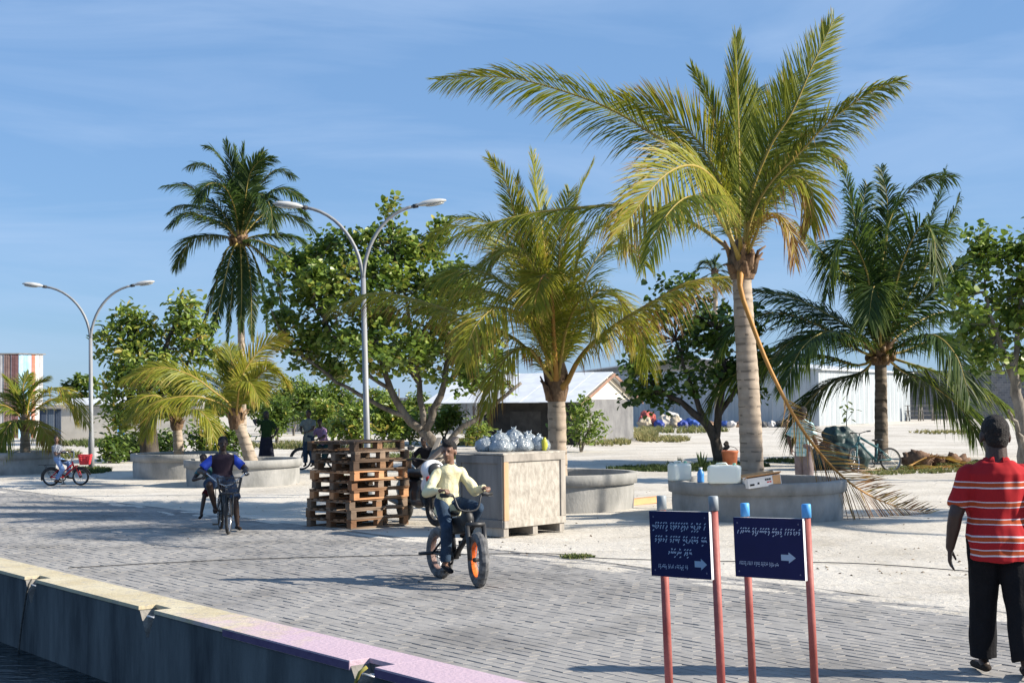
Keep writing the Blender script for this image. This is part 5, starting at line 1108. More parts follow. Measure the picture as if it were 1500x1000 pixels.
def person(loc, heading, label, J, cloth, h=1.72, voxel=0.011, build=1.0, skin=(0.10, 0.055, 0.035), look=(0, 0), hair='short', hair_col=(0.006, 0.005, 0.005), group=None, skirt=False, lean=(0, 0), curl=0.45, hs=1.0):
    """J: joints in metres at full scale, x right, y forward, z up"""
    t = empty('person', loc, heading, label, 'person', group)
    s = h / 1.72; V = lambda p: Vector(p)
    sk = pm('skin_%02d%02d' % (int(skin[0] * 100), int(skin[1] * 1000)), skin, tuple(c * 0.82 for c in skin), 18, 0.5, 0.1, 90, spec=0.45)
    pel, chest, neck = V(J['pelvis']), V(J['chest']), V(J['neck'])
    up = (neck - pel).normalized(); rt = V(J.get('right', (1, 0, 0))).normalized(); rtc = V(J.get('rightc', J.get('right', (1, 0, 0)))).normalized()
    fw = up.cross(rt).normalized(); fwc = up.cross(rtc).normalized()
    sh = {}; hp = {}
    for k, sg in (('R', 1), ('L', -1)):
        sh[k] = neck - up * .105 * s + rtc * sg * .168 * s * (0.45 + 0.55 * build); hp[k] = pel + rt * sg * .088 * s - up * .02 * s
    B = MB()
    tors = [(pel - up * .10 * s, .135, .10, rt, fw), (pel, .158, .115, rt, fw), (pel.lerp(chest, .5), .135, .095, rt, fw), (chest, .158, .11, rtc, fwc), (neck - up * .085 * s, .160, .09, rtc, fwc), (neck - up * .045 * s, .125, .078, rtc, fwc), (neck - up * .010 * s, .072, .064, rtc, fwc), (neck + up * .03 * s, .052, .052, rtc, fwc)]
    def tsec(inf, lo=0, hi=99, bk=1.0): return [(c, (rx * build + inf) * s, (ry * build * bk + inf) * s, a, b_) for i, (c, rx, ry, a, b_) in enumerate(tors) if lo <= i <= hi]
    loft(B, tsec(0))
    yaw, pit = R(look[0]), R(look[1])
    hd_up = V(J.get('head_up', up)); hd_up.normalize(); hf = Matrix.Rotation(yaw, 3, hd_up) @ fwc; hr = hf.cross(hd_up).normalized(); hf = hd_up.cross(hr).normalized(); hf = Matrix.Rotation(pit, 3, hr) @ hf; hu = hr.cross(hf).normalized()
    s_body = s; hc = neck + hd_up * (.155 + .06 * (hs - 1)) * s + hf * .02 * s; s = s * hs
    H = lambda x, y, z: hc + hr * x * s + hf * y * s + hu * z * s
    Mh = Matrix((hr, hf, hu)).transposed()
    caps(B, neck, .058 * s * (.6 + .4 * build), neck + hd_up * .10 * s, .053 * s * (.6 + .4 * build), 14)
    B.ell(H(0, -.008, .028), (.077 * s, .098 * s, .095 * s), nu=18, nv=12, rot=Mh); B.ell(H(0, .018, -.035), (.060 * s, .074 * s, .078 * s), nu=16, nv=10, rot=Mh)
    B.ell(H(0, .07, -.085), (.026 * s, .022 * s, .02 * s), rot=Mh)
    caps(B, H(0, .085, .022), .011 * s, H(0, .104, -.022), .016 * s, 8); B.ell(H(0.014, .094, -.026), (.010 * s, .012 * s, .009 * s), rot=Mh); B.ell(H(-.014, .094, -.026), (.010 * s, .012 * s, .009 * s), rot=Mh)
    caps(B, H(-.035, .082, .030), .010 * s, H(.035, .082, .030), .010 * s, 8)
    B.ell(H(0, .083, -.056), (.026 * s, .014 * s, .012 * s), rot=Mh)
    for sg in (-1, 1): B.ell(H(sg * .080, -.004, -.006), (.012 * s, .022 * s, .033 * s), rot=Mh)
    s = s_body; arms = {}; legs = {}
    for k, sg in (('R', 1), ('L', -1)):
        A = J['arm' + k]; w_ = V(A['wrist']); el, w_ = ik(sh[k], w_, .295 * s, .25 * s, A.get('pole', (sg * .6, -.6, -.5)))
        arms[k] = (el, w_)
        bb_ = 0.35 + 0.65 * build
        caps(B, sh[k], .060 * s * bb_, el, .044 * s * bb_, 14); caps(B, el, .043 * s * bb_, el.lerp(w_, .35), .042 * s * bb_, 12); caps(B, el.lerp(w_, .35), .042 * s * bb_, w_, .027 * s * bb_, 12)
        fd = V(A.get('fdir', (w_ - el))).normalized(); pn = V(A.get('palm', (-sg, 0, 0)))
        hand(B, w_, fd, pn, s * (0.95 + 0.1 * (build - 1)), A.get('curl', curl), sg if True else -sg, A.get('grip', False))
        Lg = J['leg' + k]; an = V(Lg['ankle']); kn, an = ik(hp[k], an, .435 * s, .42 * s, Lg.get('pole', (sg * .1, 1, 0)))
        legs[k] = (kn, an)
        caps(B, hp[k], .088 * s * build, kn, .057 * s * bb_, 14); caps(B, kn, .055 * s * bb_, kn.lerp(an, .32), .055 * s * bb_, 12); caps(B, kn.lerp(an, .32), .055 * s * bb_, an, .036 * s, 12)
        td = V(Lg.get('toe', (0, 1, -.12))).normalized()
        heel = an - V((0, 0, .045 * s)) - td * .04 * s; ball = heel + td * .17 * s
        caps(B, heel, .034 * s, ball, .034 * s, 10, flat=.8); caps(B, an, .036 * s, heel, .034 * s, 10)
        for q in range(4): caps(B, ball + td.cross(V((0, 0, 1))) * (.024 - .016 * q) * s, .013 * s, ball + td.cross(V((0, 0, 1))) * (.028 - .018 * q) * s + td * (.055 - .006 * q) * s, .011 * s, 7)
    body = remesh('body', B, sk, t, voxel, 3)
    # hair cap
    Hm = MB(); s = s_body * hs
    if hair == 'tight': Hm.ell(H(0, -.010, .031), (.0785 * s, .0985 * s, .0965 * s), nu=20, nv=14, rot=Mh); Hm.ell(H(0, -.040, -.02), (.066 * s, .060 * s, .06 * s), nu=16, nv=10, rot=Mh)
    else: Hm.ell(H(0, -.020, .045), (.084 * s, .096 * s, .088 * s), nu=20, nv=12, rot=Mh, jit=0.06); Hm.ell(H(0, -.045, -.005), (.076 * s, .066 * s, .075 * s), nu=16, nv=10, rot=Mh)
    if hair == 'fringe': Hm.ell(H(0.0, .045, .085), (.062 * s, .050 * s, .034 * s), nu=12, nv=8, rot=Mh, jit=.2); Hm.ell(H(.02, .01, .115), (.055 * s, .06 * s, .03 * s), nu=12, nv=8, rot=Mh, jit=.3)
    if hair == 'scarf': Hm.ell(H(0, -.03, -.04), (.10 * s, .10 * s, .15 * s), nu=16, nv=10, rot=Mh)
    hm = pm('hair_%d' % int(hair_col[0] * 1000), hair_col, tuple(min(1, c * 2.2 + .003) for c in hair_col), 60, 0.75, 0.9, 140)
    remesh('hair', Hm, hm, t, max(voxel, .008), 1, fold=.004, fscale=40)
    # eyes and mouth
    E = MB()
    for sg in (-1, 1): E.ell(H(sg * .031, .083, .013), (.013 * s, .007 * s, .007 * s), rot=Mh, nu=8, nv=6)
    E.build('eyes', pm('eye_dark', (.03, .02, .018), None, rough=.2), t)
    s = s_body
    for part in cloth:
        kind, m = part['kind'], part['mat']; C = MB(); inf = part.get('inf', .012); fo = part.get('fold', .006)
        if kind == 'shirt':
            bk = part.get('belly', 1.0); sec = tsec(inf, 0, 6, bk)
            lo = part.get('hem', 0.0); c0, rx0, ry0, a0, b0 = sec[0]
            sec = [(c0 - up * lo * s, rx0 * 1.06 + part.get('flare', 0.0), ry0 * 1.06 + part.get('flare', 0.0), a0, b0)] + [(c0, rx0 * 1.06 + part.get('flare', 0), ry0 * 1.06 + part.get('flare', 0), a0, b0)] + sec[1:]
            loft(C, sec, 24)
            if part.get('collar'): caps(C, neck - up * .03 * s, (.062 * build + .012) * s, neck + hd_up * .012 * s, (.058 * build + .008) * s, 14, cut=True)
            sl = part.get('sleeve', .6)   # share of upper arm, >1 runs on down the forearm
            for k in ('R', 'L'):
                el, w_ = arms[k]; bb_ = 0.35 + 0.65 * build; lo_ = part.get('loose', .016)
                e1 = sh[k].lerp(el, min(1, sl)); caps(C, sh[k], (.056 * bb_ + inf * .7) * s, e1, (.046 * bb_ + inf * .6 + lo_) * s, 14, cut=(sl <= 1))
                d_ = (e1 - sh[k]).normalized()
                if sl > 1: caps(C, el, (.045 * bb_ + inf * .6 + lo_ * .6) * s, el.lerp(w_, sl - 1), (.031 * bb_ + inf * .5) * s, 12, cut=True)
            nm = part.get('name', 'shirt')
        elif kind == 'trousers':
            loft(C, [(c, rx, ry, a, b_) for c, rx, ry, a, b_ in tsec(inf + .004, 0, 2, 1.02)][:2] + [(pel.lerp(chest, .28), (.145 * build + inf) * s, (.105 * build + inf) * s, rt, fw)], 24)
            ln = part.get('len', 1.9); lo_ = part.get('loose', .02); bb_ = 0.35 + 0.65 * build
            for k in ('R', 'L'):
                kn, an = legs[k]; e1 = hp[k].lerp(kn, min(1, ln))
                caps(C, hp[k], (.092 * build + inf) * s, e1, (.060 * bb_ + inf + lo_) * s, 16, cut=(ln <= 1))
                if ln > 1: e2 = kn.lerp(an, ln - 1); caps(C, kn, (.060 * bb_ + inf + lo_) * s, e2, (.045 + inf + part.get('cuff', lo_)) * s, 16, cut=True)
            nm = part.get('name', 'trousers')
        elif kind == 'shoes':
            for k in ('R', 'L'):
                kn, an = legs[k]; td = V(J['leg' + k].get('toe', (0, 1, -.12))).normalized(); heel = an - V((0, 0, .050 * s)) - td * .05 * s
                caps(C, heel, .040 * s, heel + td * .23 * s, .040 * s, 12, flat=.75)
            nm = 'shoes'; fo = 0
        elif kind == 'skirt':
            b_ = V((0, 0, 0)); za = part.get('z', .25)
            loft(C, [(pel + V((0, 0, .05 * s)), .17 * s, .13 * s, rt, fw), (pel - V((0, 0, .15 * s)), .20 * s, .17 * s, rt, fw), (V((pel.x, pel.y, za)), .27 * s, .22 * s, rt, fw)], 24); nm = 'skirt'
        if part.get('collar'):      # turned-down collar flaps and button placket
            K = MB()
            for sg in (-1, 1):
                p0 = neck + fwc * .058 * s * build + rtc * sg * .012 * s - up * .02 * s; p1 = neck + rtc * sg * .066 * s * build + up * .018 * s; p2 = neck + fwc * .085 * s * build + rtc * sg * .055 * s - up * .062 * s; p3 = neck - fwc * .06 * s * build + rtc * sg * .03 * s + up * .028 * s; p4 = neck - fwc * .085 * s * build + rtc * sg * .03 * s - up * .02 * s; p5 = neck + rtc * sg * .092 * s * build - up * .03 * s
                K.add([p0, p1, p3, p4, p5, p2], [(0, 1, 4, 5), (1, 2, 3, 4)], 0, True)
            ko = K.build('collar', m, t); so = ko.modifiers.new('thick', 'SOLIDIFY'); so.thickness = .006
        remesh(nm, C, m, t, part.get('voxel', voxel), 3, fo, part.get('fscale', 9), part.get('fstretch', (1, 1, .5)))
    return t
def cl(name, c1, c2=None, sc=9): return pm(name, c1, c2 or tuple(x * .75 for x in c1), sc, 0.85, 0.25, 60, spec=.15)

# --- man in the striped shirt walking away
stripe = bpy.data.materials.new('red_striped_cloth'); stripe.use_nodes = True
nt = stripe.node_tree; b_ = nt.nodes['Principled BSDF']; L = nt.links; b_.inputs['Roughness'].default_value = .85; b_.inputs['Specular IOR Level'].default_value = .15
tc = nt.nodes.new('ShaderNodeTexCoord'); sx = nt.nodes.new('ShaderNodeSeparateXYZ'); L.new(tc.outputs['Object'], sx.inputs[0])
nn = nt.nodes.new('ShaderNodeTexNoise'); nn.inputs['Scale'].default_value = 3; L.new(tc.outputs['Object'], nn.inputs['Vector'])
ma = nt.nodes.new('ShaderNodeMath'); ma.operation = 'MULTIPLY_ADD'; ma.inputs[1].default_value = .03; L.new(nn.outputs['Fac'], ma.inputs[0]); L.new(sx.outputs['Z'], ma.inputs[2])
mr = nt.nodes.new('ShaderNodeMapRange'); mr.inputs['From Min'].default_value = .70; mr.inputs['From Max'].default_value = 1.60; L.new(ma.outputs[0], mr.inputs[0])
rp = nt.nodes.new('ShaderNodeValToRGB'); rp.color_ramp.interpolation = 'CONSTANT'; L.new(mr.outputs[0], rp.inputs[0]); L.new(rp.outputs[0], b_.inputs['Base Color'])
RED, WH, ORG = (.36, .018, .022, 1), (.58, .52, .56, 1), (.40, .07, .022, 1)
ev = [(0, RED)]
for zc in (.83, .92, 1.035, 1.15, 1.28):
    z0 = zc + .015; 
    for a, c in ((-.022, WH), (-.014, ORG), (.014, WH), (.022, RED)): ev.append(((z0 + a - .70) / .90, c))
e = rp.color_ramp.elements
while len(e) < len(ev): e.new(0.99)
for i, (p, c) in enumerate(ev): e[i].position = p; e[i].color = c
gM = G(1467, 989); mh = R(-8)
person((gM.x, gM.y, 0.0), mh, 'man in red shirt with white stripes and black trousers walking away', dict(pelvis=(0, 0, .93), chest=(0, .02, 1.18), neck=(0, -.01, 1.44), right=(1, 0, 0), head_up=(0, .05, 1),
       armL=dict(wrist=(-.31, .03, .85), pole=(-.5, -1, 0), fdir=(-.02, .14, -1), palm=(1, -.3, 0), curl=.32), armR=dict(wrist=(.32, .02, .87), pole=(.5, -1, 0), fdir=(.02, .1, -1), palm=(-1, -.2, 0), curl=.35),
       legL=dict(ankle=(-.10, .08, .09), toe=(-.15, 1, -.05)), legR=dict(ankle=(.13, -.16, .10), toe=(.15, 1, -.1))),
       [dict(kind='shirt', mat=stripe, sleeve=.80, inf=.024, hem=.06, collar=True, loose=.014, fold=.017, flare=.006, belly=1.22, fscale=7, fstretch=(1.6, 1.6, .45)),
        dict(kind='trousers', mat=cl('black_trouser_cloth', (.010, .010, .012)), inf=.012, loose=.016, cuff=.034, len=1.95, fold=.012, fscale=7, fstretch=(1.4, 1.4, .35)), dict(kind='shoes', mat=cl('dark_sandal', (.03, .022, .018)))],
       h=1.655, voxel=.0065, build=1.24, skin=(.055, .030, .021), look=(8, 0), hs=1.22, hair='tight', hair_col=(.010, .008, .007))

# --- boy on the fat-tyre bike
rear = G(642, 847); front = G(704, 859); dv = front - rear; hdg = R(-61); WB = 0.88
org_rim = pm('orange_rim', (0.75, 0.13, 0.02), (0.80, 0.18, 0.03), 5, 0.4)
blk_paint = pm('black_bike_paint', (0.012, 0.012, 0.013), (0.02, 0.02, 0.022), 6, 0.35)
mid = (rear + front) / 2
bk = bicycle((mid.x - math.cos(hdg) * WB / 2, mid.y - math.sin(hdg) * WB / 2, 0.0), hdg, .275, WB, blk_paint, 'black fat-tyre bicycle with orange front rim ridden by the boy in yellow', tr=.052, rimm=org_rim, tyrem=rubber_dusty, steer=R(-12), bar='bmx', rear_rim=pm('dusty_dark_rim', (.10, .06, .05), (.22, .14, .12), 6, .6), barw=.56, barh=.86, saddle_h=.70, knob=True, pegs=True, susp=True, thick=1.35)
q = MB(); q.box((.52, 0, .60), (.30, .11, .17), rot=(0, R(-8), 0)); q.ell((.64, 0, .66), (.09, .07, .11)); q.build('black_frame_filler', blackp, bk, bevel=.02)  # black filler added for the dark bulk around the frame
FR = Matrix.Rotation(hdg, 3, 'Z'); RO = bk.location.copy()
yellow = cl('pale_yellow_shirt', (.60, .55, .33), (.68, .63, .42))
denim = cl('dark_denim', (.018, .032, .055), (.035, .06, .10))
ph = hdg - math.pi / 2     # person faces +Y in its own frame
def from_bike(x, side, z): return Vector((side, x, z))   # bike x forward -> person y, bike left(+y) -> person -x
hbx = WB - 0.20 - 0.02
boy = person(RO, ph, 'boy in pale yellow shirt and dark jeans riding the fat-tyre bike', dict(pelvis=(0, .20, .83), chest=(0, .19, 1.02), neck=(0, .24, 1.215), right=(1, 0, 0), head_up=(0, .03, 1),
       armR=dict(wrist=(.225, hbx - .165, .965), pole=(.35, -1, -.2), fdir=(-.35, .9, .05), palm=(0, 0, -1), curl=1.0, grip=True), armL=dict(wrist=(-.265, hbx - .13, .975), pole=(-.4, -.5, -.8), fdir=(.1, .95, .05), palm=(0, 0, -1), curl=1.0, grip=True),
       legR=dict(ankle=(.135, .40, .21), pole=(.25, 1, 0), toe=(.1, 1, -.2)), legL=dict(ankle=(-.135, .32, .50), pole=(-.25, 1, .2), toe=(-.1, 1, -.15))),
       [dict(kind='shirt', mat=yellow, sleeve=1.93, inf=.020, hem=.07, collar=True, loose=.010, fold=.015, flare=.014, fscale=9, fstretch=(1, 1, 1)), dict(kind='trousers', mat=denim, inf=.010, loose=.006, cuff=.010, len=1.95, fold=.005), dict(kind='shoes', mat=cl('black_shoe', (.012, .012, .014)))],
       h=1.47, voxel=.0065, build=.90, skin=(.19, .10, .065), look=(-45, -4), hair='fringe', hs=1.10)

# --- man on the small silver bicycle with a child behind him
rear2, front2 = G(317, 776), G(341, 781); a2 = math.atan2(front2.y - rear2.y, front2.x - rear2.x) ; a2 = R(-72)
WB2 = .95; grey_paint = pm('dark_grey_bike_paint', (.05, .055, .06), None, rough=.4)
mid2 = (rear2 + front2) / 2; L2 = Vector((mid2.x - math.cos(a2) * WB2 / 2, mid2.y - math.sin(a2) * WB2 / 2, 0))
bicycle(L2, a2, .27, WB2, grey_paint, 'small grey bicycle with wire basket carrying a man and child', tr=.024, steer=R(-14), bar='high', barw=.60, barh=.78, saddle_h=.68, basket=(pm('wire_basket', (.06, .06, .065), None, rough=.5, metal=.3), False), carrier=True, step=True, fender=True)
blue_sl = bpy.data.materials.new('blue_and_maroon_jersey'); blue_sl.use_nodes = True
nt = blue_sl.node_tree; b_ = nt.nodes['Principled BSDF']; L = nt.links; b_.inputs['Roughness'].default_value = .85
tc = nt.nodes.new('ShaderNodeTexCoord'); sx = nt.nodes.new('ShaderNodeSeparateXYZ'); L.new(tc.outputs['Object'], sx.inputs[0])
ab = nt.nodes.new('ShaderNodeMath'); ab.operation = 'ABSOLUTE'; L.new(sx.outputs['X'], ab.inputs[0])
gt = nt.nodes.new('ShaderNodeMath'); gt.operation = 'GREATER_THAN'; gt.inputs[1].default_value = .165; L.new(ab.outputs[0], gt.inputs[0])
mx = nt.nodes.new('ShaderNodeMix'); mx.data_type = 'RGBA'; mx.inputs[6].default_value = (.022, .010, .022, 1); mx.inputs[7].default_value = (.02, .06, .42, 1); L.new(gt.outputs[0], mx.inputs[0]); L.new(mx.outputs[2], b_.inputs['Base Color'])
ph2 = a2 - math.pi / 2; hx2 = WB2 - .22
person(L2, ph2, 'man in blue-sleeved dark jersey and denim shorts riding with a child', dict(pelvis=(0, .20, .78), chest=(0, .22, .97), neck=(0, .28, 1.155), right=(1, 0, 0), head_up=(0, .06, 1),
       armR=dict(wrist=(.28, hx2 - .24, .88), pole=(.7, -.8, -.4), fdir=(0, 1, -.1), palm=(0, 0, -1), curl=1.0, grip=True), armL=dict(wrist=(-.29, hx2 - .16, .90), pole=(-.7, -.8, -.4), fdir=(0, 1, -.3), palm=(0, 0, -1), curl=1.0, grip=True),
       legR=dict(ankle=(.13, .42, .36), pole=(.5, 1, .2), toe=(.1, 1, -.1)), legL=dict(ankle=(-.20, .40, .09), pole=(-.3, 1, 0), toe=(-.1, 1, 0))),
       [dict(kind='shirt', mat=blue_sl, sleeve=.75, inf=.016, hem=.04, loose=.022, fold=.007), dict(kind='trousers', mat=cl('denim_shorts', (.05, .08, .14)), inf=.016, loose=.03, len=.95, fold=.006, name='shorts'), dict(kind='shoes', mat=cl('dark_sandal', (.03, .022, .018)))],
       h=1.50, voxel=.009, build=1.12, skin=(.040, .022, .016), look=(0, 0))
q = None
person(L2, ph2, 'child in teal top sitting on the carrier behind the riding man', dict(pelvis=(.06, -.10, .68), chest=(.16, -.06, .82), neck=(.24, -.02, .95), right=(1, 0, 0), head_up=(.1, .05, 1),
       armR=dict(wrist=(.30, .16, .78), pole=(.8, -.6, -.4), fdir=(-.4, .9, 0), palm=(-1, 0, 0)), armL=dict(wrist=(-.16, .16, .80), pole=(-.8, -.6, -.4), fdir=(.4, .9, 0), palm=(1, 0, 0)),
       legR=dict(ankle=(.30, .12, .25), pole=(.6, 1, .2), toe=(.3, 1, -.2)), legL=dict(ankle=(-.22, .10, .25), pole=(-.6, 1, .2), toe=(-.2, 1, -.2))),
       [dict(kind='shirt', mat=cl('teal_cloth', (.05, .16, .18)), sleeve=.5, inf=.012, hem=.02, fold=.005), dict(kind='trousers', mat=cl('dark_red_cloth', (.09, .012, .018)), inf=.012, loose=.016, len=.95, fold=.004, name='shorts'), dict(kind='shoes', mat=cl('black_shoe', (.012, .012, .014)))],
       h=1.12, voxel=.010, build=.92, skin=(.05, .028, .02), look=(-15, -5))

# --- child on the red bicycle
rear3, front3 = G(80, 712), G(113, 710); a3 = R(6); WB3 = .68
mid3 = (rear3 + front3) / 2; L3 = Vector((mid3.x - math.cos(a3) * WB3 / 2, mid3.y - math.sin(a3) * WB3 / 2, 0))
red_paint = pm('red_bike_paint', (.55, .03, .04), None, rough=.35)
bicycle(L3, a3, .205, WB3, red_paint, 'small red bicycle with a red plastic basket', tr=.026, steer=R(-10), bar='high', barw=.46, barh=.72, saddle_h=.58, basket=(pm('red_plastic', (.65, .05, .06), None, rough=.4), True), carrier=True, step=True, fender=True)
person(L3, a3 - math.pi / 2, 'child in grey t-shirt and blue jeans riding the red bicycle', dict(pelvis=(0, .14, .64), chest=(.03, .13, .81), neck=(.05, .13, .98), right=(1, 0, 0), rightc=(.86, -.5, 0), head_up=(.05, 0, 1),
       armR=dict(wrist=(.10, .26, .78), pole=(.9, -.6, -.6), fdir=(-.8, .5, .1), palm=(0, 0, -1)), armL=dict(wrist=(-.17, WB3 - .34, .80), pole=(-.7, -.6, -.4), fdir=(0, 1, 0), palm=(0, 0, -1), curl=1.0, grip=True),
       legR=dict(ankle=(.12, .14, .14), pole=(.3, 1, 0), toe=(.1, 1, -.1)), legL=dict(ankle=(-.12, .36, .22), pole=(-.3, 1, .2), toe=(-.1, 1, -.2))),
       [dict(kind='shirt', mat=cl('grey_tee', (.30, .31, .34), (.16, .18, .22), 14), sleeve=.7, inf=.014, hem=.05, fold=.006, loose=.018), dict(kind='trousers', mat=cl('light_denim', (.16, .25, .45), (.22, .33, .55)), inf=.012, loose=.014, len=1.92, fold=.005), dict(kind='shoes', mat=cl('dark_sandal', (.03, .022, .018)))],
       h=1.16, voxel=.010, build=.95, skin=(.14, .075, .05), look=(-48, 0))

# --- people in the background
stand = lambda aL, aR: dict(pelvis=(0, 0, .93), chest=(0, .01, 1.18), neck=(0, -.01, 1.44), right=(1, 0, 0), armL=aL, armR=aR, legL=dict(ankle=(-.11, .03, .09)), legR=dict(ankle=(.11, -.04, .09)))
def at_ground(px, Z): X = P(px, 600, Z).x; return Vector((X, Z, GZ(X, Z)))
person(at_ground(390, 39.5), R(200), 'person in dark green top with hands on hips behind the yellow palm planter', stand(dict(wrist=(-.20, .06, .98), pole=(-1, -.4, .2), fdir=(.8, .4, -.3), palm=(1, 0, 0)), dict(wrist=(.34, .28, 1.30), pole=(1, .2, .6), fdir=(-.3, 1, .1), palm=(0, 0, -1))),
       [dict(kind='shirt', mat=cl('dark_green_cloth', (.015, .04, .014)), sleeve=.7, inf=.02, hem=.10, fold=.007), dict(kind='skirt', mat=cl('blue_black_cloth', (.018, .02, .035)), z=.25)], h=1.50, voxel=.013, skin=(.035, .02, .015), hair='scarf', hair_col=(.012, .018, .010))
sit_h = .60
pL = at_ground(452, 40.0)
person(pL, R(175), 'person in grey-green t-shirt and dark jeans standing by a bicycle near the pallets', stand(dict(wrist=(-.06, .30, 1.08), pole=(-1, -.5, -.3), fdir=(.9, .4, 0), palm=(0, 0, -1)), dict(wrist=(.12, .30, 1.05), pole=(1, -.5, -.3), fdir=(-.9, .4, 0), palm=(0, 0, -1))),
       [dict(kind='shirt', mat=cl('grey_green_tee', (.17, .20, .20)), sleeve=.7, inf=.018, hem=.06, fold=.007, loose=.02), dict(kind='trousers', mat=denim, inf=.012, loose=.016, len=1.93, fold=.006), dict(kind='shoes', mat=cl('black_shoe', (.012, .012, .014)))], h=1.46, voxel=.013, skin=(.05, .028, .02), look=(-20, 0))
pR = at_ground(472, 40.3)
person(pR, R(150), 'person in lilac shirt perched on the bicycle carrier near the pallets', dict(pelvis=(0, -.10, .74), chest=(0, .02, .97), neck=(0, .10, 1.19), right=(1, 0, 0), head_up=(0, .1, 1), armL=dict(wrist=(-.12, .38, .86), pole=(-1, -.5, -.3), fdir=(.4, .9, 0), palm=(0, 0, -1)), armR=dict(wrist=(.16, .38, .84), pole=(1, -.5, -.3), fdir=(-.4, .9, 0), palm=(0, 0, -1)),
       legL=dict(ankle=(-.16, .18, .09), pole=(-.3, 1, 0)), legR=dict(ankle=(.16, .12, .09), pole=(.3, 1, 0))),
       [dict(kind='shirt', mat=cl('lilac_cloth', (.34, .22, .38)), sleeve=.8, inf=.02, hem=.08, fold=.007, loose=.02), dict(kind='trousers', mat=cl('dark_teal_cloth', (.015, .05, .055)), inf=.012, loose=.016, len=1.93, fold=.006)], h=1.44, voxel=.013, skin=(.04, .022, .016), look=(25, -8))
bicycle((pR.x + .40, pR.y - .02, pR.z), R(176), .30, 1.0, grey_paint, 'dark bicycle under the person in lilac shirt', tr=.026, bar='flat', barw=.5, barh=.90, saddle_h=.78, carrier=True, fender=True, lean=R(-4))
person(at_ground(628, 36.0), R(160), 'person in dark clothes crouching behind the pallets under the tree', dict(pelvis=(0, 0, .34), chest=(0, .16, .55), neck=(0, .28, .74), right=(1, 0, 0), head_up=(0, .4, 1), armL=dict(wrist=(-.18, .50, .42), pole=(-1, -.5, -.3)), armR=dict(wrist=(.18, .50, .42), pole=(1, -.5, -.3)), legL=dict(ankle=(-.14, .10, .09), pole=(-.4, 1, .6)), legR=dict(ankle=(.14, .10, .09), pole=(.4, 1, .6))),
       [dict(kind='shirt', mat=cl('charcoal_cloth', (.014, .014, .018)), sleeve=.9, inf=.02, hem=.04, fold=.006), dict(kind='trousers', mat=cl('charcoal_cloth2', (.02, .02, .025)), inf=.012, loose=.02, len=1.9, fold=.005)], h=1.55, voxel=.014, skin=(.04, .022, .016))
plaid = bpy.data.materials.new('teal_check_shirt'); plaid.use_nodes = True
nt = plaid.node_tree; b_ = nt.nodes['Principled BSDF']; L = nt.links; b_.inputs['Roughness'].default_value = .85
tc = nt.nodes.new('ShaderNodeTexCoord'); sx = nt.nodes.new('ShaderNodeSeparateXYZ'); L.new(tc.outputs['Object'], sx.inputs[0]); prev = None
for ax_, k in (('Z', 70), ('X', 80)):
    m1 = nt.nodes.new('ShaderNodeMath'); m1.operation = 'MULTIPLY'; m1.inputs[1].default_value = k; L.new(sx.outputs[ax_], m1.inputs[0])
    m2 = nt.nodes.new('ShaderNodeMath'); m2.operation = 'SINE'; L.new(m1.outputs[0], m2.inputs[0])
    m3 = nt.nodes.new('ShaderNodeMath'); m3.operation = 'GREATER_THAN'; m3.inputs[1].default_value = .45; L.new(m2.outputs[0], m3.inputs[0])
    if prev is None: prev = m3
    else:
        m4 = nt.nodes.new('ShaderNodeMath'); m4.operation = 'ADD'; L.new(prev.outputs[0], m4.inputs[0]); L.new(m3.outputs[0], m4.inputs[1]); prev = m4
rp = nt.nodes.new('ShaderNodeValToRGB'); e = rp.color_ramp.elements; rp.color_ramp.interpolation = 'CONSTANT'; e[0].color = (.58, .66, .62, 1); e[1].position = .5; e[1].color = (.26, .46, .46, 1)
m5 = nt.nodes.new('ShaderNodeMath'); m5.operation = 'MULTIPLY'; m5.inputs[1].default_value = .5; L.new(prev.outputs[0], m5.inputs[0]); L.new(m5.outputs[0], rp.inputs[0]); L.new(rp.outputs[0], b_.inputs['Base Color'])
person(at_ground(1176, 27.5), R(-40), 'man in pale teal checked shirt and grey trousers behind the near planter', stand(dict(wrist=(-.28, .02, .90), pole=(-.4, -1, 0), fdir=(0, .1, -1), palm=(1, 0, 0)), dict(wrist=(.28, .06, .92), pole=(.4, -1, 0), fdir=(0, .1, -1), palm=(-1, 0, 0))),
       [dict(kind='shirt', mat=plaid, sleeve=.85, inf=.022, hem=.08, fold=.009, loose=.024, collar=True), dict(kind='trousers', mat=cl('grey_mauve_trousers', (.16, .125, .125), (.22, .18, .18)), inf=.016, loose=.03, len=1.93, fold=.008), dict(kind='shoes', mat=cl('dark_sandal', (.03, .022, .018)))], h=1.62, voxel=.010, skin=(.06, .033, .024), build=1.0, look=(0, -20))

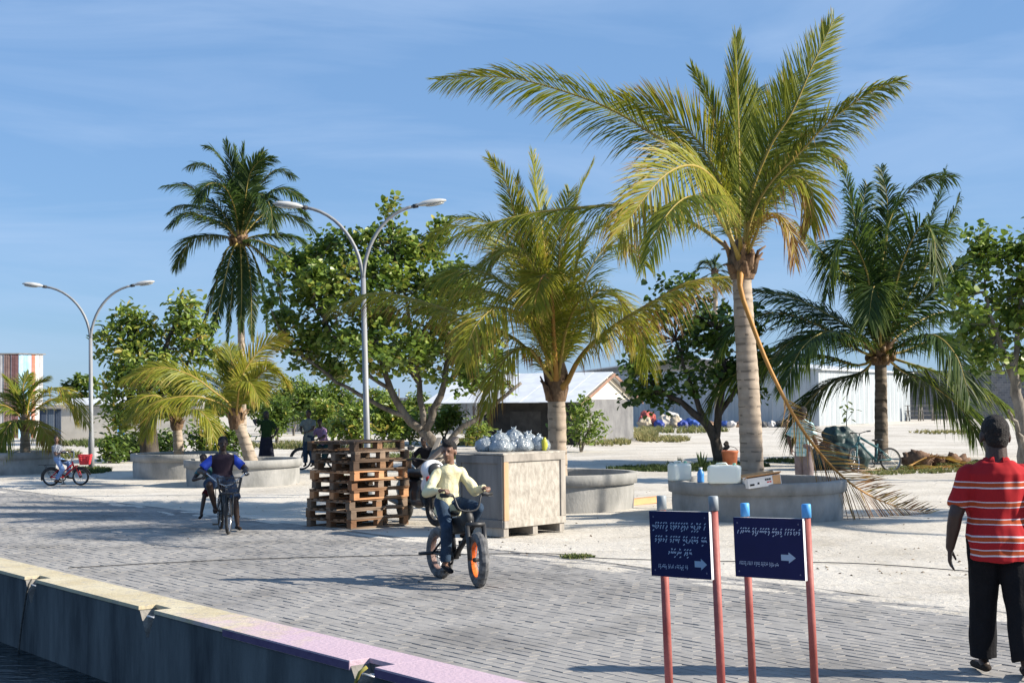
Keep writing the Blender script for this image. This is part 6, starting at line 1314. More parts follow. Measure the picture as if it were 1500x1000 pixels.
# ------------------------------------------------------------------ parked motor scooter behind the boy
gs = G(640, 771); ms = empty('motor_scooter', (gs.x, gs.y, 0.0), R(-62), 'white and black motor scooter parked between the pallets and the crate', 'scooter')
white_p = pm('white_fairing', (.72, .72, .72), None, rough=.25, spec=.5); grey_f = pm('grey_fairing', (.03, .032, .035), None, rough=.3)
wheel(ms, (0, 0, .27), .27, .05, dark_metal, rubber, R(10), spokes=10); wheel(ms, (-1.2, 0, .27), .27, .055, dark_metal, rubber, 0, spokes=10)
q = MB(); 
for s_ in (-1, 1): q.tube([(0, s_ * .08, .27), (-.14, s_ * .08, .72)], .022, 8)
q.tube([(-.14, -.1, .70), (-.14, .1, .70)], .025, 8); q.tube([(-.13, 0, .66), (-.24, 0, .96)], .03, 8); q.build('fork', dark_metal, ms)
q = MB(); pts = [(0 + .32 * math.cos(R(a)), 0, .27 + .32 * math.sin(R(a))) for a in range(20, 170, 15)]; q.tube(pts, .085, 10, flat=.25, up=Vector((0, 1, 0))); q.build('front_mudguard', white_p, ms)
q = MB(); q.ell((-.13, 0, .84), (.13, .20, .17), nu=16, nv=10, rot=(0, R(-20), 0)); q.ell((-.16, 0, .62), (.08, .19, .20), nu=14, nv=10, rot=(0, R(15), 0)); remesh('front_fairing', q, white_p, ms, .012, 3)
q = MB(); q.ell((-.03, 0, .84), (.05, .13, .12), nu=14, nv=8); q.build('headlight', grey_f, ms); q = MB(); q.box((-.06, 0, .66), (.10, .16, .10)); q.build('number_panel', grey_f, ms, bevel=.02)
q = MB(); q.ell((-.03, .13, .72), (.045, .03, .04)); q.ell((-.03, -.13, .72), (.045, .03, .04)); q.build('indicator', pm('red_lens', (.4, .02, .02), None, rough=.2), ms)
q = MB(); hb_ = catmull([(-.34, -.34, 1.0), (-.26, -.2, 1.02), (-.24, 0, .98), (-.26, .2, 1.02), (-.34, .34, 1.0)], 16); q.tube(hb_, .014, 8); q.build('handlebar', dark_metal, ms)
for s_ in (-1, 1):
    q = MB(); q.tube([(-.27, s_ * .24, 1.02), (-.24, s_ * .30, 1.16)], .006, 6); q.ell((-.24, s_ * .31, 1.19), (.012, .065, .042), nu=10, nv=8); q.build('mirror', grey_f, ms)
q = MB(); q.box((-.42, 0, .33), (.50, .28, .08)); q.ell((-.95, 0, .52), (.46, .17, .22), nu=16, nv=10); q.ell((-.65, 0, .45), (.14, .15, .22)); q.ell((-.22, 0, .50), (.05, .20, .26)); remesh('body_shell', q, grey_f, ms, .014, 3)
q = MB(); q.ell((-.78, 0, .77), (.34, .15, .075), nu=14, nv=8); q.ell((-1.15, 0, .82), (.25, .13, .07), nu=14, nv=8); remesh('saddle', q, blackp, ms, .014, 3)
q = MB(); q.tube([(-.6, -.16, .26), (-.9, -.18, .28), (-1.35, -.18, .36)], [.02, .035, .05], 10); q.build('exhaust', dark_metal, ms)
q = MB(); q.tube([(-.55, .12, .3), (-.5, .28, .02)], .012, 6); q.build('kick_stand', dark_metal, ms)
# ------------------------------------------------------------------ buildings and walls inland
tin_white = pm('white_tin_roof', (.58, .60, .62), (.68, .70, .72), 2, .5, .1, 4, metal=.1, stretch=(1, 1, 1))
cream = pm('cream_gable_board', (.62, .57, .46), (.70, .65, .55), 3, .85)
grey_block = pm('grey_block_wall', (.13, .13, .135), (.20, .20, .20), 1.5, .95, .4, 8)
dark_int = pm('open_front_shade', (.018, .017, .016), (.04, .036, .032), 2, .9)  # near-black wall colour stands in for the shade inside the open front
def slab(mb, pts, th, mi=0):
    pts = [Vector(p) for p in pts]; n_ = (pts[1] - pts[0]).cross(pts[2] - pts[0]).normalized() * th
    k = len(pts); vs = pts + [p - n_ for p in pts]
    mb.add(vs, [tuple(range(k)), tuple(reversed(range(k, 2 * k)))] + [(i, i + k, (i + 1) % k + k, (i + 1) % k) for i in range(k)], mi)
# low house: origin at the corner nearest the camera; x along the long front (to the left), y along the gable end (away to the right)
hc_ = Vector((2.71, 60.0, 0)); gd = Vector((.38, .925, 0)).normalized(); ld = Vector((-gd.y, gd.x, 0))
hs_ = empty('low_house', hc_, 0, 'low house with pale tin roof, cream gable and dark open front', 'house')
def HP(l, g, z): return ld * l + gd * g + Vector((0, 0, z))
GW, LN, EZ, RZ = 7.4, 4.2, 1.95, 3.05
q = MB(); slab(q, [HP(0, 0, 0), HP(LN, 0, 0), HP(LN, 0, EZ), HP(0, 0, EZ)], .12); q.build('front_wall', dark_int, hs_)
q = MB(); slab(q, [HP(.03, .06, 0), HP(.03, .06, EZ - .02), HP(.03, GW, EZ - .02), HP(.03, GW, 0)], .12); q.build('gable_wall', grey_block, hs_)
q = MB(); slab(q, [HP(-.02, 0, EZ - .02), HP(-.02, GW / 2, RZ - .04), HP(-.02, GW, EZ - .02)], .06); q.build('gable_board', cream, hs_)
q = MB(); slab(q, [HP(LN, .06, 0), HP(LN, GW, 0), HP(LN, GW, EZ), HP(LN, .06, EZ)], .12); slab(q, [HP(0, GW, 0), HP(0, GW, EZ), HP(LN, GW, EZ), HP(LN, GW, 0)], .12); q.build('rear_wall', grey_block, hs_)
nsh = 8
for i in range(nsh):
    a, c = -.35 + (LN + 2.9) * i / nsh, -.35 + (LN + 2.9) * (i + 1) / nsh - .02
    for g0, g1, z0, z1 in ((-.75, GW / 2 + .02, EZ - .14, RZ + .06), (GW + .5, GW / 2 - .02, EZ - .10, RZ + .06)):
        q = MB(); zz = .006 * (i % 2); slab(q, [HP(a, g0, z0 + zz), HP(c + .06, g0, z0 + zz), HP(c + .06, g1, z1 + zz), HP(a, g1, z1 + zz)], .03); q.build('roof_sheet', tin_white, hs_)
q = MB(); slab(q, [HP(-.40, -.75, EZ - .20), HP(-.40, GW / 2, RZ + .03), HP(-.40, GW / 2, RZ - .11), HP(-.40, -.75, EZ - .34)], .04); slab(q, [HP(-.40, GW / 2, RZ + .03), HP(-.40, GW + .5, EZ - .12), HP(-.40, GW + .5, EZ - .26), HP(-.40, GW / 2, RZ - .11)], .04); q.build('barge_board', pm('brown_trim', (.20, .11, .08), (.28, .17, .12), 4, .8), hs_)
for l_ in (LN + .3, LN + 2.4):
    q = MB(); q.box(HP(l_, -.55, .85), (.1, .1, 1.7)); q.build('porch_post', pm('porch_timber', (.10, .085, .07), (.18, .15, .13), 5, .9), hs_)
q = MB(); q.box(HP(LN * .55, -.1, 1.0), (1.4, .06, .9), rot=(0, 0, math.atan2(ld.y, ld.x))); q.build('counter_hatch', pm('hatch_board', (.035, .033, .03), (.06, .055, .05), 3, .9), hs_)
# warehouse of pale metal sheets
wc = Vector((20.6, 96.5, 0)); wr = Vector((.515, .857, 0)); wl = Vector((-wr.y, wr.x, 0))
wh = empty('metal_warehouse', wc, 0, 'long warehouse of pale grey metal sheeting behind the palms', 'warehouse')
sheet = pm('pale_metal_sheet', (.38, .42, .445), (.46, .50, .525), .8, .5, .15, 2, metal=.15, stretch=(1, 1, .2))
sheet2 = pm('pale_metal_sheet_worn', (.35, .39, .41), (.44, .475, .50), 1.2, .55, .15, 2, metal=.15, stretch=(1, 1, .2))
def sheet_wall(parent, o, d, nrm, n, w, h, mats, name='wall_sheet', z0=0.0):
    for i in range(n):
        q = MB(); a = o + d * (w * i)
        slab(q, [a + Vector((0, 0, z0)), a + d * (w - .015) + Vector((0, 0, z0)), a + d * (w - .015) + Vector((0, 0, h)), a + Vector((0, 0, h))], .03)
        for k in range(1, 4):
            c = a + d * (w * k / 4) + nrm * .02; slab(q, [c + Vector((0, 0, z0)), c + d * .08 + Vector((0, 0, z0)), c + d * .08 + Vector((0, 0, h)), c + Vector((0, 0, h))], .05)
        q.build(name, mats[i % len(mats)] if not callable(mats) else mats(i), parent)
sheet_wall(wh, Vector((0, 0, 0)), wl, Vector((-wr.x, -wr.y, 0)), 18, 1.1, 3.9, [sheet, sheet2])
sheet_wall(wh, wr * .05, wr, -wl, 20, 1.1, 3.9, [sheet2, sheet, sheet])
q = MB(); slab(q, [wl * -.3 - wr * .3 + Vector((0, 0, 3.86)), wr * 22.4 - wl * .3 + Vector((0, 0, 3.86)), wr * 22.4 + wl * 10 + Vector((0, 0, 4.9)), -wr * .3 + wl * 10 + Vector((0, 0, 4.9))], .08); slab(q, [wl * 10 - wr * .3 + Vector((0, 0, 4.9)), wr * 22.4 + wl * 10 + Vector((0, 0, 4.9)), wr * 22.4 + wl * 20.2 + Vector((0, 0, 3.86)), -wr * .3 + wl * 20.2 + Vector((0, 0, 3.86))], .08); q.build('roof', tin_white, wh)
# block wall and timber racks on the far right
bw = bpy.data.materials.new('grey_blockwork'); bw.use_nodes = True
nt = bw.node_tree; L = nt.links; b_ = nt.nodes['Principled BSDF']; b_.inputs['Roughness'].default_value = .95
tc = nt.nodes.new('ShaderNodeTexCoord'); mp = nt.nodes.new('ShaderNodeMapping'); mp.inputs['Rotation'].default_value = (R(90), 0, 0); br = nt.nodes.new('ShaderNodeTexBrick')
br.inputs['Scale'].default_value = 1; br.inputs['Brick Width'].default_value = .42; br.inputs['Row Height'].default_value = .21; br.inputs['Mortar Size'].default_value = .012
br.inputs['Color1'].default_value = (.10, .105, .115, 1); br.inputs['Color2'].default_value = (.15, .155, .165, 1); br.inputs['Mortar'].default_value = (.22, .22, .22, 1)
L.new(tc.outputs['Object'], mp.inputs[0]); L.new(mp.outputs[0], br.inputs['Vector']); L.new(br.outputs['Color'], b_.inputs['Base Color'])
bwp = P(1320, 600, 122); q = MB(); q.box((13, 0, 2.0), (26, .25, 4.0)); q.box((13, 0, 4.05), (26.2, .35, .12))
for k in range(8): q.box((.4 + 3.6 * k, -.06, 2.0), (.35, .42, 3.99))
tag(q.build('block_wall', bw, None, (bwp.x, 122, 0), (0, 0, R(-6))), 'dark grey blockwork wall beyond the white warehouse end', 'wall')
gw = pm('grey_old_timber', (.12, .11, .10), (.24, .22, .20), 5, .9)
for i, px in enumerate((1340, 1362, 1388)):
    a = P(px, 610, 113); t = empty('timber_rack', (a.x, 113 + i, 0), R(5 * i), 'grey timber rack with shelves against the blockwork wall', 'rack', 'timber racks by the blockwork wall')
    for x in (-.55, .55):
        q = MB(); q.tube([(x - .15, -.2, 0), (x, -.05, 1.25)], .05, 6); q.tube([(x + .15, .1, 0), (x, -.05, 1.25)], .05, 6); q.build('trestle', gw, t)
    for z in (.45, .8, 1.22):
        q = MB(); q.box((0, 0, z), (1.5, .3, .05)); q.build('shelf_board', gw, t)
# left: pale boundary building with blue door, dark shed, coloured tin hut
pale = pm('pale_render_wall', (.42, .40, .36), (.55, .52, .47), .8, .95, .3, 6)
a = P(86, 645, 77); t = empty('low_building', (a.x, 77, 0), R(4), 'low pale walled building with a bright blue door', 'building')
q = MB(); q.box((1.55, 0, .93), (3.1, .2, 1.86)); q.build('front_wall', pale, t)
q = MB(); q.box((5.6, 0, 1.02), (4.2, .2, 2.04)); q.build('front_wall', pale, t)
q = MB(); q.box((3.30, -.03, .85), (.62, .08, 1.7)); dr_ = q.build('door', pm('bright_blue_paint', (.06, .28, .66), (.08, .33, .72), 3, .5), t)
q = MB(); q.box((3.5, -.09, .85), (.05, .05, .14)); q.build('handle', dark_metal, dr_)
q = MB(); q.box((3.3, .06, 1.80), (.7, .2, .2)); q.build('lintel', pale, t)
q = MB(); slab(q, [(-.2, -.3, 1.92), (7.8, -.3, 2.1), (7.8, 3, 2.5), (-.2, 3, 2.3)], .06); q.build('roof', tin_white, t)
q = MB(); slab(q, [(3.7, -.25, 2.05), (5.2, -.25, 2.55), (7.7, -.25, 2.15)], .1); q.build('parapet', pale, t)
a = P(58, 645, 74); t = empty('dark_shed', (a.x, 74, 0), R(8), 'small dark blue-grey shed beside the pale walled building', 'shed')
sheet_wall(t, Vector((0, 0, 0)), Vector((1, 0, 0)), Vector((0, -1, 0)), 3, .36, 1.75, [pm('dark_blue_sheet', (.04, .06, .09), (.07, .09, .13), 2, .7), pm('grey_blue_sheet', (.10, .13, .17), None, rough=.7)])
q = MB(); slab(q, [(-.1, -.15, 1.78), (1.2, -.15, 1.78), (1.2, 1.2, 1.95), (-.1, 1.2, 1.95)], .05); q.build('roof', gw, t)
a = P(27, 560, 86); t = empty('tin_hut', (a.x, 86, 0), 0, 'tall hut of patched tin sheets in grey, maroon, pale blue and red', 'hut')
tc_ = [pm('tin_' + n_, c, c2, 3, .7, .2, 3) for n_, c, c2 in (('maroon', (.14, .07, .07), (.20, .11, .11)), ('brown', (.17, .11, .10), (.24, .17, .15)), ('greyish', (.34, .34, .35), (.45, .45, .46)), ('dkgrey', (.20, .19, .19), (.28, .27, .27)), ('sky', (.30, .50, .68), (.40, .60, .76)), ('blue', (.22, .42, .64), (.32, .52, .70)), ('rust', (.40, .14, .09), (.46, .22, .16)), ('white', (.60, .58, .56), (.68, .66, .64)), ('cream', (.55, .40, .22), (.6, .48, .3)))]
d1_ = Vector((-.97, -.24, 0)).normalized(); sheet_wall(t, Vector((0, 0, 0)), d1_, Vector((-.24, -.97, 0)), 5, .42, 5.05, [tc_[0], tc_[1], tc_[2], tc_[3], tc_[2]])
d2_ = Vector((.62, .78, 0)).normalized(); sheet_wall(t, Vector((0.02, 0.02, 0)), d2_, Vector((.78, -.62, 0)), 6, .27, 5.05, [tc_[4], tc_[5], tc_[4], tc_[6], tc_[7], tc_[2]])
q = MB(); c4 = [Vector((.05, -.1, 0)), d1_ * 2.2 + Vector((0, -.1, 0)), d1_ * 2.2 + d2_ * 1.75, d2_ * 1.75 + Vector((.1, 0, 0))]; slab(q, [p + Vector((0, 0, 5.08)) for p in c4][::-1], .06); q.build('roof', gw, t)
# teal-roofed shed and sheet fence in the middle distance
a = P(652, 600, 84); t = empty('open_shed', (a.x, 84, 0), R(-3), 'open shed with pale teal roof behind the low house', 'shed')
sheet_wall(t, Vector((0, 0, 0)), Vector((1, 0, 0)), Vector((0, -1, 0)), 5, .62, 2.3, [pm('grey_wall_sheet', (.28, .29, .30), (.36, .37, .38), 2, .8), pm('grey_wall_sheet2', (.22, .23, .24), (.3, .31, .32), 2, .8)])
q = MB(); slab(q, [(-.4, -.7, 2.32), (3.6, -.7, 2.32), (3.6, 2, 2.95), (-.4, 2, 2.95)], .06); q.build('roof', pm('teal_roof', (.24, .44, .42), (.32, .52, .50), 2, .6), t)
for x in (.1, 1.3, 2.6): q = MB(); q.tube([(x, -.5, 0), (x, -.5, 2.36)], .05, 8); q.build('post', gw, t)
a = P(385, 600, 95); t = empty('sheet_fence', (a.x, 95, 0), R(2), 'weathered grey sheet fence behind the shrubs and the seated people', 'fence')
fm_ = [pm('fence_grey_%d' % i, c, tuple(x * 1.3 for x in c), 2, .85) for i, c in enumerate(((.20, .20, .21), (.26, .26, .26), (.16, .165, .18), (.22, .20, .18)))]
sheet_wall(t, Vector((0, 0, 0)), Vector((1, 0, 0)), Vector((0, -1, 0)), 20, .62, 2.2, lambda i: fm_[(i * 7 + i // 3) % 4], 'fence_sheet')
for x in range(0, 13, 3): q = MB(); q.tube([(x, .1, 0), (x, .1, 2.8)], .05, 6); q.build('fence_post', gw, t)

# ------------------------------------------------------------------ loose things
def lump(name, mb, mat, loc, label, cat, group=None, rz=0): return tag(mb.build(name, mat, None, loc, (0, 0, rz)), label, cat, group)
bagm = bpy.data.materials.new('clear_plastic_bag'); bagm.use_nodes = True
nt = bagm.node_tree; b_ = nt.nodes['Principled BSDF']; b_.inputs['Base Color'].default_value = (.42, .48, .53, 1); b_.inputs['Roughness'].default_value = .16; b_.inputs['Transmission Weight'].default_value = .5; b_.inputs['Specular IOR Level'].default_value = .6
vo = nt.nodes.new('ShaderNodeTexNoise'); vo.inputs['Scale'].default_value = 22; vo.inputs['Detail'].default_value = 5; bn = nt.nodes.new('ShaderNodeBump'); bn.inputs['Strength'].default_value = .9; bn.inputs['Distance'].default_value = .03; tcb = nt.nodes.new('ShaderNodeTexCoord')
nt.links.new(tcb.outputs['Object'], vo.inputs['Vector']); nt.links.new(vo.outputs['Fac'], bn.inputs['Height']); nt.links.new(bn.outputs[0], b_.inputs['Normal'])
CM = cr.matrix_basis.copy() if False else Matrix.Translation(cr.location) @ Euler(cr.rotation_euler).to_matrix().to_4x4()
lab = ['clear plastic bag of bottles at the near corner of the crate lid', 'clear plastic bag with a twisted top on the crate lid', 'plump clear plastic bag in the middle of the crate lid', 'clear plastic bag leaning against a yellow pouch on the crate', 'slumped clear plastic bag at the shaded edge of the crate lid', 'tallest clear plastic bag standing on the crate lid', 'small clear plastic bag tucked between larger ones on the crate']
spots = [(.40, .42, .16, .20), (.56, .62, .17, .30), (.74, .36, .17, .22), (1.06, .30, .15, .24), (.40, .74, .15, .22), (.86, .62, .18, .34), (.95, .46, .14, .27), (1.12, .55, .15, .28), (.62, .40, .13, .17)]
for i, (x, y, r_, h) in enumerate(spots):
    rr = random.Random(i + 3); w = CM @ Vector((x, y, ZT + .029)); t = empty('plastic_bag', w, rr.uniform(0, 6), {5: 'tallest clear plastic bag standing on the crate lid', 8: 'smallest clear plastic bag of the pile on the crate lid', 3: 'clear plastic bag right behind the yellow-green pouch on the crate'}.get(i, 'middle-sized clear plastic bag of bottles piled on the crate lid'), 'bag', 'clear plastic bags on the crate')
    q = MB(); vs = []; nn_ = 16; prof = [(.0, .0), (.75, 0.0), (1.0, .12), (1.02, .35), (.85, .62), (.5, .80), (.16, .88), (.22, 1.0)]
    for j, (pr, pz) in enumerate(prof):
        for k in range(nn_):
            a = 6.2832 * k / nn_; f_ = 1 + .22 * noise.noise(Vector((math.cos(a) * 1.6 + i * 5, math.sin(a) * 1.6, pz * 3))) + .07 * math.sin(a * 7 + i)
            vs.append((pr * r_ * f_ * math.cos(a), pr * r_ * f_ * math.sin(a), pz * h * (1 + .12 * noise.noise(Vector((a, i, pz * 2))) if pz > .2 else 1)))
    q.add(vs, [(j * nn_ + k, j * nn_ + (k + 1) % nn_, (j + 1) * nn_ + (k + 1) % nn_, (j + 1) * nn_ + k) for j in range(len(prof) - 1) for k in range(nn_)], 0, True); q.build('bag_skin', bagm, t)
    q = MB()
    for k in range(4):
        a = 6.28 * k / 4 + .4; c = Vector((math.cos(a) * r_ * .62, math.sin(a) * r_ * .62, 0)); q.lathe([(.0, .005), (.034, .005), (.035, h * .5), (.03, h * .58), (.014, h * .7), (.014, h * .76), (0, h * .76)], 8, c)
    q.build('bottles', pm('clear_bottle', (.55, .6, .66), None, rough=.2), t)['kind'] = 'stuff'
w = CM @ Vector((1.02, .16, ZT + .029)); q = MB(); q.ell((0, 0, .085), (.05, .04, .09), jit=.3); q.lathe([(.02, .15), (.022, .19), (0, .192)], 8); lump('yellow_pouch', q, pm('yellow_green_plastic', (.50, .45, .05), (.35, .40, .06), 9, .4), w, 'small yellow-green pouch at the foot of the clear plastic bags', 'pouch')
# lumber leaning under the tree
pk = [pm('weathered_plank', (.15, .135, .115), (.27, .245, .21), 4, .9, .3, 30, stretch=(.2, 1, 1)), pm('dark_plank', (.06, .05, .045), (.13, .11, .10), 4, .9, .3, 30, stretch=(.2, 1, 1))]
for i in range(9):
    a0 = P(598 + i * 3, 684 - i, 34.0 + .1 * i); a0.z = GZ(a0.x, a0.y) + .05; a1 = P(668 - (i % 4) * 8, 640 + (i * 5) % 17, 35.2 + .12 * i); d_ = a1 - a0
    q = MB(); q.box((0, 0, 0), (d_.length, .12 if i % 2 else .18, .035)); rot = d_.to_track_quat('X', 'Z').to_euler()
    o = q.build('lumber_plank', pk[0] if i % 3 else pk[1], None, (a0 + a1) / 2, rot); tag(o, 'weathered plank in the lumber pile leaning under the spreading tree', 'plank', 'planks leaning under the tree')
# orange bucket beside the dark tree
a = at_ground(1068, 38.6); t = empty('plastic_bucket', a, 0, 'orange plastic bucket at the foot of the dark leaning tree', 'bucket')
q = MB(); q.lathe([(0, .0), (.17, .0), (.22, .44), (.235, .45), (.235, .49), (.20, .49), (.16, .05), (0, .05)], 20); q.build('pail', pm('orange_plastic', (.42, .12, .05), (.50, .17, .08), 6, .6), t)
q = MB(); q.tube(catmull([(-.23, 0, .46), (-.16, .12, .56), (0, .17, .60), (.16, .12, .56), (.23, 0, .46)], 14), .008, 6); q.build('handle', dark_metal, t)
# dark tarpaulin heap with a sapling, and the teal bicycle
tarp = pm('dark_tarpaulin', (.008, .016, .016), (.02, .05, .05), 6, .5, .8, 14)
a = at_ground(1226, 37.5); q = MB(); q.ell((0, 0, .35), (.62, .55, .55), jit=.35, nu=20, nv=14); q.ell((-.35, -.05, .30), (.36, .4, .42), jit=.4, nu=16, nv=10); q.ell((.05, .1, .80), (.40, .4, .38), jit=.4, nu=16, nv=12); q.ell((.45, -.1, .3), (.35, .35, .45), jit=.4, nu=16, nv=10)
tp_ = remesh('tarpaulin_heap', q, tarp, None, .03, 2, fold=.03, fscale=4); tp_.location = a - Vector((0, 0, .03)); tag(tp_, 'dark tarpaulin-covered heap beside the teal bicycle', 'heap')
a = at_ground(1240, 39.2); t = empty('sapling', a, 0, 'thin sapling with large pale leaves behind the tarpaulin heap', 'plant')
q = MB(); q.tube([(0, 0, -.05), (.03, 0, .7), (-.02, 0, 1.25), (.04, 0, 1.75)], [.02, .016, .012, .006], 6); q.tube([(-.02, 0, 1.2), (.16, 0, 1.45)], .008, 5); q.build('stem', bark, t)
rr = random.Random(4)
for i in range(14):
    q = MB(); c = Vector((rr.uniform(-.14, .26), rr.uniform(-.15, .15), rr.uniform(1.15, 1.78))); d_ = Vector((rr.uniform(-1, 1), rr.uniform(-1, 1), rr.uniform(-.3, .9))).normalized(); s_ = d_.cross(Vector((0, 0, 1))).normalized(); l_ = rr.uniform(.16, .24)
    up_ = s_.cross(d_); q.add([c, c + d_ * l_ * .35 + s_ * .05 + up_ * .015, c + d_ * l_ * .75 + s_ * .045 + up_ * .01, c + d_ * l_, c + d_ * l_ * .75 - s_ * .045 + up_ * .01, c + d_ * l_ * .35 - s_ * .05 + up_ * .015], [(0, 1, 2, 3), (0, 3, 4, 5)], 0, False, .78 + rr.uniform(-.15, .1)); q.build('leaf', leaf_dark, t, tint=True)
a = at_ground(1304, 36.4)
bicycle((a.x, a.y, a.z), R(196), .31, 1.02, pm('teal_bike_paint', (.03, .09, .10), (.05, .13, .14), 5, .4), 'teal bicycle with dark tyres parked by the dark palm', tr=.026, bar='flat', barw=.56, barh=1.08, saddle_h=.80, lean=R(8), thick=1.6, steer=R(35))
# refuse along the warehouse wall
rc = [((.50, .42, .30), 'beige'), ((.45, .10, .08), 'red'), ((.03, .06, .30), 'dark blue'), ((.05, .12, .42), 'blue'), ((.55, .50, .42), 'cream'), ((.10, .10, .10), 'black'), ((.62, .60, .58), 'white'), ((.35, .22, .14), 'brown')]
pos = [(944, 97, 0, .8), (958, 97.5, 1, .7), (966, 96.5, 2, .6), (975, 97, 4, 1.0), (988, 97, 0, .9), (1000, 96, 2, .6), (1010, 96.5, 3, .7), (1018, 96, 3, .6), (1030, 96, 6, .5), (1040, 96, 7, .5), (1052, 96.5, 2, .6), (1062, 96, 3, .5), (1072, 95.5, 6, .5), (1083, 96, 7, .45), (1118, 95, 5, .45), (1130, 95, 6, .5), (1142, 95, 5, .5), (1152, 94.5, 7, .6), (948, 98.5, 1, 1.2), (984, 98.5, 6, 1.15)]
for i, (px, Z, c, s_) in enumerate(pos):
    X = P(px, 620, Z).x; q = MB(); q.ell((0, 0, s_ * .42), (s_ * .62, s_ * .5, s_ * .52), jit=.5, nu=14, nv=9); q.ell((s_ * .3, -.1, s_ * .28), (s_ * .4, s_ * .4, s_ * .32), jit=.5, nu=12, nv=8)
    m = pm('refuse_' + rc[c][1].replace(' ', '_'), rc[c][0], tuple(x * .6 for x in rc[c][0]), 4, .6, .5, 9)
    o = remesh('refuse_bag', q, m, None, .05, 1, fold=.04, fscale=4); o.location = (X, Z, -.03); o.rotation_euler = (0, 0, i * 1.3); tag(o, '%s%s refuse bag in the rubbish heaped along the warehouse wall' % ('big ' if s_ > .85 else 'small ' if s_ < .6 else 'middling ', rc[c][1]), 'refuse bag', 'refuse bags along the warehouse')
# spiky plants and husks
agm = tint_mat('agave_blade', [(0, (.02, .045, .015)), (1, (.08, .12, .04))], .5, .15)
for i, (px, Z, s_) in enumerate(((1026, 38.2, .55), (994, 38.8, .38), (978, 39.0, .26), (1044, 37.6, .35))):
    a = at_ground(px, Z); t = empty('spiky_plant', a, i, ('large', 'middling', 'tiny', 'narrow')[i] + ' spiky rosette plant in the shade near the orange bucket', 'plant', 'spiky plants under the dark tree'); rr = random.Random(i)
    for k in range(18):
        an = rr.uniform(0, 6.28); el = rr.uniform(.2, 1.35); d_ = Vector((math.cos(an) * math.cos(el), math.sin(an) * math.cos(el), math.sin(el))); sd = d_.cross(Vector((0, 0, 1))).normalized() * s_ * .06
        q = MB(); q.add([-sd * .6, sd * .6, d_ * s_ * .5 + sd, d_ * s_ * .5 - sd, d_ * s_], [(0, 1, 2, 3), (3, 2, 4)], 0, False, rr.random()); q.build('blade', agm, t, tint=True)
hus = pm('brown_husk', (.10, .055, .035), (.22, .14, .09), 6, .95, .6, 20)
for i, (px, Z, s_) in enumerate(((1346, 38, .26), (1360, 38.4, .18), (1374, 38.2, .16), (1332, 38.6, .2), (1392, 38.4, .2), (1408, 38.8, .16))):
    a = at_ground(px, Z); q = MB(); q.ell((0, 0, s_ * .7), (s_ * 1.3, s_, s_), jit=.5, nu=14, nv=9, rot=(.2 * i, .5, i)); lump('palm_husk', q, hus, a - Vector((0, 0, .02)), 'largest brown dry palm husk of the litter near the dark palm' if i == 0 else 'small brown dry palm husk lying in the litter near the dark palm', 'husk', 'dry palm husks on the sand', i)
for i, (pts, tn) in enumerate((([(1330, 684, 37.5), (1365, 668, 37.8), (1400, 676, 38), (1430, 684, 38.2)], .95), ([(1420, 690, 37), (1385, 684, 37), (1350, 690, 36.8), (1325, 694, 36.7)], .90), ([(1375, 690, 37.2), (1400, 682, 37.3), (1425, 693, 36.6), (1450, 700, 36.2)], .86))):
    w = [P(*p) for p in pts]; 
    for p in w: p.z = max(p.z, GZ(p.x, p.y) + .04)
    t = empty('fallen_frond', w[0], 0, 'dry brown palm frond lying on the sand among husks', 'frond', 'fallen dry fronds'); frond(t, w[0], w, Lmax=.45, n=26, tint=tn, rt=.9, droop=.15, w=.05, r0=.025, bare=.1, seed=i).name = 'leaf_blade'

cb = [G(*p) for p in ((100, 833), (250, 825), (400, 819), (615, 814), (800, 813), (885, 820), (1050, 825), (1250, 831), (1420, 839), (1560, 848))]
for p in cb: p.z = max(0, GZ(p.x, p.y)) + .014
q = MB(); q.tube(catmull(cb, 90), .0055, 6); tag(q.build('cable', rubber), 'thin black cable lying across the paving and sand', 'cable')
# ------------------------------------------------------------------ ground cover
gm = tint_mat('grass_blades', [(0, (.03, .06, .015)), (.5, (.12, .15, .04)), (1, (.36, .30, .14))], .7, .25)
gb = MB(); rr = random.Random(17)
def patch(px, py, rx, ry, n, h, tn, blades=7):
    for _ in range(n):
        a = rr.uniform(0, 6.28); k = math.sqrt(rr.random()); p = G(px + rx * k * math.cos(a), py + ry * k * math.sin(a)); z = GZ(p.x, p.y)
        for _b in range(blades):
            an = rr.uniform(0, 6.28); l_ = h * rr.uniform(.5, 1.2); d_ = Vector((math.cos(an) * .5, math.sin(an) * .5, 1)).normalized() * l_; sd = Vector((-math.sin(an), math.cos(an), 0)) * (.006 + .010 * (p.y / 40)); o_ = p + Vector((rr.uniform(-.05, .05), rr.uniform(-.05, .05), 0)); o_.z = z - .01
            gb.add([o_ - sd, o_ + sd, o_ + d_ * .6 + sd * .7, o_ + d_ * .6 - sd * .7, o_ + d_ + Vector((math.cos(an), math.sin(an), -.4)) * l_ * .25], [(0, 1, 2, 3), (3, 2, 4)], 0, False, min(1, max(0, tn + rr.gauss(0, .15))))
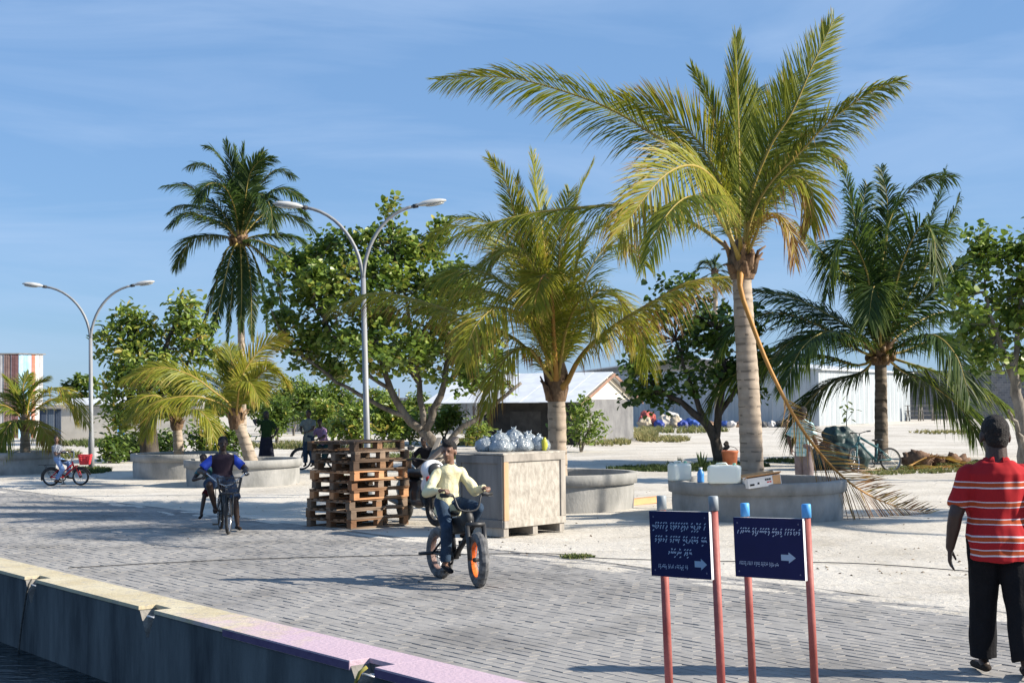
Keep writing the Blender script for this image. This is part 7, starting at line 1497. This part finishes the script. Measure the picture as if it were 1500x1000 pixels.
for a in ((945, 640, 18, 8, 160, .5, .75), (975, 646, 40, 3, 150, .3, .75), (1000, 632, 70, 3, 180, .4, .6), (880, 650, 45, 4, 150, .3, .7), (60, 668, 60, 5, 260, .28, .5), (150, 652, 60, 3, 200, .35, .35), (420, 655, 70, 4, 220, .3, .6), (210, 672, 60, 4, 260, .25, .3), (135, 690, 28, 4, 160, .16, .25),
          (980, 687, 90, 3, 420, .14, .12), (1070, 683, 60, 3, 260, .14, .15), (1400, 682, 60, 5, 300, .16, .55), (1350, 690, 60, 4, 160, .12, .55), (1180, 676, 60, 3, 160, .15, .4), (848, 816, 22, 2.5, 60, .05, .45), (1390, 634, 60, 2, 120, .2, .8), (700, 650, 40, 4, 160, .3, .7), (620, 672, 50, 5, 220, .25, .4), (540, 655, 40, 4, 160, .3, .6), (1300, 692, 40, 4, 120, .1, .6), (510, 700, 20, 2, 50, .08, .5)): patch(*a)
tag(gb.build('grass', gm, tint=True), 'patchy dry and green grass growing on the coral sand', 'grass', kind='stuff')
# leaf litter and pebbles scattered over the sand
lt = tint_mat('leaf_litter', [(0, (.06, .04, .025)), (.5, (.20, .14, .08)), (1, (.38, .34, .28))], .9)
lb = MB(); rr = random.Random(23)
for _ in range(900):
    Z = 15 + 40 * rr.random() ** 1.6; px = rr.uniform(-20, 1520); X = (px - 750) / F * Z; d_ = N.dot(Vector((X, Z, 0))) - d1
    if d_ < .1 and not (d_ > -3 and rr.random() < .12): continue
    z = GZ(X, Z) if d_ > 0 else .004; s_ = rr.uniform(.008, .032); an = rr.uniform(0, 6.28); u_ = Vector((math.cos(an), math.sin(an), 0)) * s_; v_ = Vector((-math.sin(an), math.cos(an), 0)) * s_ * rr.uniform(.3, .7); o_ = Vector((X, Z, z))
    lb.add([o_ - u_ - Vector((0, 0, .004)), o_ - v_ + Vector((0, 0, .003)), o_ + u_ + Vector((0, 0, .006)), o_ + v_ + Vector((0, 0, .003)), o_ + Vector((0, 0, s_ * .5))], [(0, 1, 4), (1, 2, 4), (2, 3, 4), (3, 0, 4)], 0, False, rr.random())
tag(lb.build('leaf_litter', lt, tint=True), 'scattered leaf litter and coral bits on the sand', 'litter', kind='stuff')
